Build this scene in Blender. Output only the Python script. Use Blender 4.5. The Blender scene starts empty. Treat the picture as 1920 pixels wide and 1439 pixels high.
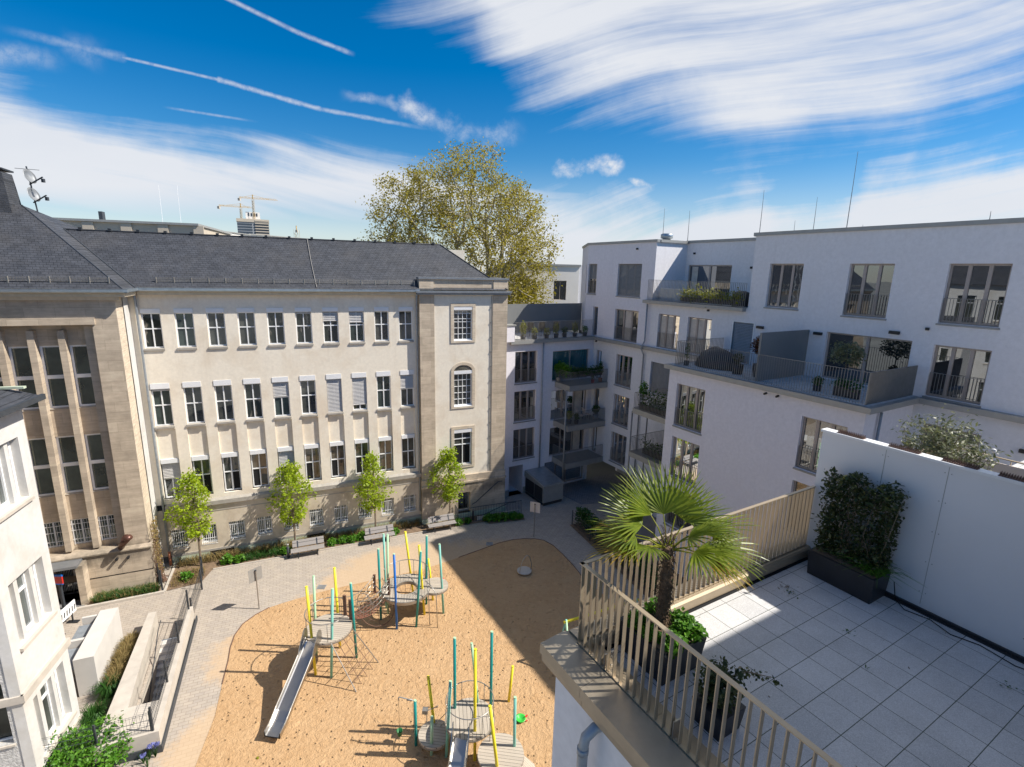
import bpy, bmesh, math, random
import numpy as np
from math import sin, cos, pi, radians, sqrt
from mathutils import Vector, Matrix
random.seed(7); rng = np.random.default_rng(11)
sc = bpy.context.scene
COL = sc.collection
EYE = 17.25                      # eye height above the courtyard
# ---------------------------------------------------------------- frames
def V2(a): return np.array([cos(a), sin(a)])
A0 = np.array([-19.635, 26.9546]); UA = V2(.4039); NA = np.array([UA[1], -UA[0]])   # school front
E2 = np.array([sin(-.5333), cos(-.5333)]); E1 = np.array([E2[1], -E2[0]])           # apartment axes
W0 = np.array([-15.95, 16.0]); UW = np.array([sin(radians(163.7)), cos(radians(163.7))]); NW = np.array([-UW[1], UW[0]])
UW2 = np.array([sin(radians(68)), cos(radians(68))])
def FB(s, t, z): p = s*E1+t*E2; return (p[0], p[1], z)
def FF(u, o, z): p = A0+u*UA+o*NA; return (p[0], p[1], z)
def FW(l, n, z): p = W0+l*UW+n*NW; return (p[0], p[1], z)
def XY(x, y, z): return (x, y, z)
def Swall(s): return lambda a, c, d: FB(s+d, a, c)
def Twall(t): return lambda a, c, d: FB(a, t+d, c)
def Fwall(o): return lambda a, c, d: FF(a, o-d, c)
# measured view: turns a measured direction into a place in the world
_P, _R, _F = .2173, .0224, 958.1
_fw = np.array([0, cos(_P), -sin(_P)]); _rt = np.array([1., 0, 0]); _up = np.cross(_rt, _fw)
CR = cos(_R)*_rt+sin(_R)*_up; CU = -sin(_R)*_rt+cos(_R)*_up
def ray(x, y): return _fw+(x-960)/_F*CR-(y-719.5)/_F*CU
def gp(x, y, z=0.0):
    d = ray(x, y); k = (z-EYE)/d[2]; p = d*k; return np.array([p[0], p[1], z])
def up_at(b, x, y):
    b = np.array(b[:2]); n = b/np.hypot(*b); d = ray(x, y); k = (n@b)/(n@d[:2]); p = d*k
    return np.array([p[0], p[1], p[2]+EYE])
# ---------------------------------------------------------------- mesh builder
class MB:
    def __init__(s): s.v = []; s.f = []
    def q(s, *p):
        i = len(s.v); s.v += [tuple(map(float, a)) for a in p]; s.f.append(tuple(range(i, i+len(p)))); return s
    def hexa(s, p):
        i = len(s.v); s.v += [tuple(map(float, a)) for a in p]
        s.f += [(i, i+3, i+2, i+1), (i+4, i+5, i+6, i+7), (i, i+1, i+5, i+4), (i+1, i+2, i+6, i+5), (i+2, i+3, i+7, i+6), (i+3, i, i+4, i+7)]
        return s
    def box(s, fr, a0, a1, b0, b1, c0, c1):
        return s.hexa([fr(a0, b0, c0), fr(a1, b0, c0), fr(a1, b1, c0), fr(a0, b1, c0), fr(a0, b0, c1), fr(a1, b0, c1), fr(a1, b1, c1), fr(a0, b1, c1)])
    def wbox(s, w, a0, a1, c0, c1, d0, d1):
        return s.hexa([w(a0, c0, d0), w(a1, c0, d0), w(a1, c0, d1), w(a0, c0, d1), w(a0, c1, d0), w(a1, c1, d0), w(a1, c1, d1), w(a0, c1, d1)])
    def prism(s, pts, z0, z1, fr=XY):
        n = len(pts); i = len(s.v)
        s.v += [tuple(map(float, fr(p[0], p[1], z0))) for p in pts]+[tuple(map(float, fr(p[0], p[1], z1))) for p in pts]
        s.f.append(tuple(range(i+n-1, i-1, -1))); s.f.append(tuple(range(i+n, i+2*n)))
        for k in range(n): j = (k+1) % n; s.f.append((i+k, i+j, i+n+j, i+n+k))
        return s
    def tube(s, pts, r, n=8, cap=True):
        P = [Vector(p) for p in pts]; m = len(P)
        rs = r if hasattr(r, '__len__') else [r]*m
        i = len(s.v); up = None
        for k in range(m):
            t = (P[min(k+1, m-1)]-P[max(k-1, 0)])
            if t.length < 1e-9: t = Vector((0, 0, 1))
            t.normalize()
            if up is None:
                up = Vector((0, 0, 1)) if abs(t.z) < .9 else Vector((1, 0, 0))
            x = t.cross(up)
            if x.length < 1e-6: x = t.orthogonal()
            x.normalize(); y = x.cross(t); up = y
            for j in range(n):
                a = 2*pi*j/n; p = P[k]+x*(cos(a)*rs[k])+y*(sin(a)*rs[k]); s.v.append((p.x, p.y, p.z))
        for k in range(m-1):
            for j in range(n):
                a, b = i+k*n+j, i+k*n+(j+1) % n; s.f.append((a, b, b+n, a+n))
        if cap: s.f.append(tuple(i+j for j in range(n-1, -1, -1))); s.f.append(tuple(i+(m-1)*n+j for j in range(n)))
        return s
    def bar(s, p, q, w, h, side=None):
        p, q = Vector(p), Vector(q); t = (q-p).normalized()
        x = Vector(side) if side is not None else (t.cross(Vector((0, 0, 1))) if abs(t.z) < .95 else Vector((1, 0, 0)))
        x = (x-t*x.dot(t)).normalized(); y = t.cross(x); x = x*(w/2); y = y*(h/2)
        return s.hexa([p-x-y, p+x-y, p+x+y, p-x+y, q-x-y, q+x-y, q+x+y, q-x+y])
    def lathe(s, c, prof, n=16):
        i = len(s.v); m = len(prof)
        for r, z in prof:
            for j in range(n): a = 2*pi*j/n; s.v.append((c[0]+r*cos(a), c[1]+r*sin(a), c[2]+z))
        for k in range(m-1):
            for j in range(n): a, b = i+k*n+j, i+k*n+(j+1) % n; s.f.append((a, b, b+n, a+n))
        s.f.append(tuple(i+j for j in range(n-1, -1, -1))); s.f.append(tuple(i+(m-1)*n+j for j in range(n)))
        return s
    def ring(s, c, r0, r1, z0, z1, n=40, a0=0, a1=2*pi):
        k = n if a1-a0 < 2*pi-1e-6 else n
        for j in range(k):
            t, u = a0+(a1-a0)*j/k, a0+(a1-a0)*(j+1)/k
            P = lambda r, a, z: (c[0]+r*cos(a), c[1]+r*sin(a), z)
            s.q(P(r0, t, z1), P(r1, t, z1), P(r1, u, z1), P(r0, u, z1)); s.q(P(r0, t, z0), P(r0, u, z0), P(r1, u, z0), P(r1, t, z0))
            s.q(P(r1, t, z0), P(r1, u, z0), P(r1, u, z1), P(r1, t, z1)); s.q(P(r0, t, z0), P(r0, t, z1), P(r0, u, z1), P(r0, u, z0))
        return s
    def wall(s, w, a0, a1, c0, c1, holes=()):
        A = sorted({a0, a1, *[min(max(h[i], a0), a1) for h in holes for i in (0, 1)]})
        C = sorted({c0, c1, *[min(max(h[i], c0), c1) for h in holes for i in (2, 3)]})
        for i in range(len(A)-1):
            for j in range(len(C)-1):
                ma, mc = (A[i]+A[i+1])/2, (C[j]+C[j+1])/2
                if any(h[0] < ma < h[1] and h[2] < mc < h[3] for h in holes): continue
                s.q(w(A[i], C[j], 0), w(A[i+1], C[j], 0), w(A[i+1], C[j+1], 0), w(A[i], C[j+1], 0))
        for h in holes:
            x0, x1, y0, y1 = h[:4]; d = h[4] if len(h) > 4 else .2
            s.q(w(x0, y0, 0), w(x0, y1, 0), w(x0, y1, d), w(x0, y0, d)); s.q(w(x1, y0, 0), w(x1, y0, d), w(x1, y1, d), w(x1, y1, 0))
            s.q(w(x0, y1, 0), w(x1, y1, 0), w(x1, y1, d), w(x0, y1, d)); s.q(w(x0, y0, 0), w(x0, y0, d), w(x1, y0, d), w(x1, y0, 0))
        return s
INV = {}
def link(o): COL.objects.link(o); return o
def thing(name, label, cat, loc=(0, 0, 0), rz=0.0, group=None, kind=None):
    o = link(bpy.data.objects.new(name, None)); o.location = loc; o.rotation_euler = (0, 0, rz)
    o.empty_display_size = .3
    INV[o.name] = (Matrix.Translation(Vector(loc)) @ Matrix.Rotation(rz, 4, 'Z')).inverted()
    tag(o, label, cat, group, kind); return o
def tag(o, label=None, cat=None, group=None, kind=None):
    if label: o['label'] = label
    if cat: o['category'] = cat
    if group: o['group'] = group
    if kind: o['kind'] = kind
    return o
def mk(name, v, f, mat, parent=None, smooth=False, loc=None, recalc=True):
    inv = INV[parent.name] if parent is not None else (Matrix.Translation(-Vector(loc)) if loc is not None else Matrix())
    me = bpy.data.meshes.new(name)
    V = np.asarray(v, float)
    Mx = np.array(inv); V = V @ Mx[:3, :3].T+Mx[:3, 3]
    me.from_pydata(V.tolist(), [], f)
    if recalc:
        bm = bmesh.new(); bm.from_mesh(me); bmesh.ops.recalc_face_normals(bm, faces=bm.faces); bm.to_mesh(me); bm.free()
    me.materials.append(mat)
    if smooth: me.polygons.foreach_set('use_smooth', [True]*len(me.polygons))
    o = link(bpy.data.objects.new(name, me))
    if parent is not None: o.parent = parent; INV[o.name] = inv
    elif loc is not None: o.location = loc; INV[o.name] = inv
    else: INV[o.name] = Matrix()
    return o
def part(mb, name, mat, parent, smooth=False, recalc=True): return mk(name, mb.v, mb.f, mat, parent, smooth, None, recalc)
def solo(mb, name, mat, label, cat, loc=None, group=None, smooth=False):
    return tag(mk(name, mb.v, mb.f, mat, None, smooth, loc), label, cat, group)
def struct(mb, name, mat, smooth=False, kind='structure', recalc=True):
    return tag(mk(name, mb.v, mb.f, mat, None, smooth, None, recalc), kind=kind)
def dup(o, parent=None, loc=None, rz=None, label=None, group=None, scale=None):
    c = o.copy(); COL.objects.link(c); INV[c.name] = INV.get(o.name, Matrix())
    if parent is not None: c.parent = parent
    if loc is not None: c.location = loc
    if rz is not None: c.rotation_euler = (0, 0, rz)
    if scale is not None: c.scale = scale
    if label: c['label'] = label
    if group: c['group'] = group
    for ch in list(o.children): dup(ch, c)
    return c
def leaves(name, pts, size, mat, parent=None, aspect=.6, upbias=.4, jitter=.35, loc=None, bend=0.0):
    """many small leaf faces at the given points"""
    P = np.asarray(pts, float); n = len(P)
    sz = size*(1+jitter*rng.normal(size=n)).clip(.45, 1.8)
    nrm = rng.normal(size=(n, 3)); nrm /= np.linalg.norm(nrm, axis=1)[:, None]; nrm[:, 2] = np.abs(nrm[:, 2])+upbias
    nrm /= np.linalg.norm(nrm, axis=1)[:, None]
    r = rng.normal(size=(n, 3)); a = np.cross(nrm, r); a /= np.linalg.norm(a, axis=1)[:, None]; b = np.cross(nrm, a)
    a *= (sz/2)[:, None]; b *= (sz*aspect/2)[:, None]
    v = np.empty((n, 4, 3)); v[:, 0] = P-a; v[:, 1] = P+b-a*.1; v[:, 2] = P+a-nrm*(sz*bend)[:, None]; v[:, 3] = P-b-a*.1
    v = v.reshape(-1, 3)
    inv = INV[parent.name] if parent is not None else (Matrix.Translation(-Vector(loc)) if loc is not None else Matrix())
    Mx = np.array(inv); v = v @ Mx[:3, :3].T+Mx[:3, 3]
    me = bpy.data.meshes.new(name); me.vertices.add(4*n); me.vertices.foreach_set('co', v.ravel())
    me.loops.add(4*n); me.loops.foreach_set('vertex_index', np.arange(4*n, dtype=np.int32))
    me.polygons.add(n); me.polygons.foreach_set('loop_start', np.arange(0, 4*n, 4, dtype=np.int32)); me.update(calc_edges=True)
    me.materials.append(mat)
    o = link(bpy.data.objects.new(name, me))
    if parent is not None: o.parent = parent; INV[o.name] = inv
    elif loc is not None: o.location = loc; INV[o.name] = inv
    return o
def blob_pts(n, c, r, shell=.55, squash=0.0):
    d = rng.normal(size=(n, 3)); d /= np.linalg.norm(d, axis=1)[:, None]
    k = (shell+(1-shell)*rng.random(n))[:, None]
    k *= (1+.22*np.sin(d[:, :1]*5.1+c[0]*3)*np.cos(d[:, 1:2]*4.3+c[1]*2))
    return np.array(c)+d*k*np.array(r)
def grow(tips, root, seg=.5, cost=.25):
    """branch skeleton: every tip joins the nearest branch already grown; returns nodes, parents, tip node ids"""
    nodes = [np.array(p, float) for p in root]; par = [-1]+list(range(len(root)-1)); dist = [0.0]
    for i in range(1, len(nodes)): dist.append(dist[-1]+np.linalg.norm(nodes[i]-nodes[i-1]))
    ids = []
    order = np.argsort(np.linalg.norm(tips-nodes[-1], axis=1))
    for k in order:
        t = tips[k]; N = np.array(nodes); D = np.array(dist)
        dz = np.maximum(N[:, 2]-t[2]+.2, 0)
        j = int(np.argmin(np.linalg.norm(N-t, axis=1)+cost*D+dz*1.2+(np.arange(len(N)) < len(root)-1)*.0))
        a = nodes[j]; L = np.linalg.norm(t-a); m = max(1, int(L/seg))
        pj = par[j]; dirn = (a-nodes[pj]) if pj >= 0 else np.array([0, 0, 1.]); dirn = dirn/(np.linalg.norm(dirn)+1e-9)
        prev = j
        for i in range(1, m+1):
            f = i/m; p = a+(t-a)*f+dirn*(L*.35*f*(1-f))+(rng.normal(size=3)*L*.045*(f*(1-f)*4) if m > 1 else 0)
            nodes.append(p); par.append(prev); dist.append(dist[prev]+np.linalg.norm(p-nodes[prev])); prev = len(nodes)-1
        ids.append(prev)
    return np.array(nodes), par, ids
def branch_mesh(nodes, par, r_tip, power=2.3, rmax=9, n=6):
    w = np.zeros(len(nodes)); ch = [[] for _ in nodes]
    for i, p in enumerate(par):
        if p >= 0: ch[p].append(i)
    for i in range(len(nodes)-1, -1, -1):
        if not ch[i]: w[i] += 1
        if par[i] >= 0: w[par[i]] += w[i]
    r = np.minimum(r_tip*w**(1/power), rmax)
    mb = MB(); seen = set()
    for i in range(len(nodes)):
        for c in ch[i]:
            if c in seen: continue
            if ch[i] and c != max(ch[i], key=lambda k: w[k]) or par[i] < 0:
                chain = [i, c]; seen.add(c); rs = [min(r[c]*1.15, r[i]), r[c]]
                while ch[chain[-1]]:
                    k = max(ch[chain[-1]], key=lambda k: w[k]); chain.append(k); seen.add(k); rs.append(r[k])
                mb.tube([nodes[k] for k in chain], rs, n if rs[0] > r_tip*3 else 4)
    return mb
# ---------------------------------------------------------------- materials
def newmat(name):
    m = bpy.data.materials.new(name); m.use_nodes = True; nt = m.node_tree
    b = nt.nodes['Principled BSDF']; return m, nt, b
def nd(nt, t, **k):
    n = nt.nodes.new(t)
    for a, v in k.items():
        if a == 'inp':
            for i, x in v.items(): n.inputs[i].default_value = x
        else: setattr(n, a, v)
    return n
def L(nt, a, b): nt.links.new(a, b)
def mth(nt, op, a, b=None, c=None, clamp=False):
    n = nt.nodes.new('ShaderNodeMath'); n.operation = op; n.use_clamp = clamp
    for i, x in enumerate((a, b, c)):
        if x is None: continue
        if isinstance(x, (int, float)): n.inputs[i].default_value = x
        else: L(nt, x, n.inputs[i])
    return n.outputs[0]
def vmath(nt, op, a, b=None):
    n = nt.nodes.new('ShaderNodeVectorMath'); n.operation = op
    for i, x in enumerate((a, b)):
        if x is None: continue
        if isinstance(x, (tuple, list, np.ndarray)): n.inputs[i].default_value = tuple(map(float, x))
        else: L(nt, x, n.inputs[i])
    return n.outputs['Value'] if op in ('DOT_PRODUCT', 'LENGTH', 'DISTANCE') else n.outputs[0]
def pos(nt): return nd(nt, 'ShaderNodeNewGeometry').outputs['Position']
def noise(nt, vec, scale, detail=4, rough=.55, dist=0.0):
    n = nd(nt, 'ShaderNodeTexNoise', inp={'Scale': scale, 'Detail': detail, 'Roughness': rough, 'Distortion': dist}); L(nt, vec, n.inputs['Vector']); return n.outputs['Fac']
def ramp(nt, fac, stops, interp='LINEAR'):
    n = nd(nt, 'ShaderNodeValToRGB'); n.color_ramp.interpolation = interp; e = n.color_ramp.elements
    while len(e) < len(stops): e.new(.5)
    for i, (p, c) in enumerate(stops): e[i].position = p; e[i].color = (*c, 1) if len(c) == 3 else c
    L(nt, fac, n.inputs[0]); return n.outputs[0]
def g3(x): return (x, x, x)
def mixc(nt, fac, a, b, mode='MIX'):
    n = nd(nt, 'ShaderNodeMix', data_type='RGBA', blend_type=mode)
    for i, x in ((0, fac), (6, a), (7, b)):
        if isinstance(x, (int, float)): n.inputs[i].default_value = x
        elif isinstance(x, (tuple, list)): n.inputs[i].default_value = (*x[:3], 1)
        else: L(nt, x, n.inputs[i])
    return n.outputs[2]
def bump(nt, b, h, strength=.3, dist=.02, normal=None):
    n = nd(nt, 'ShaderNodeBump', inp={'Strength': strength, 'Distance': dist}); L(nt, h, n.inputs['Height'])
    if normal is not None: L(nt, normal, n.inputs['Normal'])
    L(nt, n.outputs[0], b.inputs['Normal']); return n.outputs[0]
def fcoord(nt, d1, d2=None, zaxis=True, off=0.0):
    p = pos(nt); c = nd(nt, 'ShaderNodeCombineXYZ')
    L(nt, vmath(nt, 'DOT_PRODUCT', p, (*d1, 0)), c.inputs[0])
    if zaxis:
        s = nd(nt, 'ShaderNodeSeparateXYZ'); L(nt, p, s.inputs[0]); L(nt, s.outputs[2], c.inputs[1])
    else: L(nt, vmath(nt, 'DOT_PRODUCT', p, (*d2, 0)), c.inputs[1])
    return c.outputs[0]
def simple(name, col, rough=.6, var=.12, vscale=3.0, bs=0.0, bscale=60, bdist=.004, metal=0.0, spec=.5, grime=0.0, objspace=False):
    m, nt, b = newmat(name)
    p = nd(nt, 'ShaderNodeTexCoord').outputs['Object'] if objspace else pos(nt)
    f = noise(nt, p, vscale, 5, .6); c = ramp(nt, f, [(.3, tuple(x*(1-var) for x in col)), (.7, tuple(min(1, x*(1+var)) for x in col))])
    if grime > 0:
        g = noise(nt, p, vscale*.35, 6, .7, .6); gm = ramp(nt, g, [(.5, g3(0)), (.75, g3(grime))]); c = mixc(nt, gm, c, tuple(x*.45 for x in col))
    L(nt, c, b.inputs['Base Color']); b.inputs['Roughness'].default_value = rough; b.inputs['Metallic'].default_value = metal
    b.inputs['Specular IOR Level'].default_value = spec
    if bs > 0: bump(nt, b, noise(nt, p, bscale, 3, .6), bs, bdist)
    return m
def glassmat(name, inside, tint=(.9, .95, 1.0), stripes=None, refl=1.0):
    """window pane: mirror-like at the surface, its colour standing in for a dim room (with curtains where given)"""
    m, nt, b = newmat(name); p = pos(nt)
    if stripes:
        d, sc_, c2 = stripes
        u = fcoord(nt, d); s = nd(nt, 'ShaderNodeSeparateXYZ'); L(nt, u, s.inputs[0])
        w = mth(nt, 'SINE', mth(nt, 'MULTIPLY', mth(nt, 'ADD', s.outputs[0], mth(nt, 'MULTIPLY', noise(nt, p, 2.0), .5)), sc_))
        f = noise(nt, p, .9, 2); c = mixc(nt, ramp(nt, w, [(.2, g3(0)), (.9, g3(1))]), inside, c2); c = mixc(nt, ramp(nt, f, [(.42, g3(0)), (.5, g3(1))]), c, inside)
    else:
        f = noise(nt, p, .8, 3); c = ramp(nt, f, [(.35, tuple(x*.5 for x in inside)), (.65, tuple(x*1.5 for x in inside))])
    L(nt, c, b.inputs['Base Color']); b.inputs['Roughness'].default_value = .25; b.inputs['Specular IOR Level'].default_value = 0.0
    gl = nd(nt, 'ShaderNodeBsdfGlossy', inp={'Roughness': .012, 'Color': (*tint, 1)})
    bp = nd(nt, 'ShaderNodeBump', inp={'Strength': .018, 'Distance': .05}); L(nt, noise(nt, p, 1.1, 1), bp.inputs['Height']); L(nt, bp.outputs[0], gl.inputs['Normal'])
    fr = nd(nt, 'ShaderNodeFresnel', inp={'IOR': 1.62}); k = mth(nt, 'MULTIPLY_ADD', fr.outputs[0], 1.1*refl, .05*refl, True)
    mx = nd(nt, 'ShaderNodeMixShader'); L(nt, k, mx.inputs[0]); L(nt, b.outputs[0], mx.inputs[1]); L(nt, gl.outputs[0], mx.inputs[2])
    L(nt, mx.outputs[0], nt.nodes['Material Output'].inputs[0]); return m
def foliage(name, cols, trans=.35, rough=.45):
    m, nt, b = newmat(name); r = nd(nt, 'ShaderNodeNewGeometry').outputs['Random Per Island']
    st = [(i/(len(cols)-1) if len(cols) > 1 else 0, c) for i, c in enumerate(cols)]
    c = ramp(nt, r, st); big = noise(nt, pos(nt), 1.3, 2); c = mixc(nt, mth(nt, 'MULTIPLY', big, .55), c, tuple(x*.7 for x in cols[0]))
    L(nt, c, b.inputs['Base Color']); b.inputs['Roughness'].default_value = rough; b.inputs['Specular IOR Level'].default_value = .3
    t = nd(nt, 'ShaderNodeBsdfTranslucent'); cc = mixc(nt, .5, c, (c_ := (cols[-1][0]*1.1, cols[-1][1]*1.15, cols[-1][2]*.6))); L(nt, cc, t.inputs[0])
    mx = nd(nt, 'ShaderNodeMixShader', inp={0: trans}); L(nt, b.outputs[0], mx.inputs[1]); L(nt, t.outputs[0], mx.inputs[2])
    L(nt, mx.outputs[0], nt.nodes['Material Output'].inputs[0]); return m
def brickmat(name, coord, cols, mortar, bw, bh, msize, offset=.5, rough=.8, streak=None, bs=.4, bd=.01, var=.25, wet=None, freq=2, sk=.3):
    m, nt, b = newmat(name); v = coord(nt)
    t = nd(nt, 'ShaderNodeTexBrick', offset=offset, offset_frequency=freq, inp={'Scale': 1.0, 'Mortar Size': msize, 'Mortar Smooth': .2, 'Brick Width': bw, 'Row Height': bh, 'Bias': -.1,
        'Color1': (*cols[0], 1), 'Color2': (*cols[1], 1), 'Mortar': (*mortar, 1)})
    L(nt, v, t.inputs['Vector']); p = pos(nt)
    c = t.outputs['Color']
    n1 = noise(nt, p, 2.2, 5, .65); c = mixc(nt, var, c, ramp(nt, n1, [(.3, g3(.25)), (.7, g3(.95))]), 'OVERLAY')
    if streak:
        sv = nd(nt, 'ShaderNodeMapping', inp={'Scale': streak}); L(nt, p, sv.inputs[0]); n2 = noise(nt, sv.outputs[0], 1.0, 6, .7)
        c = mixc(nt, sk, c, ramp(nt, n2, [(.35, g3(.15)), (.65, g3(.85))]), 'OVERLAY')
    if wet: c = wet(nt, p, c)
    L(nt, c, b.inputs['Base Color']); b.inputs['Roughness'].default_value = rough; b.inputs['Specular IOR Level'].default_value = .35
    h = mth(nt, 'ADD', mth(nt, 'MULTIPLY', t.outputs['Fac'], -1.0), mth(nt, 'MULTIPLY', noise(nt, p, 35, 3), .35))
    bump(nt, b, h, bs, bd); return m
# sand drift over the paving, close to the pit
SANDPTS = [(-4.6, 24.0, 6.0), (-10.9, 20.0, 2.2), (-1.0, 25.5, 4.8), (-9.7, 15.5, 2.4), (-7.0, 22.5, 4.2)]
def drift(nt, p, c):
    d = None
    for x, y, r in SANDPTS:
        k = mth(nt, 'SUBTRACT', vmath(nt, 'DISTANCE', p, (x, y, 0)), r); d = k if d is None else mth(nt, 'MINIMUM', d, k)
    n = noise(nt, p, .7, 5, .65); n2 = noise(nt, p, 9, 3, .6)
    k = mth(nt, 'ADD', mth(nt, 'MULTIPLY', d, -.42), mth(nt, 'ADD', mth(nt, 'MULTIPLY', n, 1.3), mth(nt, 'MULTIPLY', n2, .45)))
    f = ramp(nt, k, [(.68, g3(0)), (1.25, g3(.6))])
    return mixc(nt, f, c, (.54, .37, .21))
MT = {}
def speck(nt, p, c):
    n = noise(nt, p, 110, 2, .6); c = mixc(nt, .22, c, ramp(nt, n, [(.36, g3(.1)), (.64, g3(.9))]), 'OVERLAY')
    g = noise(nt, p, .9, 6, .7, .4); return mixc(nt, ramp(nt, g, [(.52, g3(0)), (.8, g3(.35))]), c, (.33, .33, .30))
MT['paving'] = brickmat('paving', lambda nt: fcoord(nt, UA, NA, False), [(.395, .34, .28), (.35, .305, .26)], (.24, .20, .16), .34, .17, .009, var=.14, wet=drift, bs=.35)
MT['paving_grey'] = brickmat('paving_dark', lambda nt: fcoord(nt, UA, NA, False), [(.24, .235, .235), (.20, .197, .2)], (.1, .1, .1), .16, .16, .012, var=.2)  # darker grey, smaller square pattern than the yard paving
MT['tiles'] = brickmat('terrace_tiles', lambda nt: fcoord(nt, E1, E2, False), [(.55, .54, .53), (.47, .465, .46)], (.085, .095, .075), .436, .436, .005, 0.0, rough=.8, var=.1, bs=.2, bd=.005, wet=speck)
def stone_wet(nt, p, c):
    s = nd(nt, 'ShaderNodeSeparateXYZ'); L(nt, p, s.inputs[0]); z = s.outputs[2]
    n = noise(nt, p, 1.4, 6, .7, .5)
    mp = nd(nt, 'ShaderNodeMapping', inp={'Scale': (3, 3, .25)}); L(nt, p, mp.inputs[0]); n3 = noise(nt, mp.outputs[0], 1, 5, .7)
    band = mth(nt, 'SUBTRACT', 1.0, mth(nt, 'MULTIPLY', mth(nt, 'ABSOLUTE', mth(nt, 'SUBTRACT', z, 2.2)), 1.1), None, True)
    f = ramp(nt, mth(nt, 'ADD', mth(nt, 'MULTIPLY', band, .35), mth(nt, 'MULTIPLY', mth(nt, 'ADD', n, n3), .4)), [(.5, g3(0)), (.75, g3(.7))])
    return mixc(nt, f, c, (.10, .085, .065))
def ucoord(nt):
    p = pos(nt); c = nd(nt, 'ShaderNodeCombineXYZ'); s = nd(nt, 'ShaderNodeSeparateXYZ'); L(nt, p, s.inputs[0]); L(nt, s.outputs[2], c.inputs[1])
    L(nt, vmath(nt, 'DOT_PRODUCT', p, (*(UA+NA), 0)), c.inputs[0]); return c.outputs[0]
MT['stone'] = brickmat('travertine', ucoord, [(.53, .435, .325), (.41, .335, .25)], (.31, .25, .185), 1.15, .52, .005, var=.2, streak=(.7, .7, 9), sk=.16, bs=.2, bd=.008, wet=stone_wet)
MT['stone_pale'] = brickmat('travertine_pale', ucoord, [(.58, .49, .38), (.53, .44, .33)], (.42, .34, .26), .9, .5, .005, var=.12, streak=(1.5, 1.5, 16), bs=.2)
def slatecoord(nt):
    p = pos(nt); c = nd(nt, 'ShaderNodeCombineXYZ'); s = nd(nt, 'ShaderNodeSeparateXYZ'); L(nt, p, s.inputs[0])
    L(nt, mth(nt, 'MULTIPLY', s.outputs[2], 1.52), c.inputs[1]); L(nt, mth(nt, 'ADD', vmath(nt, 'DOT_PRODUCT', p, (*UA, 0)), mth(nt, 'MULTIPLY', s.outputs[2], .45)), c.inputs[0]); return c.outputs[0]
def slatevar(nt, p, c):
    n = noise(nt, p, .5, 5, .7); return mixc(nt, ramp(nt, n, [(.45, g3(0)), (.7, g3(.3))]), c, (.10, .092, .085))
MT['slate'] = brickmat('slate', slatecoord, [(.052, .055, .064), (.040, .043, .051)], (.02, .022, .026),   .27, .165, .011, rough=.6, var=.45, bs=.8, bd=.02, wet=slatevar)
def plaster(name, col, dirt, zlo=None, vs=1.0, ds=1.0):
    m, nt, b = newmat(name); p = pos(nt)
    n1 = noise(nt, p, .55*vs, 6, .65, .4); n2 = noise(nt, p, 6, 4, .6)
    mp = nd(nt, 'ShaderNodeMapping', inp={'Scale': (2.2, 2.2, .16)}); L(nt, p, mp.inputs[0]); n3 = noise(nt, mp.outputs[0], 1, 6, .7)
    c = ramp(nt, n2, [(.3, tuple(x*.94 for x in col)), (.7, tuple(min(1, x*1.05) for x in col))])
    c = mixc(nt, ramp(nt, n1, [(.47, g3(0)), (.74, g3(.6))]), c, dirt)
    c = mixc(nt, ramp(nt, n3, [(.55, g3(0)), (.8, g3(.28))]), c, tuple(x*.75 for x in dirt))
    L(nt, c, b.inputs['Base Color']); b.inputs['Roughness'].default_value = .9; b.inputs['Specular IOR Level'].default_value = .2
    bump(nt, b, noise(nt, p, 28, 4, .65), .35*ds, .012); return m
MT['plaster'] = plaster('school_plaster', (.80, .725, .60), (.62, .50, .36))
MT['plaster_low'] = plaster('school_base_plaster', (.60, .515, .40), (.36, .28, .19), vs=1.5)
MT['stucco'] = plaster('white_stucco', (.60, .585, .56), (.47, .43, .36), vs=1.4)
MT['stucco_rough'] = simple('grey_roughcast', (.50, .49, .47), .95, .25, 5, .9, 14, .05, grime=.35)
MT['render'] = plaster('white_render', (.73, .72, .735), (.70, .685, .69), ds=.14)
MT['render_lilac'] = plaster('lilac_white_render', (.745, .72, .75), (.715, .68, .715), ds=.14)
MT['board'] = simple('white_board', (.71, .70, .70), .55, .03, .8)
MT['white'] = simple('white_paint', (.80, .80, .79), .45, .05, 4)
MT['whitebox'] = simple('white_shutter_box', (.76, .76, .76), .4, .03, 3)
MT['blind'] = simple('grey_slats', (.52, .50, .475), .5, .08, 6)
MT['blind_dark'] = simple('dark_slats', (.23, .225, .215), .5, .1, 6)
MT['sill'] = simple('stone_sill', (.36, .33, .285), .8, .15, 5, .3)
MT['zinc'] = simple('zinc', (.36, .41, .45), .38, .15, 4, metal=.7)
MT['zinc_dull'] = simple('dull_zinc', (.30, .33, .36), .5, .18, 4, metal=.35)
MT['cream_trim'] = simple('cream_cornice', (.62, .52, .38), .85, .12, 3, .2)
MT['coping'] = simple('grey_coping', (.34, .335, .315), .5, .08, 3, metal=.3)
MT['sillmetal'] = simple('grey_metal_sill', (.26, .27, .28), .45, .1, 3, metal=.5)
MT['taupe'] = simple('taupe_frame', (.36, .31, .28), .45, .06, 4, metal=.1)
MT['railgrey'] = simple('grey_railing', (.25, .245, .235), .45, .08, 5, metal=.4)
MT['champ'] = simple('champagne_metal', (.40, .32, .22), .38, .06, 4, metal=.35)
MT['champ_dark'] = simple('champagne_coping', (.31, .265, .20), .42, .1, 3, metal=.4, grime=.3)
MT['dark'] = simple('anthracite', (.022, .024, .028), .45, .2, 5)
MT['black'] = simple('black_void', (.006, .006, .007), .9, .1, 2)
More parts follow.
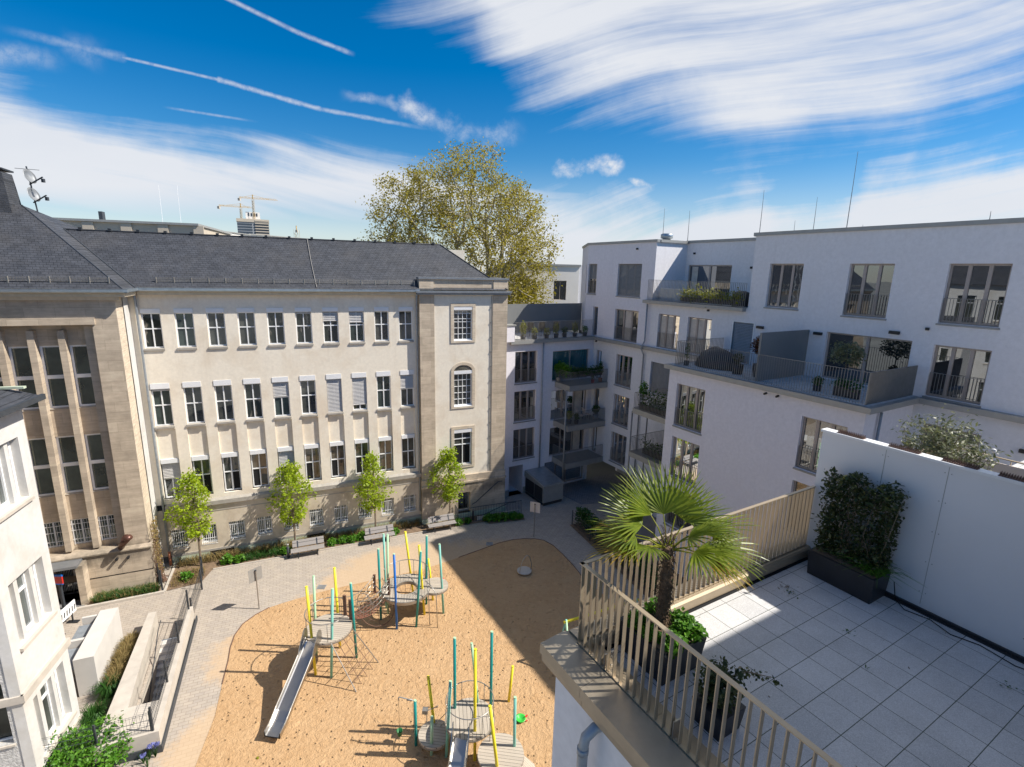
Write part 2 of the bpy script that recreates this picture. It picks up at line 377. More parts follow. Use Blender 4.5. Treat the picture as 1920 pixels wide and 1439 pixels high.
MT['darkmetal'] = simple('dark_fence_metal', (.055, .062, .072), .5, .15, 5, metal=.3)
MT['screen'] = simple('grey_screen', (.20, .205, .20), .6, .05, 1.5)
MT['concrete'] = simple('pale_concrete', (.50, .45, .385), .85, .09, 2.2, .25, 30, .008, grime=.3)
MT['concrete_white'] = simple('white_concrete', (.58, .55, .51), .8, .05, 1.5, .15, grime=.18)
MT['steel'] = simple('brushed_steel', (.45, .43, .40), .34, .06, 3, metal=1.0)
MT['tubesteel'] = simple('galvanised_tube', (.36, .34, .31), .4, .1, 5, metal=.7)
MT['rope'] = simple('brown_rope', (.16, .09, .06), .9, .2, 20)
MT['redrope'] = simple('red_rope', (.35, .13, .09), .9, .2, 20)
MT['teal'] = simple('teal_paint', (.008, .24, .22), .4, .06, 5, objspace=True)
MT['mint'] = simple('mint_paint', (.40, .60, .38), .45, .06, 5)
MT['aqua'] = simple('aqua_paint', (.20, .50, .42), .45, .06, 5)
MT['yellow'] = simple('yellow_paint', (.80, .66, .03), .45, .06, 5)
MT['blue'] = simple('blue_paint', (.01, .14, .50), .4, .06, 5)
MT['red'] = simple('red_plastic', (.55, .03, .02), .35, .1, 5)
MT['green'] = simple('green_plastic', (.05, .50, .06), .35, .1, 5)
MT['bottle'] = simple('dark_green_plastic', (.02, .17, .05), .4, .1, 5)
MT['trunk'] = simple('bark', (.20, .155, .11), .9, .3, 9, .6, 25, .02)
MT['planebark'] = simple('plane_bark', (.36, .32, .23), .85, .45, 2.2, .4, 12, .02)
MT['soil'] = simple('soil', (.20, .135, .085), .95, .3, 4, .8, 18, .05)
MT['terracotta'] = simple('terracotta', (.42, .17, .09), .7, .1, 5)
MT['brownmetal'] = simple('brown_metal', (.12, .055, .04), .35, .15, 4, metal=.4)
MT['greenwash'] = simple('pale_green_plinth', (.50, .56, .42), .9, .2, 2.0, .3, grime=.4)
MT['greenstuff'] = MT['dark']
MT['cloth'] = simple('white_fabric', (.68, .58, .50), .9, .05, 2)
MT['sofa'] = simple('grey_cushion', (.32, .36, .40), .9, .08, 4)
MT['lamp'] = simple('black_lamp', (.015, .015, .017), .5, .1, 4)
MT['ironspike'] = simple('rusty_spikes', (.11, .06, .045), .7, .2, 8)
MT['farbeige'] = simple('far_beige_wall', (.50, .43, .34), .9, .05, .5)
MT['farwhite'] = simple('far_white_wall', (.80, .76, .70), .9, .03, .5)
MT['fargrey'] = simple('far_grey_concrete', (.30, .31, .32), .9, .08, .08)
MT['farglass'] = simple('far_dark_glass', (.05, .065, .085), .3, .2, .1)
MT['crane'] = simple('crane_yellow', (.62, .40, .14), .6, .05, .5)
MT['pot'] = simple('grey_pot', (.28, .27, .26), .8, .1, 5)
MT['redmetal'] = simple('rust_red_pipe', (.45, .16, .08), .6, .1, 4)
MT['city'] = simple('city_ground', (.22, .22, .20), .95, .3, .05)
MT['curtain'] = simple('pale_curtain', (.55, .50, .44), .9, .15, 3)
MT['hedgeframe'] = MT['darkmetal']
MT['g_school'] = glassmat('school_glass', (.065, .066, .058), refl=.9)  # brown-grey pane colour stands in for the building the windows mirror
MT['g_school2'] = glassmat('school_glass_curtain', (.03, .035, .03), stripes=(UA, 22, (.20, .18, .145)), refl=.7)
MT['g_wing'] = glassmat('wing_glass', (.04, .052, .048), (.85, .95, .95), refl=.9)
MT['g_mod'] = glassmat('apartment_glass', (.018, .019, .021), refl=1.9)
MT['g_mod2'] = glassmat('apartment_glass_curtain', (.02, .022, .025), stripes=(E2, 30, (.22, .21, .19)), refl=1.7)
MT['g_teal'] = glassmat('teal_curtain_glass', (.02, .10, .115), stripes=(E1, 26, (.03, .16, .19)), refl=.7)
MT['g_white'] = glassmat('old_white_glass', (.055, .06, .05), refl=.22)
def woodmat(name, d, cols, pw=.12):
    m, nt, b = newmat(name); p = pos(nt); u = vmath(nt, 'DOT_PRODUCT', p, (*d, 0))
    k = mth(nt, 'DIVIDE', u, pw); fr = mth(nt, 'FRACT', k); fl = mth(nt, 'FLOOR', k)
    w = nd(nt, 'ShaderNodeTexWhiteNoise', noise_dimensions='1D'); L(nt, fl, w.inputs['W'])
    gap = mth(nt, 'LESS_THAN', mth(nt, 'ABSOLUTE', mth(nt, 'SUBTRACT', fr, .5)), .44)
    c = mixc(nt, w.outputs[0], cols[0], cols[1]); c = mixc(nt, mth(nt, 'MULTIPLY', noise(nt, p, 6, 5, .7), .4), c, tuple(x*.6 for x in cols[0])); c = mixc(nt, gap, tuple(x*.35 for x in cols[1]), c)
    L(nt, c, b.inputs['Base Color']); b.inputs['Roughness'].default_value = .8
    bump(nt, b, gap, .5, .01); return m
MT['deck'] = woodmat('deck_boards', V2(1.45), [(.50, .43, .345), (.43, .37, .30)])
MT['deck2'] = woodmat('deck_boards_across', V2(.15), [(.48, .415, .335), (.41, .355, .29)], .14)
MT['deckring'] = simple('deck_ring', (.38, .34, .29), .8, .15, 7)
MT['bench'] = woodmat('bench_boards', NA, [(.34, .31, .29), (.29, .265, .25)], .145)
def sandmat():
    m, nt, b = newmat('play_sand'); p = pos(nt)
    n1 = noise(nt, p, .5, 5, .6); n2 = noise(nt, p, 3.5, 5, .7)
    c = ramp(nt, n2, [(.3, (.44, .27, .135)), (.7, (.53, .345, .185))]); c = mixc(nt, ramp(nt, n1, [(.4, g3(0)), (.7, g3(.5))]), c, (.56, .375, .21))
    v = nd(nt, 'ShaderNodeTexVoronoi', feature='F1', inp={'Scale': 2.9, 'Randomness': 1.0}); pv = nd(nt, 'ShaderNodeMapping', inp={'Scale': (1, 1.5, 1), 'Rotation': (0, 0, .6)})
    L(nt, p, pv.inputs[0]); L(nt, pv.outputs[0], v.inputs['Vector'])
    pit = ramp(nt, v.outputs['Distance'], [(.05, g3(0)), (.2, g3(1))])
    h = mth(nt, 'ADD', mth(nt, 'MULTIPLY', pit, 1.7), mth(nt, 'ADD', mth(nt, 'MULTIPLY', noise(nt, p, 6.5, 4, .62, .6), 1.5), mth(nt, 'MULTIPLY', noise(nt, p, 26, 3, .6), .5)))
    L(nt, c, b.inputs['Base Color']); b.inputs['Roughness'].default_value = .95; b.inputs['Specular IOR Level'].default_value = .15
    bump(nt, b, h, .75, .085); return m
MT['sand'] = sandmat()
MT['lf_maple'] = foliage('maple_leaves', [(.24, .35, .012), (.36, .48, .02), (.48, .58, .045)], .5)
MT['lf_plane'] = foliage('plane_leaves', [(.19, .145, .03), (.29, .235, .04), (.36, .31, .055), (.44, .38, .09)], .5)
MT['lf_plane2'] = foliage('plane_leaves_low', [(.20, .17, .02), (.32, .27, .025), (.40, .33, .04)], .45)
MT['lf_bright'] = foliage('bright_leaves', [(.05, .15, .012), (.10, .26, .02), (.17, .36, .03)], .35)
MT['lf_dark'] = foliage('dark_leaves', [(.022, .042, .016), (.04, .075, .024), (.08, .105, .03), (.17, .165, .06)], .2, .35)
MT['lf_hedge'] = foliage('hedge_leaves', [(.02, .07, .012), (.04, .12, .02), (.07, .17, .03)], .25)
MT['lf_olive'] = foliage('olive_leaves', [(.09, .11, .055), (.17, .19, .11), (.27, .28, .18)], .25)
MT['lf_red'] = foliage('red_leaves', [(.06, .025, .012), (.13, .05, .02), (.16, .075, .02)], .25)
MT['lf_dry'] = foliage('dry_grass', [(.24, .17, .065), (.36, .26, .11), (.18, .16, .05)], .3, .8)
MT['lf_yellow'] = foliage('yellow_leaves', [(.14, .17, .012), (.28, .30, .02), (.36, .34, .03)], .35)
MT['lf_balcony'] = foliage('balcony_leaves', [(.02, .05, .01), (.05, .12, .015), (.09, .19, .02)], .3)  # deep green for balcony and terrace plants
MT['lf_iris'] = foliage('iris_petals', [(.14, .15, .42), (.22, .24, .55)], .4)
MT['palm'] = foliage('palm_blades', [(.10, .15, .012), (.165, .22, .018), (.25, .29, .03)], .34, .35)
MT['palm_old'] = foliage('palm_blades_yellowed', [(.28, .20, .02), (.34, .20, .025), (.30, .26, .04)], .3, .5)
MT['palmtrunk'] = simple('palm_fibre', (.155, .10, .06), .95, .5, 14, 1.0, 40, .04)
# ---------------------------------------------------------------- the school
def slats(mb, w, a0, a1, c0, c1, d, pitch=.085):
    n = max(2, int((c1-c0)/pitch))
    for i in range(n):
        z = c0+(c1-c0)*(i+.5)/n
        mb.q(w(a0, z-pitch*.42, d-.012), w(a1, z-pitch*.42, d-.012), w(a1, z+pitch*.42, d+.02), w(a0, z+pitch*.42, d+.02))
    mb.wbox(w, a0, a1, c0-.03, c0+.015, d-.02, d+.02)
    return mb
def window(par, w, a0, a1, c0, c1, d, mull=(.5,), trans=(.55,), fw=.06, mw=.055, frame='white', glass='g_school', box=0, boxd=(-.03, .12), sill=None, blind=0, blindmat='blind', black=None, name='window', slide=None, depth=.06):
    """one window: frame mesh with its pane, sill, shutter box and blind as sub-parts"""
    F = MB(); W, H = a1-a0, c1-c0
    F.wbox(w, a0, a0+fw, c0, c1, d-depth, d+.03).wbox(w, a1-fw, a1, c0, c1, d-depth, d+.03).wbox(w, a0+fw, a1-fw, c0, c0+fw, d-depth, d+.03).wbox(w, a0+fw, a1-fw, c1-fw, c1, d-depth, d+.03)
    for m in mull: F.wbox(w, a0+W*m-mw/2, a0+W*m+mw/2, c0+fw, c1-fw, d-depth+.003, d+.03)
    xs = [a0+fw]+[a0+W*m for m in mull]+[a1-fw]
    for t in trans:
        for i in range(len(xs)-1):
            l = xs[i]+(mw/2 if i else 0); r = xs[i+1]-(mw/2 if i < len(xs)-2 else 0)
            F.wbox(w, l, r, c0+H*t-mw/2, c0+H*t+mw/2, d-depth+.006, d+.03)
    o = part(F, name, MT[frame], par)
    G = MB().q(w(a0+.01, c0+.01, d), w(a1-.01, c0+.01, d), w(a1-.01, c1-.01, d), w(a0+.01, c1-.01, d)); part(G, 'pane', MT[glass], o)
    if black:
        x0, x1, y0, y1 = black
        B = MB().wbox(w, a0+W*x0, a0+W*x1, c0+H*y0, c0+H*y1, d-.012, d-.004); part(B, 'dark_room_plate', MT['black'], o)  # black plate stands in for the unlit room behind the open sash
        S = MB(); hx = a0+W*(x1 if x0 < .3 else x0)
        S.wbox(w, hx-.02, hx+.02, c0+H*y0, c0+H*y1, d-.03, d+.3); part(S, 'open_sash', MT[frame], o)
    if box: part(MB().wbox(w, a0, a1, c1, c1+box, *boxd), 'shutter_box', MT['whitebox'], o)
    if sill:
        h, pr, ov, sm = sill
        Sm = MB().hexa([w(a0-ov, c0-h, -pr), w(a1+ov, c0-h, -pr), w(a1+ov, c0-h, d+.02), w(a0-ov, c0-h, d+.02), w(a0-ov, c0-.03, -pr), w(a1+ov, c0-.03, -pr), w(a1+ov, c0+.01, d-depth-.002), w(a0-ov, c0+.01, d-depth-.002)])
        part(Sm, 'sill', MT[sm], o)
    if blind: part(slats(MB(), w, a0+.02, a1-.02, c1-(H-.04)*blind, c1, d-depth-.03), 'blind', MT[blindmat], o)
    return o
def surround(w, a0, a1, c0, c1, b, pr, arch=0, n=14):
    m = MB(); 
    m.wbox(w, a0-b, a0, c0-b*.6, c1, -pr, .02).wbox(w, a1, a1+b, c0-b*.6, c1, -pr, .02).wbox(w, a0, a1, c0-b*.6, c0, -pr, .02)
    if not arch: m.wbox(w, a0-b, a1+b, c1, c1+b, -pr, .02)
    else:
        cx = (a0+a1)/2; R = (a1-a0)/2
        for i in range(n):
            t, u = pi*i/n, pi*(i+1)/n
            I = lambda a: (cx+R*cos(a), c1+arch*sin(a)); O = lambda a: (cx+(R+b)*cos(a), c1+(arch+b)*sin(a))
            p = [I(t), O(t), O(u), I(u)]; m.hexa([w(*x, -pr) for x in p]+[w(*x, .02) for x in p])
    return m
sch = thing('school_building', 'old cream plastered school with long rows of white windows and dark slate roof', 'school', FF(7, -3, 0))
F0 = Fwall(0.0)
holes = []
for i in range(10):
    a, b = 1.5*i, 1.5*i+.88
    holes += [(a, b, 12.7, 14.87, .2), (a, b, 8.33, 10.82, .2), (a-.03, b+.03, 4.02, 8.2, .13), (a+.02, b-.02, .95, 2.12, .3)]
wl = MB().wall(F0, -.5, 14.8, 3.75, 15.75, [h for h in holes if h[2] > 3.5])
part(wl, 'facade_wall', MT['plaster'], sch)
wl = MB().wall(Fwall(.03), -.5, 14.8, .52, 3.42, [h for h in holes if h[2] < 3.5]); part(wl, 'base_wall', MT['plaster_low'], sch)
pb = MB()
for i in range(10): pb.wbox(F0, 1.5*i-.03, 1.5*i+.91, 6.43, 8.22, .13, .17)
part(pb, 'recessed_panel', MT['plaster'], sch)
lg = MB().hexa([FF(-.02, .18, 3.42), FF(14.78, .18, 3.42), FF(14.78, -.02, 3.42), FF(-.02, -.02, 3.42), FF(-.02, .18, 3.66), FF(14.78, .18, 3.66), FF(14.78, -.02, 3.78), FF(-.02, -.02, 3.78)])
lg.box(FF, -.02, 14.78, 0, .07, .45, .58).box(FF, -.02, 14.78, .03, .05, 2.98, 3.03); part(lg, 'sill_band', MT['sill'], sch)
for x0, x1 in ((-.02, 1.9), (3.2, 5.6), (5.7, 7.3), (8.4, 14.78)): part(MB().box(FF, x0, x1, 0, .06, 0, .449), 'plinth', MT['greenwash'], sch)
for q0_, q1_ in ((1.9, 3.2), (7.3, 8.4)): part(MB().box(FF, q0_, q1_, 0, .03, 0, .449), 'dark_plinth', MT['dark'], sch)
b1 = {5: .05, 6: .3, 7: .36}; b2 = {4: .42, 6: 1, 7: .84, 9: .42, 0: .05}; b3 = {0: .42, 4: .48}
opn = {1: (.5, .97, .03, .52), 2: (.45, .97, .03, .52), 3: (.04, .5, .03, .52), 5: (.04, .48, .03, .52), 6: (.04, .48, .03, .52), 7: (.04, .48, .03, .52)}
SL = (.13, .07, .03, 'sill')
for i in range(10):
    a, b = 1.5*i, 1.5*i+.88
    window(sch, F0, a, b, 12.76, 14.64, .17, box=.23, sill=SL, blind=b1.get(i, 0), glass=('g_school2', 'g_school2', 'g_school', 'g_wing')[(i*7+i//3) % 4])
    window(sch, F0, a, b, 8.4, 10.52, .17, box=.3, sill=SL, blind=b2.get(i, 0), glass=('g_school2', 'g_wing', 'g_school', 'g_school')[(i*5+1) % 4])
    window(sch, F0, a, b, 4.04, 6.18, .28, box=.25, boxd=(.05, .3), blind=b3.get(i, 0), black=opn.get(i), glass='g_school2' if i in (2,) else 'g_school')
    o = window(sch, F0, a+.02, b-.02, .95, 2.12, .27, trans=(), sill=(.06, .04, 0, 'white'), glass='g_wing')
    g = MB()
    for k in range(8): x = a+.07+.74*k/7; g.tube([F0(x, .98, .02), F0(x, 1.15, .02), F0(x, 2.1, .06)], .012, 5).tube([F0(x, .98, .02), F0(x, 1.02, -.1), F0(x, 1.12, .02)], .01, 4)
    g.wbox(F0, a+.02, b-.02, 1.25, 1.275, .01, .03).wbox(F0, a+.02, b-.02, 1.9, 1.925, .04, .06); part(g, 'window_bars', MT['white'], o)
# corner tower
Tw = Fwall(.35)
wh = [(17.0, 18.28, 12.65, 14.9, .22), (17.0, 18.28, 8.16, 10.6, .22), (17.0, 18.28, 3.85, 6.56, .22)]
part(MB().wall(Fwall(.29), 15.7, 19.7, 3.2, 15.7, wh), 'tower_wall', MT['plaster'], sch)
st_ = MB()
st_.wall(Tw, 14.75, 15.7, 3.2, 15.7).wall(Tw, 19.7, 20.75, 3.2, 15.7)
st_.wall(lambda a, c, d: FF(14.75+d, a, c), -.02, .35, 0, 15.7).wall(lambda a, c, d: FF(15.7-d, a, c), .28, .35, 3.2, 15.7).wall(lambda a, c, d: FF(19.7+d, a, c), .28, .35, 3.2, 15.7)
st_.wall(lambda a, c, d: FF(20.75-d, a, c), -9, .35, 0, 15.7)
st_.wall(Fwall(.42), 14.7, 20.8, .35, 3.2, [(17.25, 18.15, .35, 1.9, .4)]).wall(lambda a, c, d: FF(14.7+d, a, c), 0, .42, 0, 3.2).wall(lambda a, c, d: FF(20.8-d, a, c), -1, .42, 0, 3.2)
st_.q(FF(14.7, .42, 3.2), FF(20.8, .42, 3.2), FF(20.8, .2, 3.2), FF(14.7, .2, 3.2)).box(FF, 14.66, 20.84, .35, .5, 2.62, 2.75)
st_.box(FF, 14.75, 20.75, -.2, .3, 15.9, 16.62).box(FF, 14.75, 15.68, .3, .36, 15.9, 16.62).box(FF, 19.72, 20.75, .3, .36, 15.9, 16.62).box(FF, 20.25, 20.75, -6, -.2, 15.9, 16.62)
part(st_, 'tower_stone', MT['stone'], sch)
part(MB().box(FF, 14.5, 20.95, -.3, .62, 15.78, 15.9).box(FF, 14.7, 20.8, -.25, .42, 16.62, 16.74).box(FF, 20.2, 20.8, -6, -.25, 16.62, 16.74).box(FF, 14.6, 20.9, -.2, .5, 15.66, 15.78), 'tower_cornice', MT['sillmetal'], sch)
part(MB().box(FF, 14.66, 20.84, .1, .47, 0, .35), 'tower_plinth', MT['greenwash'], sch)
T2 = Fwall(.29)
part(surround(T2, 17.0, 18.28, 12.65, 14.9, .2, .05), 'window_surround', MT['stone_pale'], sch)
part(surround(T2, 17.0, 18.28, 8.16, 10.6, .2, .05, .42), 'window_surround', MT['stone_pale'], sch)
part(surround(T2, 17.0, 18.28, 3.85, 6.56, .2, .05), 'window_surround', MT['stone_pale'], sch)
window(sch, T2, 17.0, 18.28, 12.7, 14.68, .18, mull=(.27, .5, .73), trans=(.2, .4, .6, .7, .87), mw=.03, box=.22, sill=(.12, .04, 0, 'white'))
ar = window(sch, T2, 17.0, 18.28, 8.22, 10.42, .18, mull=(.27, .5, .73), trans=(.2, .4, .6, .8), mw=.03, box=.22, sill=(.12, .04, 0, 'white'))
fan = MB(); fan.f = []
pts = [T2(17.64+.63*cos(pi*k/12), 10.6+.41*sin(pi*k/12), .0) for k in range(13)]; fan.q(*pts); part(fan, 'fanlight', MT['g_school'], ar)
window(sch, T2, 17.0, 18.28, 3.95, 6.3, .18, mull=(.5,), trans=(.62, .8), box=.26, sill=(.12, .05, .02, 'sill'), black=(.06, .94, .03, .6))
window(sch, Fwall(.42), 17.25, 18.15, .35, 1.9, .36, mull=(), trans=(), frame='zinc_dull', glass='g_mod', name='cellar_door')
cb = MB().tube([FF(19.6, .33, 15.6), FF(19.6, .33, 3.3)], .02, 5)
for k in range(12): cb.box(FF, 19.56, 19.64, .29, .37, 3.8+k, 3.86+k)
part(cb, 'lightning_cable', MT['tubesteel'], sch)
# downpipes
for u in (-.12, 14.62):
    top = (.34 if u < 1 else .3)
    part(MB().tube([FF(u, top, 15.8), FF(u, .12, 15.3), FF(u, .1, 8), FF(u, .12, .9)], .06, 8), 'downpipe', MT['zinc_dull'], sch, True)
part(MB().tube([FF(-.12, .12, .9), FF(-.12, .14, 0)], .07, 8), 'downpipe_foot', MT['redmetal'], sch, True)
# wing with tall stone window bay
Ww = Fwall(2.0)
sw = MB().wall(Ww, -14, -.5, 2.5, 15.75, [(-9.1, -1.53, 2.5, 14.25, .55)])
sw.box(FF, -9.3, -1.4, 1.99, 2.07, 14.28, 14.62)
sw.wall(Fwall(2.12), -14, -.44, 1.08, 2.35, [(-4.76, -3.72, 1.08, 1.9, .7)]).wall(Fwall(2.16), -14, -.42, 0, 1.04, [(-4.76, -3.72, 0, 1.04, .74)])
sw.q(FF(-14, 2.12, 1.08), FF(-.44, 2.12, 1.08), FF(-.44, 2.05, 1.04), FF(-14, 2.05, 1.04))
sw.hexa([FF(-14, 2.2, 2.35), FF(-.4, 2.2, 2.35), FF(-.4, 1.9, 2.35), FF(-14, 1.9, 2.35), FF(-14, 2.2, 2.42), FF(-.4, 2.2, 2.42), FF(-.4, 1.98, 2.56), FF(-14, 1.98, 2.56)])
inn = Fwall(1.45); colz = []
for k in range(6):
    r = -1.97-1.15*k if k == 0 else -2.98-1.15*(k-1)-.02; l = -2.73-1.15*k
    if k: r = -3.0-1.15*(k-1)
    colz.append((l, r))
hw = []
for l, r in colz: hw += [(l, r, 10.15, 13.25, .14), (l, r, 5.65, 8.7, .14), (l, r, 2.8, 4.2, .14)]
sw.wall(inn, -9.1, -1.53, 2.5, 14.25, hw)
for k in range(6): m1 = -2.73-1.15*k; sw.wbox(Fwall(1.8), m1-.27, m1, 2.6, 14.0, 0, .36)
sw.wbox(Fwall(1.7), -1.97, -1.53, 2.5, 14.25, 0, .26)
part(sw, 'stone_wall', MT['stone'], sch)
part(MB().wall(lambda a, c, d: FF(-.5-d, a, c), .9, 2.0, 0, 15.75), 'stone_wall', MT['stone_pale'], sch)
part(MB().wall(lambda a, c, d: FF(-.46-d, a, c), 0, .9, 0, 15.75), 'side_wall', MT['stucco'], sch)
for l, r in colz[:5]:
    for z0, z1 in ((10.15, 13.25), (5.65, 8.7)):
        window(sch, inn, l, r, z0, z1, .12, mull=(), trans=(.5,), fw=.09, mw=.18, glass='g_wing', sill=(.06, .03, 0, 'sill'))
    o = window(sch, inn, l, r, 2.8, 4.2, .12, mull=(.5,), trans=(), glass='g_wing')
    g = MB()
    for k in range(7): x = l+(r-l)*(k+.5)/7; g.tube([inn(x, 2.82, -.02), inn(x, 4.15, -.02)], .011, 4)
    for z in (3.1, 3.6, 3.95): g.wbox(inn, l, r, z, z+.02, -.03, -.01)
    part(g, 'window_bars', MT['white'], o)
gate = window(sch, Ww, -4.76, -3.72, 0, 1.9, .62, mull=(.5,), trans=(), frame='darkmetal', glass='g_mod', name='barred_door')
g = MB()
for k in range(15): x = -4.72+.96*k/14; g.wbox(Ww, x-.012, x+.012, .25, 1.88, .5, .53)
part(g, 'door_bars', MT['zinc_dull'], gate)
part(MB().wbox(Ww, -4.1, -3.86, .9, 1.4, .47, .49), 'notice', MT['board'], gate)
part(MB().box(FF, -9, -3.4, 2.0, 2.95, 2.2, 2.33), 'entrance_canopy', MT['sillmetal'], sch)
part(MB().box(FF, -3.55, -3.25, 2.13, 2.75, 0, 2.19), 'entrance_pier', MT['stone'], sch)
lm = MB().tube([FF(-1.75, 2.05, 2.55), FF(-1.55, 2.35, 2.9), FF(-1.28, 2.55, 3.28)], [.16, .17, .2], 12).lathe(FF(-1.25, 2.57, 3.2), [(.2, 0), (.22, .08), (.16, .18), (.03, .23)], 12)
part(lm, 'vent_cowl', MT['brownmetal'], sch, True)
for u in (-1.95, -1.45): part(MB().box(FF, u-.05, u+.05, 2.15, 2.35, 1.95, 2.05), 'floodlight', MT['lamp'], sch)
# roof
ZE, TP = 15.97, .8
def RP(u, o, z): return FF(u, o, z)
V0, V1, AP = RP(0, .45, ZE), RP(-3.65, -3.2, ZE+2.92), RP(17.05, -3.2, ZE+2.92)
H0, H1 = RP(0, 2.45, ZE), RP(-5, -2.55, ZE+4)
rf = MB()
rf.q(V0, RP(20.7, .45, ZE), AP, V1).q(RP(20.7, .45, ZE), RP(20.7, -9, ZE), RP(17.05, -9, ZE+2.92), AP)
rf.q(H0, V0, V1, RP(-3.72, -7.6, ZE+2.976), H1).q(RP(-14, 2.45, ZE), H0, H1, RP(-14, -2.55, ZE+4))
rf.q(V1, AP, RP(17.05, -9, ZE+2.92), RP(-3.65, -9, ZE+2.92))
roof = part(rf, 'roof', MT['slate'], sch)
vs = MB().tube([Vector(V0)+Vector((0, 0, .02)), Vector(V1)+Vector((0, 0, .01))], .05, 6).tube([Vector(H0)+Vector((0, 0, .0)), Vector(H1)], .03, 6); part(vs, 'roof_valley', MT['darkmetal'], roof)
rd = MB().tube([V1, AP], .06, 6).tube([AP, RP(20.7, .45, ZE)], .05, 6)
for k in range(16): rd.box(FF, -3+1.3*k, -2.85+1.3*k, -3.25, -3.1, ZE+2.92, ZE+3.06)
part(rd, 'ridge', MT['dark'], roof)
ch = MB().hexa([FF(-9, -3.6, 18.6), FF(-5.15, -3.4, 18.6), FF(-5.15, -1.9, 18.6), FF(-9, -1.9, 18.6), FF(-9, -3.4, 21.6), FF(-5.45, -3.3, 21.5), FF(-5.45, -2.2, 21.5), FF(-9, -2.2, 21.6)])
chm = part(ch, 'chimney', MT['slate'], roof); part(MB().box(FF, -9, -5.4, -3.4, -2.15, 21.6, 21.68), 'chimney_cap', MT['dark'], chm)
part(MB().tube([RP(8.5, -3.15, ZE+2.95), RP(8.6, -1.3, ZE+1.45), RP(8.75, .4, ZE+.1)], .02, 5), 'lightning_cable', MT['tubesteel'], roof)
sg = MB()
def guard(p0, p1, n):
    p0, p1 = np.array(p0), np.array(p1)
    for dz in (.0, .07, .14, .2): sg.tube([p0+[0, 0, dz], p1+[0, 0, dz]], .011, 4)
    for k in range(n+1): b = p0+(p1-p0)*k/n; sg.box(XY, b[0]-.03, b[0]+.03, b[1]-.03, b[1]+.03, b[2]-.16, b[2]+.22)
    for k in range(n*7): b = p0+(p1-p0)*k/(n*7); sg.tube([b, b+[0, 0, .2]], .008, 3)
guard(FF(.9, .12, ZE+.32), FF(14.5, .12, ZE+.32), 17); guard(FF(-11, 2.1, ZE+.34), FF(-.6, 2.1, ZE+.34), 14)
part(sg, 'snow_guard', MT['tubesteel'], roof)
def gutter(m, w, a0, a1):
    pr = [(0, .16), (.0, .0), (-.03, -.02), (-.13, -.02), (-.17, .02), (-.17, .15), (-.185, .17), (-.15, .17), (-.14, .03), (-.02, .03)]
    for k in range(len(pr)-1): m.q(w(a0, ZE-.15+pr[k][1], pr[k][0]), w(a1, ZE-.15+pr[k][1], pr[k][0]), w(a1, ZE-.15+pr[k+1][1], pr[k+1][0]), w(a0, ZE-.15+pr[k+1][1], pr[k+1][0]))
gm = MB(); gutter(gm, Fwall(.33), .17, 14.75); gutter(gm, Fwall(2.33), -14, .17); gutter(gm, lambda a, c, d: FF(.0-d, a, c), .5, 2.5)
gm.box(FF, 0.17, 14.75, -.1, .32, ZE-.17, ZE-.12).box(FF, -14, .0, 1.8, 2.32, ZE-.17, ZE-.12)
part(gm, 'gutter', MT['zinc'], sch)
part(MB().box(FF, .05, 14.7, -.1, .28, 15.6, 15.8).box(FF, -14, -.02, 1.7, 2.28, 15.6, 15.8).box(FF, -.6, -.02, .2, 1.7, 15.6, 15.8).box(FF, -14, -.3, 1.8, 2.15, 15.45, 15.6), 'eaves_cornice', MT['cream_trim'], sch)
part(MB().box(FF, -14, 20.7, -9.2, -9, 0, 18.8).box(FF, -14.2, -14, -9, 2, 0, 15.9), 'rear_wall', MT['plaster'], sch)
# satellite mast on the wing roof
bs = np.array(FF(-4.75, -3.6, ZE+3.55))
sat = thing('satellite_mast', 'dark mast with two grey satellite dishes on the slate roof ridge', 'antenna', bs)
part(MB().tube([bs, bs+[-.22, 0, 2.5]], .035, 6).tube([bs+[-.75, -.1, 2.38], bs+[.35, .1, 2.34]], .012, 4), 'mast', MT['darkmetal'], sat)
for dz in (1.95, 1.05):
    c = bs+[.12-.1*dz/2, -.25, dz]
    n = Vector((.95, .05, .3)).normalized(); rot = n.to_track_quat('Z', 'Y')
    dm = MB().lathe((0, 0, 0), [(.02, -.02), (.17, 0), (.28, .04), (.36, .085), (.37, .095), (.28, .06), (.17, .02), (.0, 0.0)], 20)
    dm.v = [tuple(rot @ Vector(v)+Vector(c)) for v in dm.v]; dd = part(dm, 'dish', MT['sillmetal'], sat, True)
    part(MB().bar(c-np.array([0, 0, .38]), c+np.array(n)*.75-[0, 0, .22], .05, .05).box(XY, c[0]+n.x*.75-.06, c[0]+n.x*.75+.06, c[1]+n.y*.75-.06, c[1]+n.y*.75+.06, c[2]-.26, c[2]-.08), 'feed_arm', MT['darkmetal'], dd)
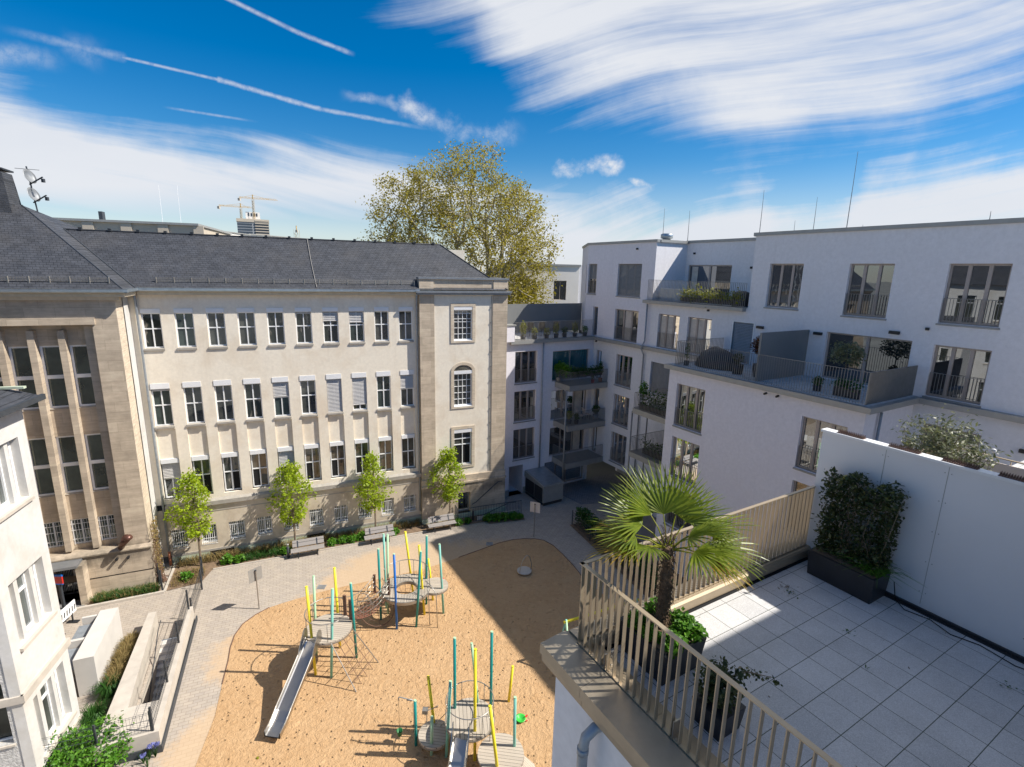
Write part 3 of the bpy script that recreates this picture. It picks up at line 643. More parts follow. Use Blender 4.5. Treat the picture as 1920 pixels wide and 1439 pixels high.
# ---------------------------------------------------------------- the white apartment house
apt = thing('apartment_building', 'large white modern apartment block with balconies, roof terraces and grey railings', 'apartments', FB(27, 20, 0))
def railing(mb, p0, p1, z0, z1, gap=.12, bt=.012, bw=.03, top=.04):
    p0, p1 = np.array(p0[:2]), np.array(p1[:2]); d = p1-p0; Ln = np.hypot(*d); d /= Ln; n = max(1, int(round(Ln/gap)))
    sd = (-d[1], d[0], 0)
    for k in range(n+1):
        p = p0+d*Ln*k/n; mb.bar((*p, z0), (*p, z1), bw, bt, sd)
    mb.bar((*p0, z1), (*p1, z1), top, .015, sd).bar((*p0, z0+.05), (*p1, z0+.05), top*.7, .015, sd)
    return mb
def mwin(w, a0, a1, c0, c1, d=.22, lights=3, rail=True, glass='g_mod', blind=0, blindmat='blind_dark', par=None, sill=True, name='window', curtain=None):
    par = par or apt
    mull = [k/lights for k in range(1, lights)]
    o = window(par, w, a0, a1, c0, c1, d, mull=mull, trans=(), fw=.08, mw=.13, frame='taupe', glass=glass, sill=(.10, .05, .05, 'sillmetal') if sill else None, blind=blind, blindmat=blindmat, name=name)
    if rail:
        m = MB(); p0, p1 = w(a0+.03, 0, .06), w(a1-.03, 0, .06); railing(m, p0, p1, c0+.06, c0+1.02, .115); part(m, 'railing', MT['railgrey'], o)
    if curtain:
        m = MB(); x0, x1, y0, y1 = curtain; W, H = a1-a0, c1-c0
        m.wbox(w, a0+W*x0, a0+W*x1, c0+H*y0, c0+H*y1, d-.01, d-.004); part(m, 'curtain', MT['curtain'], o)
    return o
SA, SB_, SC, SL_ = Twall(32.0), Swall(26.5), Swall(22.4), Swall(29.5)
# --- wall facing the camera beside the school tower
hA = [(19.12, 21.06, z0, z1, .24) for z0, z1 in ((9.0, 11.4), (6.0, 8.38), (2.95, 5.38))]
hA += [(22.5, 26.1, 8.86, 11.25, .3), (22.5, 26.1, 5.72, 8.1, .3), (22.5, 26.1, 2.66, 5.05, .3), (22.1, 26.2, .05, 2.2, .3)]
part(MB().wall(SA, 17.0, 26.5, 0, 12.2, hA+[(18.8, 20.06, 0, 2.45, 7.0)]), 'wall', MT['render_lilac'], apt)
for q_ in ((18.4, 18.78, 31.93, 32.0, 0, .55), (20.08, 21.6, 31.93, 32.0, 0, .55), (18.7, 18.8, 32, 38, 0, .5)): part(MB().box(FB, *q_), 'plinth', MT['coping'], apt)
for (a0, a1, z0, z1, d) in hA[:3]: mwin(SA, a0, a1, z0, z1, glass='g_mod2' if z0 > 8 else 'g_mod')
gl = window(apt, SA, 22.5, 26.1, 8.86, 11.25, .26, mull=(.5,), trans=(), fw=.08, mw=.1, frame='taupe', glass='g_teal', name='patio_door')
for z0, z1 in ((5.72, 8.1), (2.66, 5.05)):
    o = window(apt, SA, 22.5, 26.1, z0, z1, .26, mull=(.33, .66, .85), trans=(), fw=.08, mw=.1, frame='taupe', glass='g_mod', name='patio_door')
    part(MB().wbox(SA, 25.0, 25.7, z0+.05, z1-.05, .2, .24), 'curtain', MT['curtain'], o)
window(apt, SA, 22.1, 26.2, .05, 2.2, .26, mull=(.3, .5, .55), trans=(), fw=.08, mw=.12, frame='taupe', glass='g_mod', name='patio_door')
# --- main wall facing the yard
def zf(z): return z
hB = [(27.53, 29.27, z0, z1, .24) for z0, z1 in ((8.86, 11.22), (5.76, 8.1), (2.66, 5.06))]
hB += [(31.0, 31.65, z0, z1, .2) for z0, z1 in ((8.86, 11.2), (5.72, 8.1), (2.66, 5.05))]
hE = [(15.7, 17.56, 15.62, 17.93, .24), (11.58, 13.47, 15.5, 17.93, .24), (7.63, 9.6, 15.5, 17.93, .24), (3.2, 5.2, 15.5, 17.93, .24),
      (7.66, 9.56, 12.35, 14.57, .24), (10.37, 14.05, 12.3, 14.62, .24), (18.05, 19.42, 12.28, 14.62, .16), (23.46, 25.3, 12.3, 14.6, .24), (20.93, 22.76, 12.3, 14.6, .24),
      (27.25, 29.72, 12.28, 14.61, .24), (27.25, 29.72, 15.6, 17.92, .24), (31.75, 32.35, 12.3, 14.6, .24), (32.15, 33.2, 15.6, 17.92, .24)]
m = MB().wall(SB_, 26.6, 32.0, 2.25, 12.2, hB)
m.wall(SB_, 20.2, 26.6, 0, 12.2, [(23.8, 25.65, 9.0, 11.22, .24), (20.4, 23.2, 5.9, 8.2, .24), (20.4, 23.2, 2.9, 5.2, .24), (20.4, 23.2, 9.0, 11.22, .24)])
m.wall(SB_, -8, 18.6, 15.45, 19.42, [h for h in hE if h[1] < 18.5 and h[2] > 15]).wall(SB_, -8, 26.0, 12.2, 15.45, [h for h in hE if h[1] < 26 and h[2] < 15])
m.wall(SB_, -8, 9.87, 0, 12.2, [(7.4, 9.4, 8.95, 11.15, .24)])
part(m, 'wall', MT['render'], apt)
m = MB().wall(SB_, 26.0, 33.35, 12.2, 19.36, [h for h in hE if h[0] > 26])
m.wall(lambda a, c, d: (lambda p: (p[0]+.055*a+d, p[1]+a*1.0, c))(FB(26.5, 33.35, 0)), 0, 6, 12.2, 19.36, [(.5, 1.1, 15.6, 17.9, .2)])
part(m, 'wall', MT['render_lilac'], apt)
m = MB().wall(Twall(26.0), 26.5, 29.5, 15.45, 19.36).wall(SL_, 18.6, 26.0, 15.45, 19.42, [(22.2, 25.75, 15.5, 17.92, .2)]).wall(lambda a, c, d: FB(a, 18.6-d, c), 26.5, 29.5, 15.45, 19.42)
part(m, 'wall', MT['render'], apt)
# overhang underside and ground floor
m = MB().q(FB(26.5, 26.6, 2.25), FB(26.5, 32, 2.25), FB(31, 32, 2.25), FB(31, 26.6, 2.25)).wall(Swall(30), 20.2, 32.3, 0, 2.26, [(24.3, 25.0, 1.0, 2.0, .3)]).wall(lambda a, c, d: FB(a, 26.6+d, c), 26.5, 31, 0, 2.25)
part(m, 'undercroft_wall', MT['render_lilac'], apt); part(MB().box(FB, 29.95, 30, 20.3, 32, 0, .5), 'plinth', MT['coping'], apt)
for (a0, a1, z0, z1, d) in hB[:3]: mwin(SB_, a0, a1, z0, z1, glass='g_mod2' if z0 < 4 else 'g_mod')
for (a0, a1, z0, z1, d) in hB[3:]: mwin(SB_, a0, a1, z0, z1, .18, 1, False, sill=False, name='balcony_door')
mwin(SB_, 23.8, 25.65, 9.0, 11.22, blind=.98, rail=False); mwin(SB_, 20.4, 23.2, 9.0, 11.22, lights=3, rail=False, sill=False)
mwin(SB_, 20.4, 23.2, 5.9, 8.2, glass='g_mod2', rail=False); mwin(SB_, 20.4, 23.2, 2.9, 5.2, glass='g_mod2', rail=False)
mwin(SB_, 7.4, 9.4, 8.95, 11.15, glass='g_mod2', rail=True)
for k, h in enumerate(hE):
    a0, a1, z0, z1, d = h
    if k == 0: mwin(SB_, a0, a1, z0, z1, rail=False, glass='g_mod2')
    elif k in (1, 2, 3, 4): mwin(SB_, a0, a1, z0, z1)
    elif k == 5: mwin(SB_, a0, a1, z0, z1, lights=2, rail=False, sill=False, name='patio_door')
    elif k == 6:
        o = mwin(SB_, a0, a1, z0, z1, .12, 1, False, blind=.99, blindmat='sillmetal', name='terrace_door', sill=False)
        part(MB().wbox(SB_, a0-.03, a0+.03, z0, z1, -.03, 0).wbox(SB_, a1-.03, a1+.03, z0, z1, -.03, 0).wbox(SB_, a0-.03, a1+.03, z1, z1+.05, -.03, 0), 'door_trim', MT['white'], o)
    elif k in (7, 8): mwin(SB_, a0, a1, z0, z1, sill=False, curtain=(.38, .96, .05, .95))
    elif k == 9: mwin(SB_, a0, a1, z0, z1, sill=False, curtain=(.3, .62, .04, .96))
    elif k == 10: mwin(SB_, a0, a1, z0, z1, rail=False, blind=.98)
    elif k == 11: mwin(SB_, a0, a1, z0, z1, lights=1, rail=False, sill=False)
    else: mwin(SB_, a0, a1, z0, z1, lights=2, rail=True, blind=.5)
o = mwin(SL_, 22.2, 25.75, 15.5, 17.92, .16, 2, False, sill=False, name='patio_door', glass='g_mod')
part(MB().wbox(SL_, 25.0, 25.5, 15.6, 17.8, .13, .15), 'curtain', MT['curtain'], o)
# --- wing standing forward, with the roof terrace
hC = [(17.63, 19.58, 8.81, 11.25, .26), (17.63, 19.58, 5.75, 8.13, .26), (17.63, 19.58, 2.7, 5.1, .26), (10.45, 12.38, 8.78, 11.2, .26), (10.45, 12.38, 5.75, 8.15, .26), (10.45, 12.38, 2.7, 5.1, .26)]
m = MB().wall(SC, 9.87, 20.2, 0, 12.0, hC).wall(lambda a, c, d: FB(a, 20.2-d, c), 22.4, 26.5, 0, 12.0).wall(Twall(9.87), 22.4, 26.5, 0, 12.0)
part(m, 'wing_wall', MT['render_lilac'], apt)
for h in hC: mwin(SC, *h[:4], glass='g_mod' if h[0] > 15 else 'g_mod2')
# --- ledges, parapets, roofs
m = MB()
m.box(FB, 22.12, 26.5, 9.6, 20.4, 12.0, 12.24)                       # terrace slab
m.box(FB, 26.2, 26.5, -8, 9.6, 12.0, 12.24).box(FB, 26.2, 26.5, 20.4, 31.75, 12.0, 12.24).box(FB, 18.6, 26.5, 31.72, 37, 12.0, 12.24).box(FB, 26.15, 29.5, 18.7, 26.6, 15.25, 15.47)
part(m, 'ledge', MT['coping'], apt)
m = MB()
m.box(FB, 26.42, 26.75, -8.3, 18.72, 19.42, 19.6).box(FB, 29.42, 29.75, 18.9, 26.1, 19.4, 19.58).box(FB, 26.75, 29.75, 18.55, 18.9, 19.42, 19.6).box(FB, 26.42, 26.75, 25.9, 33.4, 19.36, 19.54).box(FB, 26.75, 29.75, 25.86, 26.2, 19.36, 19.54)
q = FB(26.5, 33.35, 0); m.box(lambda a, b, c: (q[0]-.08+.055*a+b, q[1]+a, c), 0.05, 6, 0, .34, 19.36, 19.54)
part(m, 'parapet_coping', MT['coping'], apt)
m = MB()
P = [FB(26.6, -8, 0), FB(26.6, 18.7, 0), FB(29.6, 18.7, 0), FB(29.6, 26, 0), FB(26.6, 26, 0), FB(26.6, 33.4, 0), (FB(26.5, 33.35, 0)[0]+.35, FB(26.5, 33.35, 0)[1]+6, 0), FB(40, 39, 0), FB(40, -8, 0)]
m.q(*[(p[0], p[1], 19.38) for p in P]); m.wall(lambda a, c, d: FB(40-d, a, c), -8, 39, 0, 19.38).wall(Twall(-8), 26.5, 40, 0, 19.42)
qa, qb = np.array(P[6][:2]), np.array(FB(40, 39, 0)[:2]); m.q((*qa, 0), (*qb, 0), (*qb, 19.38), (*qa, 19.38))
part(m, 'flat_roof', MT['coping'], apt)
part(MB().q(FB(22.3, 9.8, 12.256), FB(26.5, 9.8, 12.256), FB(26.5, 20.2, 12.256), FB(22.3, 20.2, 12.256)).q(FB(18.7, 31.9, 12.256), FB(26.5, 31.9, 12.256), FB(26.5, 37, 12.256), FB(18.7, 37, 12.256)).q(FB(26.3, 18.8, 15.478), FB(29.5, 18.8, 15.478), FB(29.5, 26, 15.478), FB(26.3, 26, 15.478)), 'terrace_floor', MT['tiles'], apt)
# --- balconies in the corner
for k, (z1, z0) in enumerate(((8.85, 8.43), (5.7, 5.26), (2.65, 2.22))):
    sl = part(MB().box(FB, 22.78, 26.48, 30.05, 31.98, z0, z1), 'balcony_slab', MT['coping'], apt)
    r = MB(); railing(r, FB(22.84, 31.95, 0), FB(22.84, 30.1, 0), z1, z1+1.05); railing(r, FB(22.84, 30.1, 0), FB(26.4, 30.1, 0), z1, z1+1.05)
    part(r, 'railing', MT['railgrey'], sl)
part(MB().tube([FB(22.7, 30.3, 0), FB(22.7, 30.3, 8.5)], .06, 8), 'balcony_post', MT['coping'], apt, True)
for k, (z1, z0) in enumerate(((8.65, 8.3), (5.65, 5.3))):
    sl = part(MB().box(FB, 23.3, 26.48, 20.22, 23.85, z0, z1), 'balcony_slab', MT['cream_trim'] if 0 else MT['coping'], apt)
    r = MB(); railing(r, FB(23.36, 20.25, 0), FB(23.36, 23.8, 0), z1, z1+1.05); railing(r, FB(23.36, 23.8, 0), FB(26.4, 23.8, 0), z1, z1+1.05)
    part(r, 'railing', MT['railgrey'], sl)
part(MB().tube([FB(23.4, 23.95, 0), FB(23.4, 23.95, 8.4)], .05, 8).tube([FB(24.8, 23.95, 0), FB(24.8, 23.95, 8.4)], .05, 8), 'balcony_post', MT['railgrey'], apt, True)
r = MB(); railing(r, FB(22.45, 9.98, 0), FB(22.45, 19.9, 0), 12.26, 13.6); part(r, 'railing', MT['railgrey'], apt)
r = MB(); railing(r, FB(22.45, 9.98, 0), FB(26.4, 9.98, 0), 12.26, 13.6, .1, bw=.05); part(r, 'railing', MT['railgrey'], apt)
r = MB(); railing(r, FB(22.45, 19.9, 0), FB(26.4, 19.9, 0), 12.26, 13.6); part(r, 'railing', MT['railgrey'], apt)
r = MB(); railing(r, FB(18.95, 31.85, 0), FB(26.35, 31.85, 0), 12.26, 13.6); part(r, 'railing', MT['railgrey'], apt)
r = MB(); railing(r, FB(26.3, 18.7, 0), FB(26.3, 26.3, 0), 15.48, 16.85); part(r, 'railing', MT['railgrey'], apt)
part(MB().box(FB, 18.2, 18.85, 31.7, 32.3, 12.2, 13.35), 'end_pier', MT['render_lilac'], apt)
part(MB().box(FB, 18.15, 18.95, 31.65, 32.35, 13.35, 13.45), 'pier_coping', MT['coping'], apt)
part(MB().box(FB, 19, 28.2, 36.0, 36.12, 12.26, 14.6), 'privacy_screen', MT['screen'], apt)
part(MB().box(FB, 22.55, 26.48, 14.9, 15.0, 12.26, 14.62), 'privacy_screen', MT['screen'], apt)
part(MB().box(FB, 29.1, 29.48, 18.9, 19.3, 15.5, 17.9), 'loggia_pillar', MT['cloth'], apt)
# --- lamps, pipes, roof gear
for (s, t, z) in ((29.5, 20.6, 17.75), (26.5, 17.65, 14.45), (26.5, 14.45, 14.47), (26.5, 11.1, 14.9), (26.5, 6.0, 10.9)):
    part(MB().box(FB, s-.14, s, t-.2, t+.2, z-.06, z+.08), 'wall_lamp', MT['lamp'], apt)
for (s, t, z) in ((29.5, 25.3, 18.7), (26.5, 27.8, 18.95), (26.5, 9.9, 15.2), (26.2, 21.0, 15.15), (26.18, 31.3, 11.95)):
    part(MB().box(FB, s-.12, s, t-.06, t+.06, z-.06, z+.06), 'outlet', MT['lamp'], apt)
for t in (14.2, 13.6): part(MB().tube([FB(22.4, t, 11.85), FB(22.22, t, 11.82)], .05, 8), 'spout', MT['lamp'], apt)
for pth in ([FB(21.5, 31.85, 12.0), FB(21.5, 31.85, 2.0)], [FB(26.3, 26.25, 15.2), FB(26.3, 26.25, 12.6), FB(26.05, 26.3, 12.1), FB(26.35, 26.3, 11.6), FB(26.35, 26.3, 0)], [FB(23.4, 9.75, 11.9), FB(23.4, 9.75, 0)]):
    part(MB().tube(pth, .055, 8), 'downpipe', MT['zinc_dull'], apt, True)
for (s, t, h) in ((27.2, 26.2, 2.2), (27.4, 24.2, 1.9), (27.6, 19.2, 2.6), (31, 18.1, 2.4), (27.1, 14.2, 3.7), (30, 14.9, .6), (27.2, 7.75, 2.6), (27.4, 8.9, .6), (33, 20.5, 1.4)):
    z = 19.4; part(MB().tube([FB(s, t, z), FB(s-.02, t, z+h*.6), FB(s-.05, t, z+h)], [.022, .014, .008], 5), 'lightning_rod', MT['railgrey'], apt)
v = MB().lathe(FB(28.0, 26.6, 19.4), [(.28, 0), (.28, .25), (.42, .3), (.42, .55), (.3, .62), (0, .62)], 14); part(v, 'roof_vent', MT['zinc'], apt, True)
# ---------------------------------------------------------------- the near terrace house
nb_ = thing('terrace_house', 'white house in the foreground with tiled roof terrace and metal edging', 'apartments', FB(6, 1, 0))
TZ = 12.25
m = MB().wall(Swall(3.5), -12, 4.62, 0, 12.2).wall(lambda a, c, d: FB(a, 4.62-d, c), 3.5, 20, 0, 12.1)
m.wall(Swall(3.5), -12, .2, 12.2, 19.6).wall(lambda a, c, d: FB(a, .2-d, c), 3.5, 20, 12.2, 19.6).wall(lambda a, c, d: FB(20-d, a, c), -12, .2, 0, 19.6)  # unseen upper storey, placed to cast its shadow on the terrace
m.q(FB(3.5, -12, 19.6), FB(3.5, .2, 19.6), FB(20, .2, 19.6), FB(20, -12, 19.6)).wall(Twall(-12), 3.5, 20, 0, 19.6).wall(lambda a, c, d: FB(20-d, a, c), .2, 4.62, 0, 12.1)
part(m, 'wall', MT['render'], nb_)
part(MB().q(FB(3.84, .2, TZ), FB(9.1, .2, TZ), FB(9.1, 4.5, TZ), FB(3.84, 4.5, TZ)), 'terrace_floor', MT['tiles'], nb_)
m = MB().q(FB(9.2, .2, TZ), FB(20, .2, TZ), FB(20, 4.5, TZ), FB(9.2, 4.5, TZ)); part(m, 'neighbour_floor', MT['tiles'], nb_)
gapm = MB().box(FB, 3.83, 9.08, 4.46, 4.52, TZ-.1, TZ+.004); part(gapm, 'kerb_gap_shade', MT['black'], nb_)  # black strip painted for the dark gap at the kerb foot
# kerb and coping in folded sheet metal
def kprof(s): return [(s, 4.5, TZ+.03), (s, 4.5, TZ+.17), (s, 4.53, TZ+.2), (s, 4.84, TZ+.2), (s, 4.86, TZ-.1), (s, 4.6, TZ-.1)]
for a, b in ((3.86, 7.3), (7.305, 9.08)):
    m = MB(); p, q = [FB(*x) for x in kprof(a)], [FB(*x) for x in kprof(b)]
    for k in range(6): m.q(p[k], q[k], q[(k+1) % 6], p[(k+1) % 6])
    m.q(*p).q(*q); part(m, 'kerb_sheet', MT['champ'], nb_)
for a, b in ((4.5, 3.3), (3.295, 1.9), (1.895, .2)):
    m = MB().hexa([FB(3.862, a, TZ-.05), FB(4.16, a, TZ-.05), FB(4.16, b, TZ-.05), FB(3.862, b, TZ-.05), FB(3.862, a, TZ+.12), FB(4.13, a, TZ+.1), FB(4.13, b, TZ+.1), FB(3.862, b, TZ+.12)]); part(m, 'kerb_sheet', MT['champ'], nb_)
def lprof(t): return [(3.86, t, TZ+.02), (3.86, t, TZ+.17), (3.78, t, TZ+.2), (3.40, t, TZ+.16), (3.39, t, TZ+.02), (3.43, t, TZ+.02), (3.43, t, TZ-.12), (3.6, t, TZ-.12)]
for a, b in ((4.86, 4.0), (3.995, 2.2), (2.195, .2)):
    m = MB(); p, q = [FB(*x) for x in lprof(a)], [FB(*x) for x in lprof(b)]; n = len(p)
    for k in range(n): m.q(p[k], q[k], q[(k+1) % n], p[(k+1) % n])
    m.q(*p).q(*q); part(m, 'coping_sheet', MT['champ_dark'], nb_)
dp = MB().tube([FB(3.62, 3.72, 12.06), FB(3.45, 3.75, 12.04), FB(3.33, 3.77, 11.95), FB(3.3, 3.77, 11.8), FB(3.3, 3.77, 0)], .062, 12).tube([FB(3.3, 3.77, 11.74), FB(3.3, 3.77, 11.82)], .07, 12)
part(dp, 'downpipe', MT['zinc_dull'], nb_, True)
part(MB().box(FB, 3.46, 3.56, .9, 1.9, 8.2, 10.4), 'window', MT['sillmetal'], nb_)
part(MB().box(FB, 3.44, 3.5, 2.15, 2.6, 10.9, 11.62), 'wall_vent', MT['sillmetal'], nb_)
# railing round the terrace
rl = thing('terrace_railing', 'champagne coloured flat-bar railing around the tiled foreground terrace', 'railing', FB(3.82, 4.58, TZ+.2))
def flatrail(p0, p1, gap, z0, z1):
    m = MB(); p0, p1 = np.array(p0[:2]), np.array(p1[:2]); d = p1-p0; Ln = np.hypot(*d); d /= Ln; n = int(round(Ln/gap)); sd = (-d[1], d[0], 0)
    for k in range(n+1):
        p = p0+d*(Ln*k/n); m.bar((*p, z0), (*p, z1), .05, .011, sd)
    return m, sd
m, sd = flatrail(FB(3.9, 4.6, 0), FB(9.02, 4.6, 0), .115, TZ+.18, 13.59); part(m, 'bars', MT['champ'], rl)
m, sd = flatrail(FB(3.83, 4.58, 0), FB(3.83, .25, 0), .115, TZ+.14, 13.59); part(m, 'bars', MT['champ'], rl)
m = MB().bar(FB(3.8, 4.6, 13.6), FB(9.05, 4.6, 13.6), .055, .014).bar(FB(3.83, 4.63, 13.6), FB(3.83, .2, 13.6), .055, .014)
part(m, 'top_rail', MT['champ'], rl)
m = MB().bar(FB(3.86, 4.6, TZ+.22), FB(9.05, 4.6, TZ+.22), .04, .012).bar(FB(3.83, 4.6, TZ+.2), FB(3.83, .25, TZ+.2), .05, .02); part(m, 'bottom_rail', MT['champ'], rl)
for t in (4.05, 2.95, 1.9, .9):
    bm_ = MB().box(FB, 3.8, 3.95, t-.008, t+.008, TZ+.16, TZ+.42)
    for z in (.24, .36): bm_.tube([FB(3.9, t-.02, TZ+z), FB(3.9, t-.035, TZ+z)], .016, 6)
    part(bm_, 'bracket', MT['steel'], rl)
# partition wall with spike strips
pw = thing('partition_wall', 'tall white board partition wall along the right side of the terrace', 'wall', FB(9.13, 2, TZ))
part(MB().box(FB, 9.08, 9.2, -2, 4.62, TZ+.05, 14.62), 'board', MT['board'], pw)
part(MB().box(FB, 9.05, 9.23, -2, 4.64, 14.62, 14.66), 'cap', MT['whitebox'], pw)
jn = MB()
for t in (3.62, 2.8, 1.6, .75): jn.box(FB, 9.076, 9.081, t-.003, t+.003, TZ+.1, 14.6)
for t in (3.66, 3.58, 2.84, 2.76, 1.64, 1.56, .79, .71):
    for z in (.3, .8, 1.3, 1.8, 2.25): jn.tube([FB(9.081, t, TZ+z), FB(9.074, t, TZ+z)], .008, 6)
part(jn, 'joints', MT['coping'], pw)
part(MB().box(FB, 9.04, 9.08, -2, 4.5, TZ+.0, TZ+.05).box(FB, 8.98, 9.04, -2, 4.5, TZ+.002, TZ+.012), 'base_gap_shade', MT['dark'], pw)  # dark strips stand in for the shaded gap under the board
sp0 = None
spots = [4.4, 3.62, 2.92, 2.28, 1.65, 1.05]
labs = ['brown spike strip on the wall top, farthest one by the white corner', 'brown spike strip on the wall top in front of the grey-green shrub, left half', 'brown spike strip on the wall top under the middle of the shrub', 'brown spike strip on the wall top at the right end of the shrub', 'brown spike strip on the wall top beneath the cream fabric screen', 'brown spike strip on the wall top, nearest the right picture edge']
for k, t in enumerate(spots):
    if sp0 is None:
        sp0 = thing('spike_strip', labs[0], 'bird spikes', FB(9.14, t, 14.66), 0, 'bird spike strips on the partition wall')
        b = FB(9.14, t, 0); e = FB(9.14, t-.42, 0)
        part(MB().bar((*b[:2], 14.665), (*e[:2], 14.665), .1, .01), 'base_strip', MT['ironspike'], sp0)
        s = MB()
        for i in range(15):
            for dx in (-.035, .0, .035):
                p = FB(9.14+dx, t-.015-.028*i, 14.665); s.tube([p, (p[0], p[1], 14.72)], [.009, .003], 4)
        part(s, 'spikes', MT['ironspike'], sp0)
    else: dup(sp0, None, FB(9.14, t, 14.66), 0, labs[k])
# neighbour's fabric-lined rail and shrub behind the partition
nr = thing('fabric_railing', 'railing lined with cream fabric behind the white partition wall', 'railing', FB(14.1, 3, TZ))
part(MB().box(FB, 14.12, 14.14, -2, 4.5, TZ+.25, 13.5), 'fabric', MT['cloth'], nr)
m, sd = flatrail(FB(14.18, 4.6, 0), FB(14.18, -2, 0), .3, TZ, 13.6); m.bar(FB(14.16, 4.6, 13.6), FB(14.16, -2, 13.6), .06, .02).bar(FB(14.16, 4.6, 13.6), FB(11.5, 4.6, 13.6), .05, .02); part(m, 'frame', MT['champ'], nr)
m, sd = flatrail(FB(11.5, 4.6, 0), FB(14.1, 4.6, 0), .115, TZ, 13.6); part(m, 'bars', MT['champ'], nr)
lb = MB().tube([FB(14.14, 3.7, 13.6), FB(14.14, 3.7, 13.68)], .02, 6).lathe(FB(14.14, 3.7, 13.68), [(.02, 0), (.05, .04), (.04, .08), (0, .1)], 8)
solo(lb, 'light_bulb', MT['whitebox'], 'small white globe light on the cream fabric railing', 'light', FB(14.14, 3.7, 13.6))
def potted(name, label, cat, loc, pot, plant, n, size, mat, rad, h, potmat='dark', group=None, shape=None, stem=True, upbias=.4):
    t = thing(name, label, cat, loc, 0, group); x, y, z = loc
    r, ph = pot
    part(MB().lathe((x, y, z), [(r*.8, 0), (r, ph), (r*.9, ph), (r*.88, ph-.05)], 14), 'pot', MT[potmat], t, True)
    c = (x, y, z+ph+h)
    if stem: part(MB().tube([(x, y, z+ph-.05), (x+.02, y, z+ph+h*.5), c], [.025, .02, .012], 5), 'stem', MT['trunk'], t)
    leaves('foliage', blob_pts(n, c, rad, .45), size, MT[mat], t, upbias=upbias); return t
o = thing('olive_shrub', 'big airy silver-green shrub behind the white partition wall', 'shrub', FB(12.2, 4.0, TZ))
x, y, z = FB(12.2, 4.0, TZ)
part(MB().box(FB, 11.9, 12.6, 3.3, 4.45, TZ, TZ+.6), 'planter', MT['dark'], o)
tips = []
for k in range(150):
    a = rng.random()*2*pi; r = sqrt(rng.random())*.62; hgt = 1.75+.8*rng.random()-.5*r; tips.append(np.array(FB(12.15+r*cos(a)*.8, 3.9+r*sin(a)*1.15, 0))+[0, 0, TZ+hgt-(.5*rng.random())])
tips = np.array(tips); nodes, par, ids = grow(tips, [np.array(FB(12.15, 3.9, TZ+.5)), np.array(FB(12.15, 3.9, TZ+.85))], .18, .15)
part(branch_mesh(nodes, par, .005, 2.1, n=4), 'branches', MT['trunk'], o)
pts = np.concatenate([tp+rng.normal(size=(26, 3))*[.09, .09, .11] for tp in tips]); leaves('foliage', pts, .085, MT['lf_olive'], o, .32, .3)
# long planter with hedge
hp = thing('planter', 'long black planter box against the white partition wall', 'planter', FB(8.75, 3.7, TZ))
q = [(8.5, 3.22), (9.02, 3.22), (9.02, 4.25), (8.5, 4.25)]
part(MB().hexa([FB(8.52, 3.24, TZ), FB(9.0, 3.24, TZ), FB(9.0, 4.23, TZ), FB(8.52, 4.23, TZ)]+[FB(a, b, TZ+.43) for a, b in q]), 'box', MT['dark'], hp)
part(MB().q(*[FB(a, b, TZ+.435) for a, b in ((8.53, 3.25), (8.99, 3.25), (8.99, 4.22), (8.53, 4.22))]), 'soil', MT['soil'], hp)
hg = thing('clipped_hedge', 'dense dark evergreen hedge trained upright in the long black planter', 'hedge', FB(8.78, 3.75, TZ+.43))
n = 6800
pp = []
while len(pp) < n:
    s, t, zz = rng.normal()*.115, (rng.random()-.5)*1.02, rng.random()*1.42
    sh = .75+.25*np.sin(t*9+zz*7)*np.cos(zz*5+2)
    if rng.random() < sh*(.55 if abs(t) < .3 and .3 < zz < 1.0 else 1): pp.append(np.array(FB(8.8+s, 3.73+t*(1+.06*zz), TZ+.44+zz*(1+.05*np.sin(t*14)))))
leaves('foliage', pp, .062, MT['lf_dark'], hg, .5, .3)
br = MB()
for k in range(22):
    t = 3.28+.9*rng.random(); a = FB(8.8, t, TZ+.43); br.tube([a, FB(8.78+.1*rng.normal(), t+.1*rng.normal(), TZ+1.0), FB(8.8+.1*rng.normal(), t+.18*rng.normal(), TZ+1.7)], [.012, .009, .004], 4)
part(br, 'branches', MT['trunk'], hg)
gt = []; 
for k in range(120):
    a = np.array(FB(8.6+.3*rng.random(), 3.22+.28*rng.random(), TZ+.44)); d = rng.normal(size=2)*.12; gt.append((a, a+[d[0], d[1], .14], a+[d[0]*2.2, d[1]*2.2, .08]))
m = MB()
for a, b, c in gt: m.tube([a, b, c], [.004, .004, .001], 3)
mk('grass_tuft', m.v, m.f, MT['lf_bright'], hg)
cb = MB().tube([FB(9.0, 3.15, TZ+.3), FB(9.02, 3.1, TZ+.02), FB(8.85, 2.9, TZ+.012), FB(8.93, 2.6, TZ+.012), FB(8.8, 2.3, TZ+.012), FB(8.9, 2.0, TZ+.012), FB(8.82, 1.6, TZ+.012), FB(8.95, 1.2, TZ+.012), FB(8.86, .6, TZ+.012)], .007, 5)
solo(cb, 'cable', MT['black'], 'thin black cable lying along the foot of the partition wall', 'cable', FB(8.9, 2, TZ))
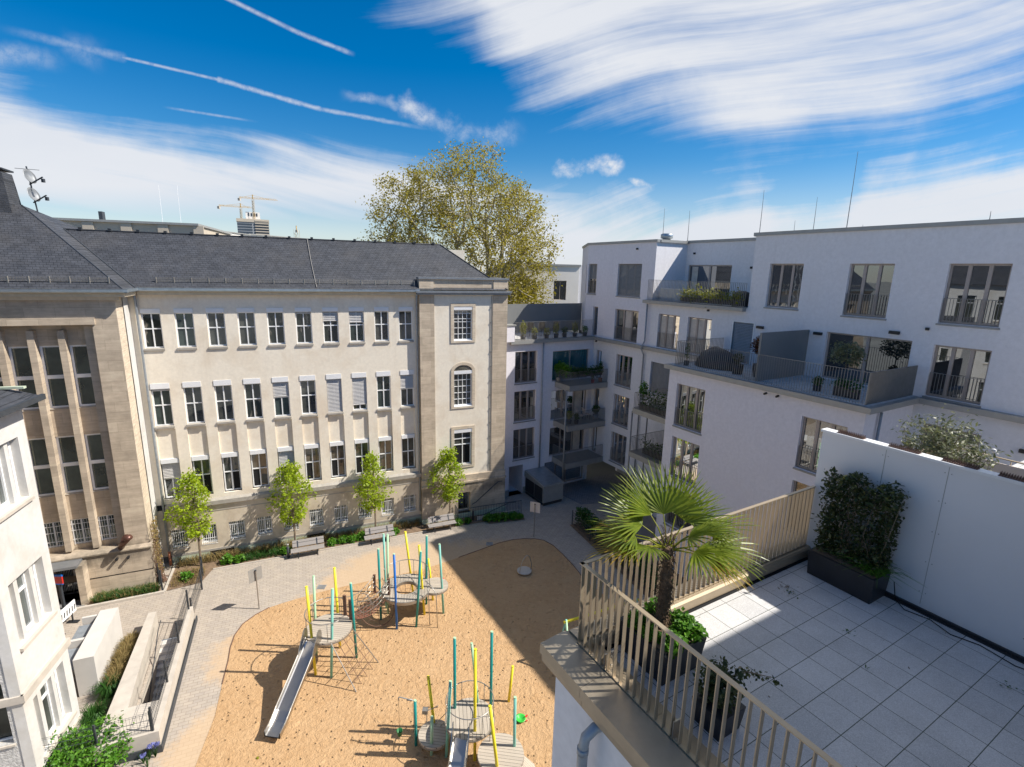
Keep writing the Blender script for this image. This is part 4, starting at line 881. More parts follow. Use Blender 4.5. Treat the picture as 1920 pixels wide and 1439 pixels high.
# palm
pl_ = thing('planter', 'square black planter holding the palm at the terrace corner', 'planter', FB(4.75, 4.04, TZ))
c0 = [(4.42, 3.66), (5.07, 3.66), (5.07, 4.4), (4.42, 4.4)]; c1 = [(4.38, 3.61), (5.12, 3.61), (5.12, 4.45), (4.38, 4.45)]
part(MB().hexa([FB(a, b, TZ) for a, b in c0]+[FB(a, b, TZ+.46) for a, b in c1]), 'box', MT['dark'], pl_)
part(MB().q(*[FB(a, b, TZ+.465) for a, b in ((4.42, 3.65), (5.08, 3.65), (5.08, 4.41), (4.42, 4.41))]), 'soil', MT['soil'], pl_)
gc = thing('ground_cover_plant', 'bright green leafy plant spilling over the palm planter', 'plant', FB(4.75, 4.04, TZ+.47))
pp = []
for (s, t, r, k) in ((4.98, 3.8, .2, 900), (4.62, 3.74, .16, 520), (4.52, 4.22, .16, 480), (4.95, 4.28, .16, 480), (5.05, 3.95, .14, 420), (4.48, 3.95, .1, 260), (4.5, 3.66, .09, 150)):
    pp += list(blob_pts(k, FB(s, t, TZ+.5), (r, r, .15), .5))
leaves('foliage', pp, .058, MT['lf_bright'], gc, .75, .6)
pm = thing('palm_tree', 'fan palm with hairy brown trunk in the black terrace planter', 'palm', FB(4.75, 4.05, TZ+.46))
x0, y0, _ = FB(4.75, 4.05, 0); tr = []
tb = MB(); zs = np.linspace(TZ+.44, 13.86, 60)
for k, z in enumerate(zs):
    f = k/59; tr.append((x0-.0+.015*sin(3*f)+.0*f, y0+.01*f, z))
tb.tube(tr, [(.060+.022*sin(pi*min(1, f*1.1+.08)))*(1+.14*(k % 3-1)*.5) for k, f in enumerate(np.linspace(0, 1, 60))], 14)
for k in range(420):
    f = rng.random(); a = rng.random()*2*pi; z = TZ+.46+1.38*f; r = .060+.022*sin(pi*min(1, f*1.1+.08)); p = np.array((x0+r*cos(a), y0+r*sin(a), z)); e = p+[.05*cos(a+.8*rng.normal()), .05*sin(a+.8*rng.normal()), .06*rng.normal()-.02]; tb.tube([p, (p+e)/2+[0, 0, .015], e], [.006, .005, .002], 3)
part(tb, 'trunk', MT['palmtrunk'], pm)
def fan(base, az, el, plen, blen, droop, nb=30, spread=2.5, roll=0.0, seedk=0):
    """one palm fan: stalk mesh and blade mesh"""
    st, bl = MB(), MB(); d = np.array([cos(az)*cos(el), sin(az)*cos(el), sin(el)]); up = np.array([0, 0, 1.])
    b = np.array(base); mid = b+d*plen*.55+up*.03; hub = b+d*plen-up*droop*.12*plen
    st.tube([b, mid, hub], [.013, .009, .007], 5)
    ax = hub-mid; ax /= np.linalg.norm(ax); sx = np.cross(ax, up); sx /= np.linalg.norm(sx)+1e-9; nz = np.cross(sx, ax)
    c, s = cos(roll), sin(roll); sx, nz = sx*c+nz*s, nz*c-sx*s
    for i in range(nb):
        th = (i/(nb-1)-.5)*spread*(1+.0*seedk); dirv = ax*cos(th)+sx*sin(th); ln = blen*(1-.22*abs(th/spread*2)**2)*(1+.06*rng.normal())
        nrm = nz+sx*sin(th)*.0; sid = np.cross(nrm, dirv); sid /= np.linalg.norm(sid)+1e-9
        w0 = .0088; prev = None; fold = .35*(1 if i % 2 else -1)
        for k, f in enumerate((0, .3, .6, .85, 1.0)):
            p = hub+dirv*ln*f+nz*(.10*ln*sin(pi*f*.6))-up*(droop*ln*f**2.4*.4)
            w = w0*(.5, 1.45, 1.2, .7, .1)[k]*(1+.1*rng.normal()); wv = sid*w+nz*w*fold
            cur = (p-wv, p+wv)
            if prev: bl.q(prev[0], prev[1], cur[1], cur[0])
            prev = cur
    return st, bl
cx, cy, cz = tr[-1]
right, fwd = np.array([1., 0]), np.array([0, 1.])
# (azimuth deg, elevation deg, stalk, blade, droop, old)
FANS = [(180, 24, .60, .56, .35, 0), (163, 42, .60, .58, .25, 0), (192, 8, .66, .5, .45, 1), (135, 55, .62, .6, .2, 0), (97, 64, .62, .60, .12, 0), (60, 56, .64, .58, .15, 0),
        (38, 40, .6, .56, .25, 0), (8, 26, .66, .58, .32, 0), (-10, 12, .72, .56, .45, 0), (25, 16, .72, .5, .4, 0), (-28, -2, .66, .46, .55, 1), (215, 22, .5, .48, .45, 0), (-25, 48, .42, .5, .3, 0), (148, 12, .6, .5, .5, 1), (-48, 22, .5, .48, .45, 0)]
for k, (az, el, pl2, bl2, dr, old) in enumerate(FANS):
    s, b = fan((cx+.03*cos(radians(az)), cy+.03*sin(radians(az)), cz-.04+.01*(k % 4)), radians(az), radians(el), pl2*.70, bl2*1.18, dr*.8, 26, 2.6, .25*sin(k*2.1), k)
    fr = part(s, 'frond_stalk', MT['lf_yellow'], pm); part(b, 'fan_blade', MT['palm_old' if old else 'palm'], fr, recalc=False)
# small shrub in pot
pt = thing('planter', 'small square black pot on the terrace next to the railing', 'planter', FB(4.56, 2.98, TZ))
part(MB().hexa([FB(a, b, TZ) for a, b in ((4.38, 2.8), (4.74, 2.8), (4.74, 3.14), (4.38, 3.14))]+[FB(a, b, TZ+.3) for a, b in ((4.35, 2.77), (4.77, 2.77), (4.77, 3.17), (4.35, 3.17))]), 'box', MT['dark'], pt)
sh_ = thing('small_shrub', 'dark leafy shrub in the small square pot, one twig trailing', 'shrub', FB(4.56, 2.98, TZ+.3))
pp = list(blob_pts(1500, FB(4.56, 3.0, TZ+.5), (.27, .27, .26), .3))
for k in range(120): f = rng.random(); pp.append(np.array(FB(4.75+.55*f, 2.9+.08*sin(4*f)-.1*f, TZ+.62-.22*f))+rng.normal(size=3)*.025)
leaves('foliage', pp, .05, MT['lf_dark'], sh_, .6, .4)
tw = MB().tube([FB(4.56, 2.98, TZ+.3), FB(4.6, 2.96, TZ+.6), FB(4.9, 2.9, TZ+.6), FB(5.3, 2.8, TZ+.42)], [.012, .01, .006, .003], 4)
for k in range(10): tw.tube([FB(4.56, 2.98, TZ+.28), FB(4.56+.12*rng.normal(), 2.98+.12*rng.normal(), TZ+.6)], [.01, .004], 4)
part(tw, 'branches', MT['trunk'], sh_)
# weeds and litter between the tiles
wp = []
for (s, t, k) in ((7.55, 3.05, 8), (8.25, 1.52, 14), (8.4, 1.35, 10), (8.3, 1.0, 8), (7.0, 2.55, 5), (7.7, 4.0, 20)): wp += [np.array(FB(s+.04*rng.normal(), t+.04*rng.normal(), TZ+.015+.01*rng.random())) for _ in range(k)]
tag(leaves('weeds', wp, .035, MT['lf_hedge'], None, .5, .6), kind='stuff')
lp = [np.array(FB(7.75+.12*rng.normal(), 4.12+.06*rng.normal(), TZ+.012)) for _ in range(36)]+[np.array(FB(4.2+4.6*rng.random(), .6+3.8*rng.random(), TZ+.01)) for _ in range(18)]
tag(leaves('leaf_litter', lp, .03, MT['trunk'], None, .5, 1.5), kind='stuff')
# ---------------------------------------------------------------- ground

# yard paving with the cellar stair cut out (facade frame u,o)
SU0, SU1, SO0, SO1 = .75, 1.72, 7.1, 12.0       # stairwell
m = MB()
def floorq(m, u0, u1, o0, o1, z): m.q(FF(u0, o0, z), FF(u1, o0, z), FF(u1, o1, z), FF(u0, o1, z))
us = [-16, SU0, SU1, 34]; os_ = [-2.5, SO0, SO1, 34]
for i in range(3):
    for j in range(3):
        if i == 1 and j == 1: continue
        floorq(m, us[i], us[i+1], os_[j], os_[j+1], .0)
struct(m, 'courtyard_paving', MT['paving'])
us, os_ = [-3000, SU0, SU1, 3000], [-3000, SO0, SO1, 3000]; m = MB()
for i in range(3):
    for j in range(3):
        if not (i == 1 and j == 1): floorq(m, us[i], us[i+1], os_[j], os_[j+1], -.02)
struct(m, 'ground', MT['city'])
struct(MB().q(FB(26.4, 20.2, .006), FB(26.4, 31.9, .006), FB(30, 31.9, .006), FB(30, 20.2, .006)).q(FB(23.0, 28.2, .006), FB(26.4, 27.0, .006), FB(26.4, 31.9, .006), FB(22.4, 31.9, .006)), 'dark_paving', MT['paving_grey'])
# sand pit: bumpy sheet inside a kerb
SP = [(1098, 1090), (1075, 1061), (1055, 1040), (1038, 1024), (1020, 1014), (1003, 1011), (982, 1011), (960, 1013), (935, 1019), (905, 1030), (860, 1046), (800, 1066), (735, 1081), (660, 1097), (600, 1111), (535, 1130), (505, 1140), (480, 1153), (455, 1171), (440, 1192), (432, 1215), (428, 1240)]
poly = [gp(*p)[:2] for p in SP]+[np.array((-11.9, 18.2)), np.array((-11.3, 16.6)), np.array((-10.8, 14.5)), np.array((-9.6, 12.0)), np.array((-6.5, 10.2)), np.array((0, 10)), np.array((6, 11)), np.array((10.5, 16)), np.array((9.5, 18.5))]
def inside(p):
    c = False; n = len(poly)
    for i in range(n):
        a, b = poly[i], poly[i-1]
        if (a[1] > p[1]) != (b[1] > p[1]) and p[0] < (b[0]-a[0])*(p[1]-a[1])/(b[1]-a[1])+a[0]: c = not c
    return c
bm = bmesh.new(); vs_ = [bm.verts.new((p[0], p[1], .014)) for p in poly]; bm.faces.new(vs_)
bmesh.ops.triangulate(bm, faces=bm.faces[:])
me = bpy.data.meshes.new('sandpit'); bm.to_mesh(me); bm.free(); me.materials.append(MT['sand']); so = link(bpy.data.objects.new('sandpit', me)); tag(so, kind='structure')
kb = MB(); P = [(*p, .0) for p in poly]
for i in list(range(10))+list(range(16, 22)):
    a, b = np.array(P[i]), np.array(P[i+1]); kb.bar(a+[0, 0, .016], b+[0, 0, .016], .035, .04)
struct(kb, 'sandpit_kerb', MT['rope'])
# little humps of sand with real relief
hm = MB()
for k in range(420):
    while True:
        p = np.array((-12.5+18*rng.random(), 12.5+18*rng.random()))
        if inside(p) and inside(p+[.4, 0]) and inside(p-[.4, 0]): break
    r = .10+.16*rng.random(); h = .012+.02*rng.random(); e = .6+.6*rng.random()
    n = 9; c0 = len(hm.v); hm.v.append((p[0], p[1], .014+h)); ring1 = []; 
    for q_, zz in ((.5, h*.75), (1, -.01)):
        for j in range(n): a = 2*pi*j/n; rr = r*q_*(1+.2*rng.normal()); hm.v.append((p[0]+rr*cos(a)*e, p[1]+rr*sin(a)/e, .014+zz))
    for j in range(n):
        j2 = (j+1) % n; hm.f.append((c0, c0+1+j, c0+1+j2)); hm.f.append((c0+1+j, c0+1+n+j, c0+1+n+j2, c0+1+j2))
tag(mk('loose_sand', hm.v, hm.f, MT['sand'], None, True), kind='stuff')
# planting beds
bed = MB()
bed.q(FF(.1, .08, .03), FF(14.7, .08, .03), FF(14.7, 1.45, .03), FF(2.2, 1.45, .03)).q(FF(.1, .08, .03), FF(2.2, 1.45, .03), FF(1.75, 2.7, .03), FF(.1, 2.9, .03)).q(FF(14.7, .5, .03), FF(19.0, .5, .03), FF(19.0, 1.6, .03), FF(14.7, 1.45, .03)).q(FF(19, 1.6, .03), FF(19, 2.0, .03), FF(21.6, 2.3, .03), FF(21.8, 1.45, .03))
bed.q(FF(-3.2, 2.2, .03), FF(-.2, 2.2, .03), FF(-.1, 3.0, .03), FF(-3.3, 3.0, .03))
struct(bed, 'planting_bed_soil', MT['soil'])
ke = MB().bar(FF(2.2, 1.5, .03), FF(14.7, 1.5, .03), .06, .08).bar(FF(-3.9, 3.15, .06), FF(.1, 3.05, .06), .14, .16).bar(FF(-3.3, 2.15, .02), FF(-.1, 2.15, .02), .3, .04).bar(FF(.1, 3.0, .04), FF(.12, .2, .04), .12, .1)
struct(ke, 'bed_kerb', MT['concrete'])
struct(MB().q(FF(-4.6, 2.25, .006), FF(-3.35, 2.25, .006), FF(-3.45, 3.1, .006), FF(-4.8, 3.1, .006)), 'cobbled_path', MT['paving_grey'])
def tufts(n, area, h, mat, name, w=.006, lean=.5):
    m = MB()
    for k in range(n):
        u, o = area(); b = np.array(FF(u, o, .03)); d = rng.normal(size=2)*lean*h; hh = h*(.6+.6*rng.random()); s = np.array((-d[1], d[0], 0)); s = s/(np.linalg.norm(s)+1e-9)*w
        m.q(b-s, b+s, b+[d[0]*.5, d[1]*.5, hh*.7]+s*.7, b+[d[0]*.5, d[1]*.5, hh*.7]-s*.7); t = b+[d[0]*.5, d[1]*.5, hh*.7]; e = b+[d[0]*1.3, d[1]*1.3, hh]; m.q(t-s*.7, t+s*.7, e)
    return tag(mk(name, m.v, m.f, mat, None, False, None, False), kind='stuff')
tufts(2600, lambda: (.3+14.2*rng.random(), .15+.55*rng.random()**1.3), .42, MT['lf_dry'], 'dry_grass', .012)
tufts(900, lambda: (3.5+2.6*rng.random(), .5+.8*rng.random()), .3, MT['lf_hedge'], 'green_grass', .012)
tufts(420, lambda: (.3+1.5*rng.random(), 1.2+1.5*rng.random()), .25, MT['lf_dry'], 'dry_grass', .012)
tufts(1000, lambda: (-3.1+2.9*rng.random(), 2.3+.6*rng.random()), .32, MT['lf_hedge'], 'bed_grass', .014)
tufts(500, lambda: (-3.1+2.9*rng.random(), 2.3+.6*rng.random()), .3, MT['lf_dry'], 'dry_grass', .014)
def shrubmesh():
    t = thing('low_shrub', '', 'shrub', (0, 0, 0)); leaves('foliage', blob_pts(330, (0, 0, .2), (.36, .34, .24), .4), .13, MT['lf_bright'], t, .7, .6)
    m = MB()
    for k in range(6): a = k*1.05; m.tube([(0, 0, 0), (.16*cos(a), .16*sin(a), .18), (.26*cos(a), .26*sin(a), .3)], [.012, .009, .004], 4)
    part(m, 'stems', MT['trunk'], t); return t
SHR = [((2.9, 1.05), 1.1, 'bright green low shrub in the bed, first one right of the leftmost young tree'), ((3.5, 1.15), 1.0, 'bright green low shrub in the bed, second right of the leftmost young tree'), ((1.0, 2.1), 1.0, 'lone low green shrub in the corner bed behind the dark mesh fence'),
       ((6.05, 1.1), 1.0, 'green low shrub directly left of the bollard at the first bench'), ((8.75, 1.05), .95, 'low green shrub touching the right end of the first bench'), ((9.4, 1.0), 1.0, 'low green shrub between first and second bench, left one of the row'), ((10.0, 1.1), 1.0, 'low green shrub midway between first and second bench'), ((10.6, 1.0), 1.05, 'low green shrub just left of the second bench'),
       ((12.7, 1.1), .95, 'low green shrub directly right of the second bench'), ((17.0, 1.3), .95, 'low green shrub directly right of the third bench'), ((17.7, 1.3), .8, 'low green shrub at the foot of the bollard by the cellar stair'),
       ((19.1, 1.55), 1.1, 'dark green shrub before the stair railing, first from the bollard'), ((19.7, 1.65), 1.1, 'dark green shrub before the stair railing, second from the bollard'), ((20.3, 1.75), 1.1, 'dark green shrub before the stair railing, third from the bollard'), ((20.9, 1.85), 1.1, 'dark green shrub before the stair railing, next to the bed tip'), ((21.35, 1.95), .8, 'smallest dark green shrub at the tip of the stair bed')]
s0 = None
for (uo, s, lab) in SHR:
    if s0 is None:
        s0 = shrubmesh(); s0['label'] = lab; s0['group'] = 'low shrubs in the beds along the school'; s0.location = FF(*uo, .03); s0.scale = (s,)*3
    else: dup(s0, None, FF(*uo, .03), rng.random()*6, lab, None, (s,)*3)
# ---------------------------------------------------------------- young trees
def young(base, h, w, lab, seed, zc):
    global rng
    rng = np.random.default_rng(seed); b = np.array([*base[:2], .02]); t = thing('young_tree', lab, 'tree', b, 0, 'young trees in front of the school')
    tips = []
    while len(tips) < 150:
        z = rng.random(); a = rng.random()*2*pi; prof = (sin(pi*min(1, .12+z*.8)))**.8*(1-.45*z) if z > .1 else .45
        r = sqrt(rng.random())*w/2*prof*1.25*(1+.25*sin(3*a+seed)); tips.append(b+[r*cos(a), r*sin(a), zc+(h-zc)*z*(1-.12*rng.random())])
    tips = np.array(tips); lean = rng.normal(size=2)*.06
    nodes, par, ids = grow(tips, [b, b+[lean[0], lean[1], zc*.6], b+[lean[0], lean[1], zc], b+[0, 0, zc+(h-zc)*.5], b+[lean[0], 0, h*.93]], .3, .35)
    part(branch_mesh(nodes, par, .0065, 2.05, .06), 'trunk', MT['trunk'], t)
    pts = np.concatenate([p+rng.normal(size=(20, 3))*[.12, .12, .15] for p in tips]); leaves('crown', pts, .125, MT['lf_maple'], t, .8, .3)
    return t
for (px_, py_, h, w, lab, sd, zc) in ((377, 1062, 5.9, 2.3, 'leftmost of four young lime-green trees before the school, beside the drainpipe', 3, 2.1), (554, 1030, 5.75, 2.35, 'young lime-green tree before the school, behind the first bench', 5, 1.9), (704, 995, 5.75, 2.15, 'young lime-green tree before the school, behind the second bench', 8, 1.95), (842, 968, 5.5, 2.2, 'slim young lime-green tree before the stone corner tower', 4, 1.9)):
    young(gp(px_, py_) if px_ < 600 else np.array(FF(11.46, .95, 0) if px_ < 800 else FF(16.43, .97, 0)), h, w, lab, sd, zc)
rng = np.random.default_rng(21)
# ---------------------------------------------------------------- benches, bollards, signs
bn = thing('bench', 'grey board bench in the row along the bed, first from the left', 'bench', FF(7.3, 1.75, 0), .4039, 'grey benches along the school bed')
def BL(x, y, z): p = np.array(FF(7.3, 1.75, 0)); return (p[0]+x*UA[0]-y*NA[0], p[1]+x*UA[1]-y*NA[1], z)   # y towards the wall
part(MB().box(BL, -.95, 0-.004, -.28, .2, .43, .47).box(BL, .004, .95, -.28, .2, .43, .47), 'seat', MT['bench'], bn)
part(MB().hexa([BL(-.85, .3, .5), BL(.95, .3, .5), BL(.95, .34, .5), BL(-.85, .34, .5), BL(-.85, .5, .82), BL(.95, .5, .82), BL(.95, .54, .82), BL(-.85, .54, .82)]), 'backrest', MT['bench'], bn)
for x in (-.55, .55):
    part(MB().bar(BL(x, -.24, 0), BL(x, -.24, .43), .06, .02).bar(BL(x, .16, 0), BL(x, .16, .43), .06, .02).bar(BL(x, -.26, .415), BL(x, .3, .415), .06, .02).bar(BL(x, .24, .41), BL(x, .47, .8), .06, .02), 'leg_frame', MT['darkmetal'], bn)
dup(bn, None, FF(11.6, 1.72, 0), None, 'grey board bench in the row along the bed, the middle one behind the climbing ring')
dup(bn, None, FF(15.75, 1.62, 0), None, 'grey board bench in the row along the bed, the one by the stone tower')
bo = thing('bollard', 'dark bollard lamp with pale top, left of the first bench', 'bollard', gp(541, 1046), 0, 'dark bollard lamps in the yard')
b = gp(541, 1046); part(MB().lathe(b, [(.075, 0), (.075, .72), (.06, .73)], 12), 'post', MT['darkmetal'], bo, True); part(MB().lathe(b+[0, 0, .73], [(.06, 0), (.06, .12), (.075, .13), (.07, .17), (0, .18)], 12), 'lamp_head', MT['coping'], bo, True)
dup(bo, None, gp(887, 976), None, 'dark bollard lamp with pale top, at the cellar stair railing')
dup(bo, None, gp(1116, 1018), None, 'dark bollard lamp half hidden in the hedge on the right')
def sign(px_, py_, h, lab, face, mat, back):
    b = gp(px_, py_); t = thing('sign_post', lab, 'sign', b, 0, 'yard signs on thin posts')
    part(MB().tube([b, b+[0, 0, h]], .028, 8), 'post', MT['tubesteel'], t)
    f = np.array([cos(face), sin(face), 0]); s = np.array([-f[1], f[0], 0]); c = b+[0, 0, h-.25]+f*.05
    part(MB().hexa([c-s*.34-[0, 0, .36], c+s*.34-[0, 0, .36], c+s*.34-[0, 0, .36]+f*.012, c-s*.34-[0, 0, .36]+f*.012, c-s*.34+[0, 0, .36], c+s*.34+[0, 0, .36], c+s*.34+[0, 0, .36]+f*.012, c-s*.34+[0, 0, .36]+f*.012]), 'plate', MT[mat], t)
    part(MB().bar(b+[0, 0, h-.06], c+[0, 0, .2], .05, .03).tube([b+[0, 0, h-.04], b+[0, 0, h+.02]], .04, 8), 'bracket', MT['darkmetal'], t)
sign(486, 1142, 2.2, 'grey sign plate on thin post at the left edge of the sand', 2.5, 'coping', 1)
sign(1001, 1007, 2.35, 'beige sign plate on thin post at the far tip of the sand', 1.2, 'cloth', 1)
for px_, py_, lab in ((603, 1101, 'small pale drain cover on the paving left of the climbing ring'), (918, 1020, 'small dark drain cover in the shade by the sand edge')):
    b = gp(px_, py_); m = MB()
    for k in range(6): m.box(XY, b[0]-.2, b[0]+.2, b[1]-.2+k*.068, b[1]-.16+k*.068, .003, .016)
    m.box(XY, b[0]-.22, b[0]-.2, b[1]-.22, b[1]+.2, .003, .018).box(XY, b[0]+.2, b[0]+.22, b[1]-.22, b[1]+.2, .003, .018)
    solo(m, 'drain_cover', MT['zinc_dull'], lab, 'drain cover', b)
# ---------------------------------------------------------------- stair to the cellar (left)
cw = thing('cellar_stair', 'open concrete cellar stairwell with pale parapet walls beside the path', 'stairs', FF(1, 9, 0))
m = MB()
m.hexa([FF(.1, 6.0, -.3), FF(.42, 6.0, -.3), FF(.75, 12.4, -.3), FF(.1, 12.4, -.3), FF(.1, 6.0, .85), FF(.42, 6.0, .85), FF(.75, 12.4, .85), FF(.1, 12.4, .85)])
m.hexa([FF(1.72, 6.1, -.3), FF(1.95, 6.1, -.3), FF(2.02, 13.7, -.3), FF(1.72, 13.7, -.3), FF(1.72, 6.1, .8), FF(1.95, 6.1, .8), FF(2.02, 13.7, .85), FF(1.72, 13.7, .85)])
m.box(FF, .1, 1.72, 12.1, 13.7, -.3, .84)
m.wall(lambda a, c, d: FF(.75-d, a, c), SO0, SO1, -3, .0).wall(lambda a, c, d: FF(1.72+d, a, c), SO0, SO1, -3, 0).wall(lambda a, c, d: FF(a, SO1+.002+d, c), .75, 1.72, -3, 0)
part(m, 'parapet_wall', MT['concrete'], cw)
st = MB()
for k in range(15): st.box(FF, .752, 1.718, SO0+.32*k, SO0+.32*(k+1), -.16*(k+1)-.4, -.16*k-.06)
part(st, 'steps', MT['concrete_white'], cw)
part(MB().box(FF, 2.03, 2.08, 6.1, 13.75, 0, .25).box(FF, .1, 2.08, 13.72, 13.78, 0, .28), 'dark_base', MT['darkmetal'], cw)
hr = MB().tube([FF(.8, 7.0, .95), FF(.8, 7.6, .85), FF(.8, 11.6, -1.7), FF(.8, 11.9, -1.7)], .02, 6)
for k in range(4): hr.tube([FF(.8, 8+1.1*k, .6-.7*k), FF(.76, 8+1.1*k, .5-.7*k)], .012, 4)
part(hr, 'handrail', MT['darkmetal'], cw)
def meshfence(name, label, pts, z0, h, group, fine=.05):
    t = thing(name, label, 'fence', FF(*pts[0], z0), 0, group); m = MB()
    for i in range(len(pts)-1):
        a, b = np.array(pts[i]), np.array(pts[i+1]); Ln = np.linalg.norm(b-a); n = int(Ln/.1)
        za = z0 if not hasattr(z0, '__len__') else z0[i]; 
        for k in range(n+1): p = a+(b-a)*k/n; m.tube([FF(*p, za+.06), FF(*p, za+h)], .0045, 3)
        for q_ in (.06, .3, .32, .6, .62, .9, .98): m.tube([FF(*a, za+h*q_), FF(*b, za+h*q_)], .006, 4)
    part(m, 'mesh_panel', MT['darkmetal'], t)
    for p in pts: part(MB().bar(FF(*p, z0-.25), FF(*p, z0+h+.06), .07, .05), 'post', MT['darkmetal'], t)
    return t
meshfence('mesh_fence', 'dark wire mesh fence on the long right parapet of the cellar stair', [(1.83, 13.6), (1.82, 11.2), (1.81, 8.8), (1.80, 6.3)], .84, .95, 'dark mesh fences by the cellar stair')
meshfence('mesh_fence', 'dark wire mesh fence on the end parapet of the cellar stair near the bush', [(1.8, 13.6), (.2, 13.6), (-1.3, 13.5)], .84, .8, 'dark mesh fences by the cellar stair')
meshfence('mesh_fence', 'dark wire mesh fence crossing the path head between stair and corner bed', [(1.85, 6.0), (1.9, 3.4), (1.75, 2.0)], .05, 1.1, 'dark mesh fences by the cellar stair')
meshfence('mesh_fence', 'dark wire mesh fence beside the ivy at the school corner', [(.0, 2.9), (-.3, 2.1)], .05, 1.2, 'dark mesh fences by the cellar stair')
# concrete bin shelter
bx_ = thing('bin_shelter', 'long white concrete bin shelter between the white house and the stair', 'shelter', FF(-1.2, 8, 0))
part(MB().box(FF, -1.55, -.87, 6.45, 9.75, 0, 1.72), 'long_wall', MT['concrete_white'], bx_)
for q_ in ((-2.2, -1.551, 6.5, 6.62, 0, 1.6), (-2.4, -1.551, 8.1, 8.25, 0, 1.6)): part(MB().box(FF, *q_), 'side_wall', MT['concrete_white'], bx_)
for q_ in ((-2.3, -1.552, 6.7, 8.0, 1.25, 1.3), (-2.4, -1.552, 8.3, 9.7, 1.25, 1.3)): part(MB().box(FF, *q_), 'bin_lid', MT['zinc_dull'], bx_)
# grass strip between shelter and stair
def tussock(u, o, s, lab):
    t = thing('grass_tussock', lab, 'grass', FF(u, o, 0), 0, 'straw coloured grass tussocks beside the bin shelter'); m = MB()
    for k in range(520):
        a = rng.random()*2*pi; r = .16*sqrt(rng.random()); b = np.array(FF(u, o, 0))+[r*cos(a), r*sin(a), 0]; l = s*(.5+.55*rng.random()); out = l*(.25+.65*rng.random()); w = np.array((-sin(a), cos(a), 0))*.009
        p1 = b+[cos(a)*out*.45, sin(a)*out*.45, l*.72]; p2 = b+[cos(a)*out, sin(a)*out, l*(.85-.5*rng.random())]
        m.q(b-w, b+w, p1+w*.8, p1-w*.8); m.q(p1-w*.8, p1+w*.8, p2)
    mk('blades', m.v, m.f, MT['lf_dry'] if rng.random() < .8 else MT['lf_hedge'], t, False, None, False); return t
TL = ['straw grass tussock at the far end of the strip, by the paving', 'second straw grass tussock counted from the paving end', 'third straw grass tussock, at the middle of the bin shelter wall', 'fourth straw grass tussock, halfway down the strip', 'fifth straw grass tussock, near the shelter corner', 'straw grass tussock just past the bin shelter corner', 'straw grass tussock in front of the mesh fence by the white house', 'straw grass tussock nearest the leafy bush']
for k, (u, o, s) in enumerate(((-.38, 6.9, .55), (-.4, 7.5, .75), (-.38, 8.15, .8), (-.36, 8.8, .8), (-.34, 9.45, .8), (-.45, 10.1, .85), (-.55, 11.5, .9), (-.35, 12.2, .7))): tussock(u, o, s, TL[k])
struct(MB().q(FF(-.86, 6.4, .02), FF(.1, 6.4, .02), FF(.1, 13.4, .02), FF(-.86, 13.4, .02)), 'grass_strip_soil', MT['soil'])
tufts(500, lambda: (-.75+.75*rng.random(), 6.5+6.5*rng.random()), .22, MT['lf_hedge'], 'strip_grass', .012)
# bush and irises bottom left
bb = gp(170, 1440); bs_ = thing('leafy_bush', 'bright green leafy bush at the bottom left by the white house', 'bush', bb)
tips = np.array([bb+np.array([1.35*sqrt(rng.random())*cos(a), 1.05*sqrt(rng.random())*sin(a), .25+.75*rng.random()]) for a in rng.random(170)*2*pi]); nodes, par, ids = grow(tips, [bb, bb+[0, 0, .3]], .25, .2)
part(branch_mesh(nodes, par, .006, 2.1, n=4), 'branches', MT['trunk'], bs_); leaves('foliage', np.concatenate([p+rng.normal(size=(26, 3))*.13 for p in tips]), .12, MT['lf_bright'], bs_, .55, .5)
IR = ['blue iris clump nearest the stair corner', 'blue iris clump in the middle of the little bed', 'blue iris clump closest to the bush', 'blue iris clump at the picture bottom edge']
for k, (px_, py_) in enumerate(((292, 1420), (281, 1424), (270, 1432), (277, 1440))):
    b = gp(px_, py_); t = thing('iris', IR[k], 'flower', b, 0, 'blue irises below the stair wall'); m = MB()
    for j in range(26):
        a = rng.random()*2*pi; w = np.array((-sin(a), cos(a), 0))*.012; e = b+[.22*cos(a)*rng.random(), .22*sin(a)*rng.random(), .35+.2*rng.random()]; m.q(b-w, b+w, e)
    part(m, 'leaf_blades', MT['lf_hedge'], t, recalc=False)
    leaves('petals', np.concatenate([b+[.1*rng.normal(), .1*rng.normal(), .55]+rng.normal(size=(14, 3))*.035 for _ in range(1)]), .11, MT['lf_iris'], t, .8, .2)
# ivy at the corner of the school
iv = thing('climbing_plant', 'brown withered climbing plant at the school corner', 'climber', FF(-.2, 2.1, 0)); m = MB()
for k in range(46):
    u0 = -.35+.3*rng.random(); pth = [np.array(FF(u0+.15*rng.normal(), 2.12-.03*k % .9, .0))]
    o_ = 1.0+1.1*rng.random(); h = 1.0+3.0*rng.random()**1.5
    for j in range(1, 6): pth.append(np.array(FF(-.38+.1*rng.random()+.05*sin(j+k), o_-.0+.12*rng.normal(), h*j/5)))
    m.tube(pth, [.016, .014, .012, .01, .008, .004], 4)
part(m, 'stems', MT['rope'], iv); leaves('withered_leaves', [np.array(FF(-.36+.12*rng.random(), 1.0+1.1*rng.random(), .2+3.4*rng.random()**1.4)) for _ in range(900)], .09, MT['lf_dry'], iv, .6, .1)
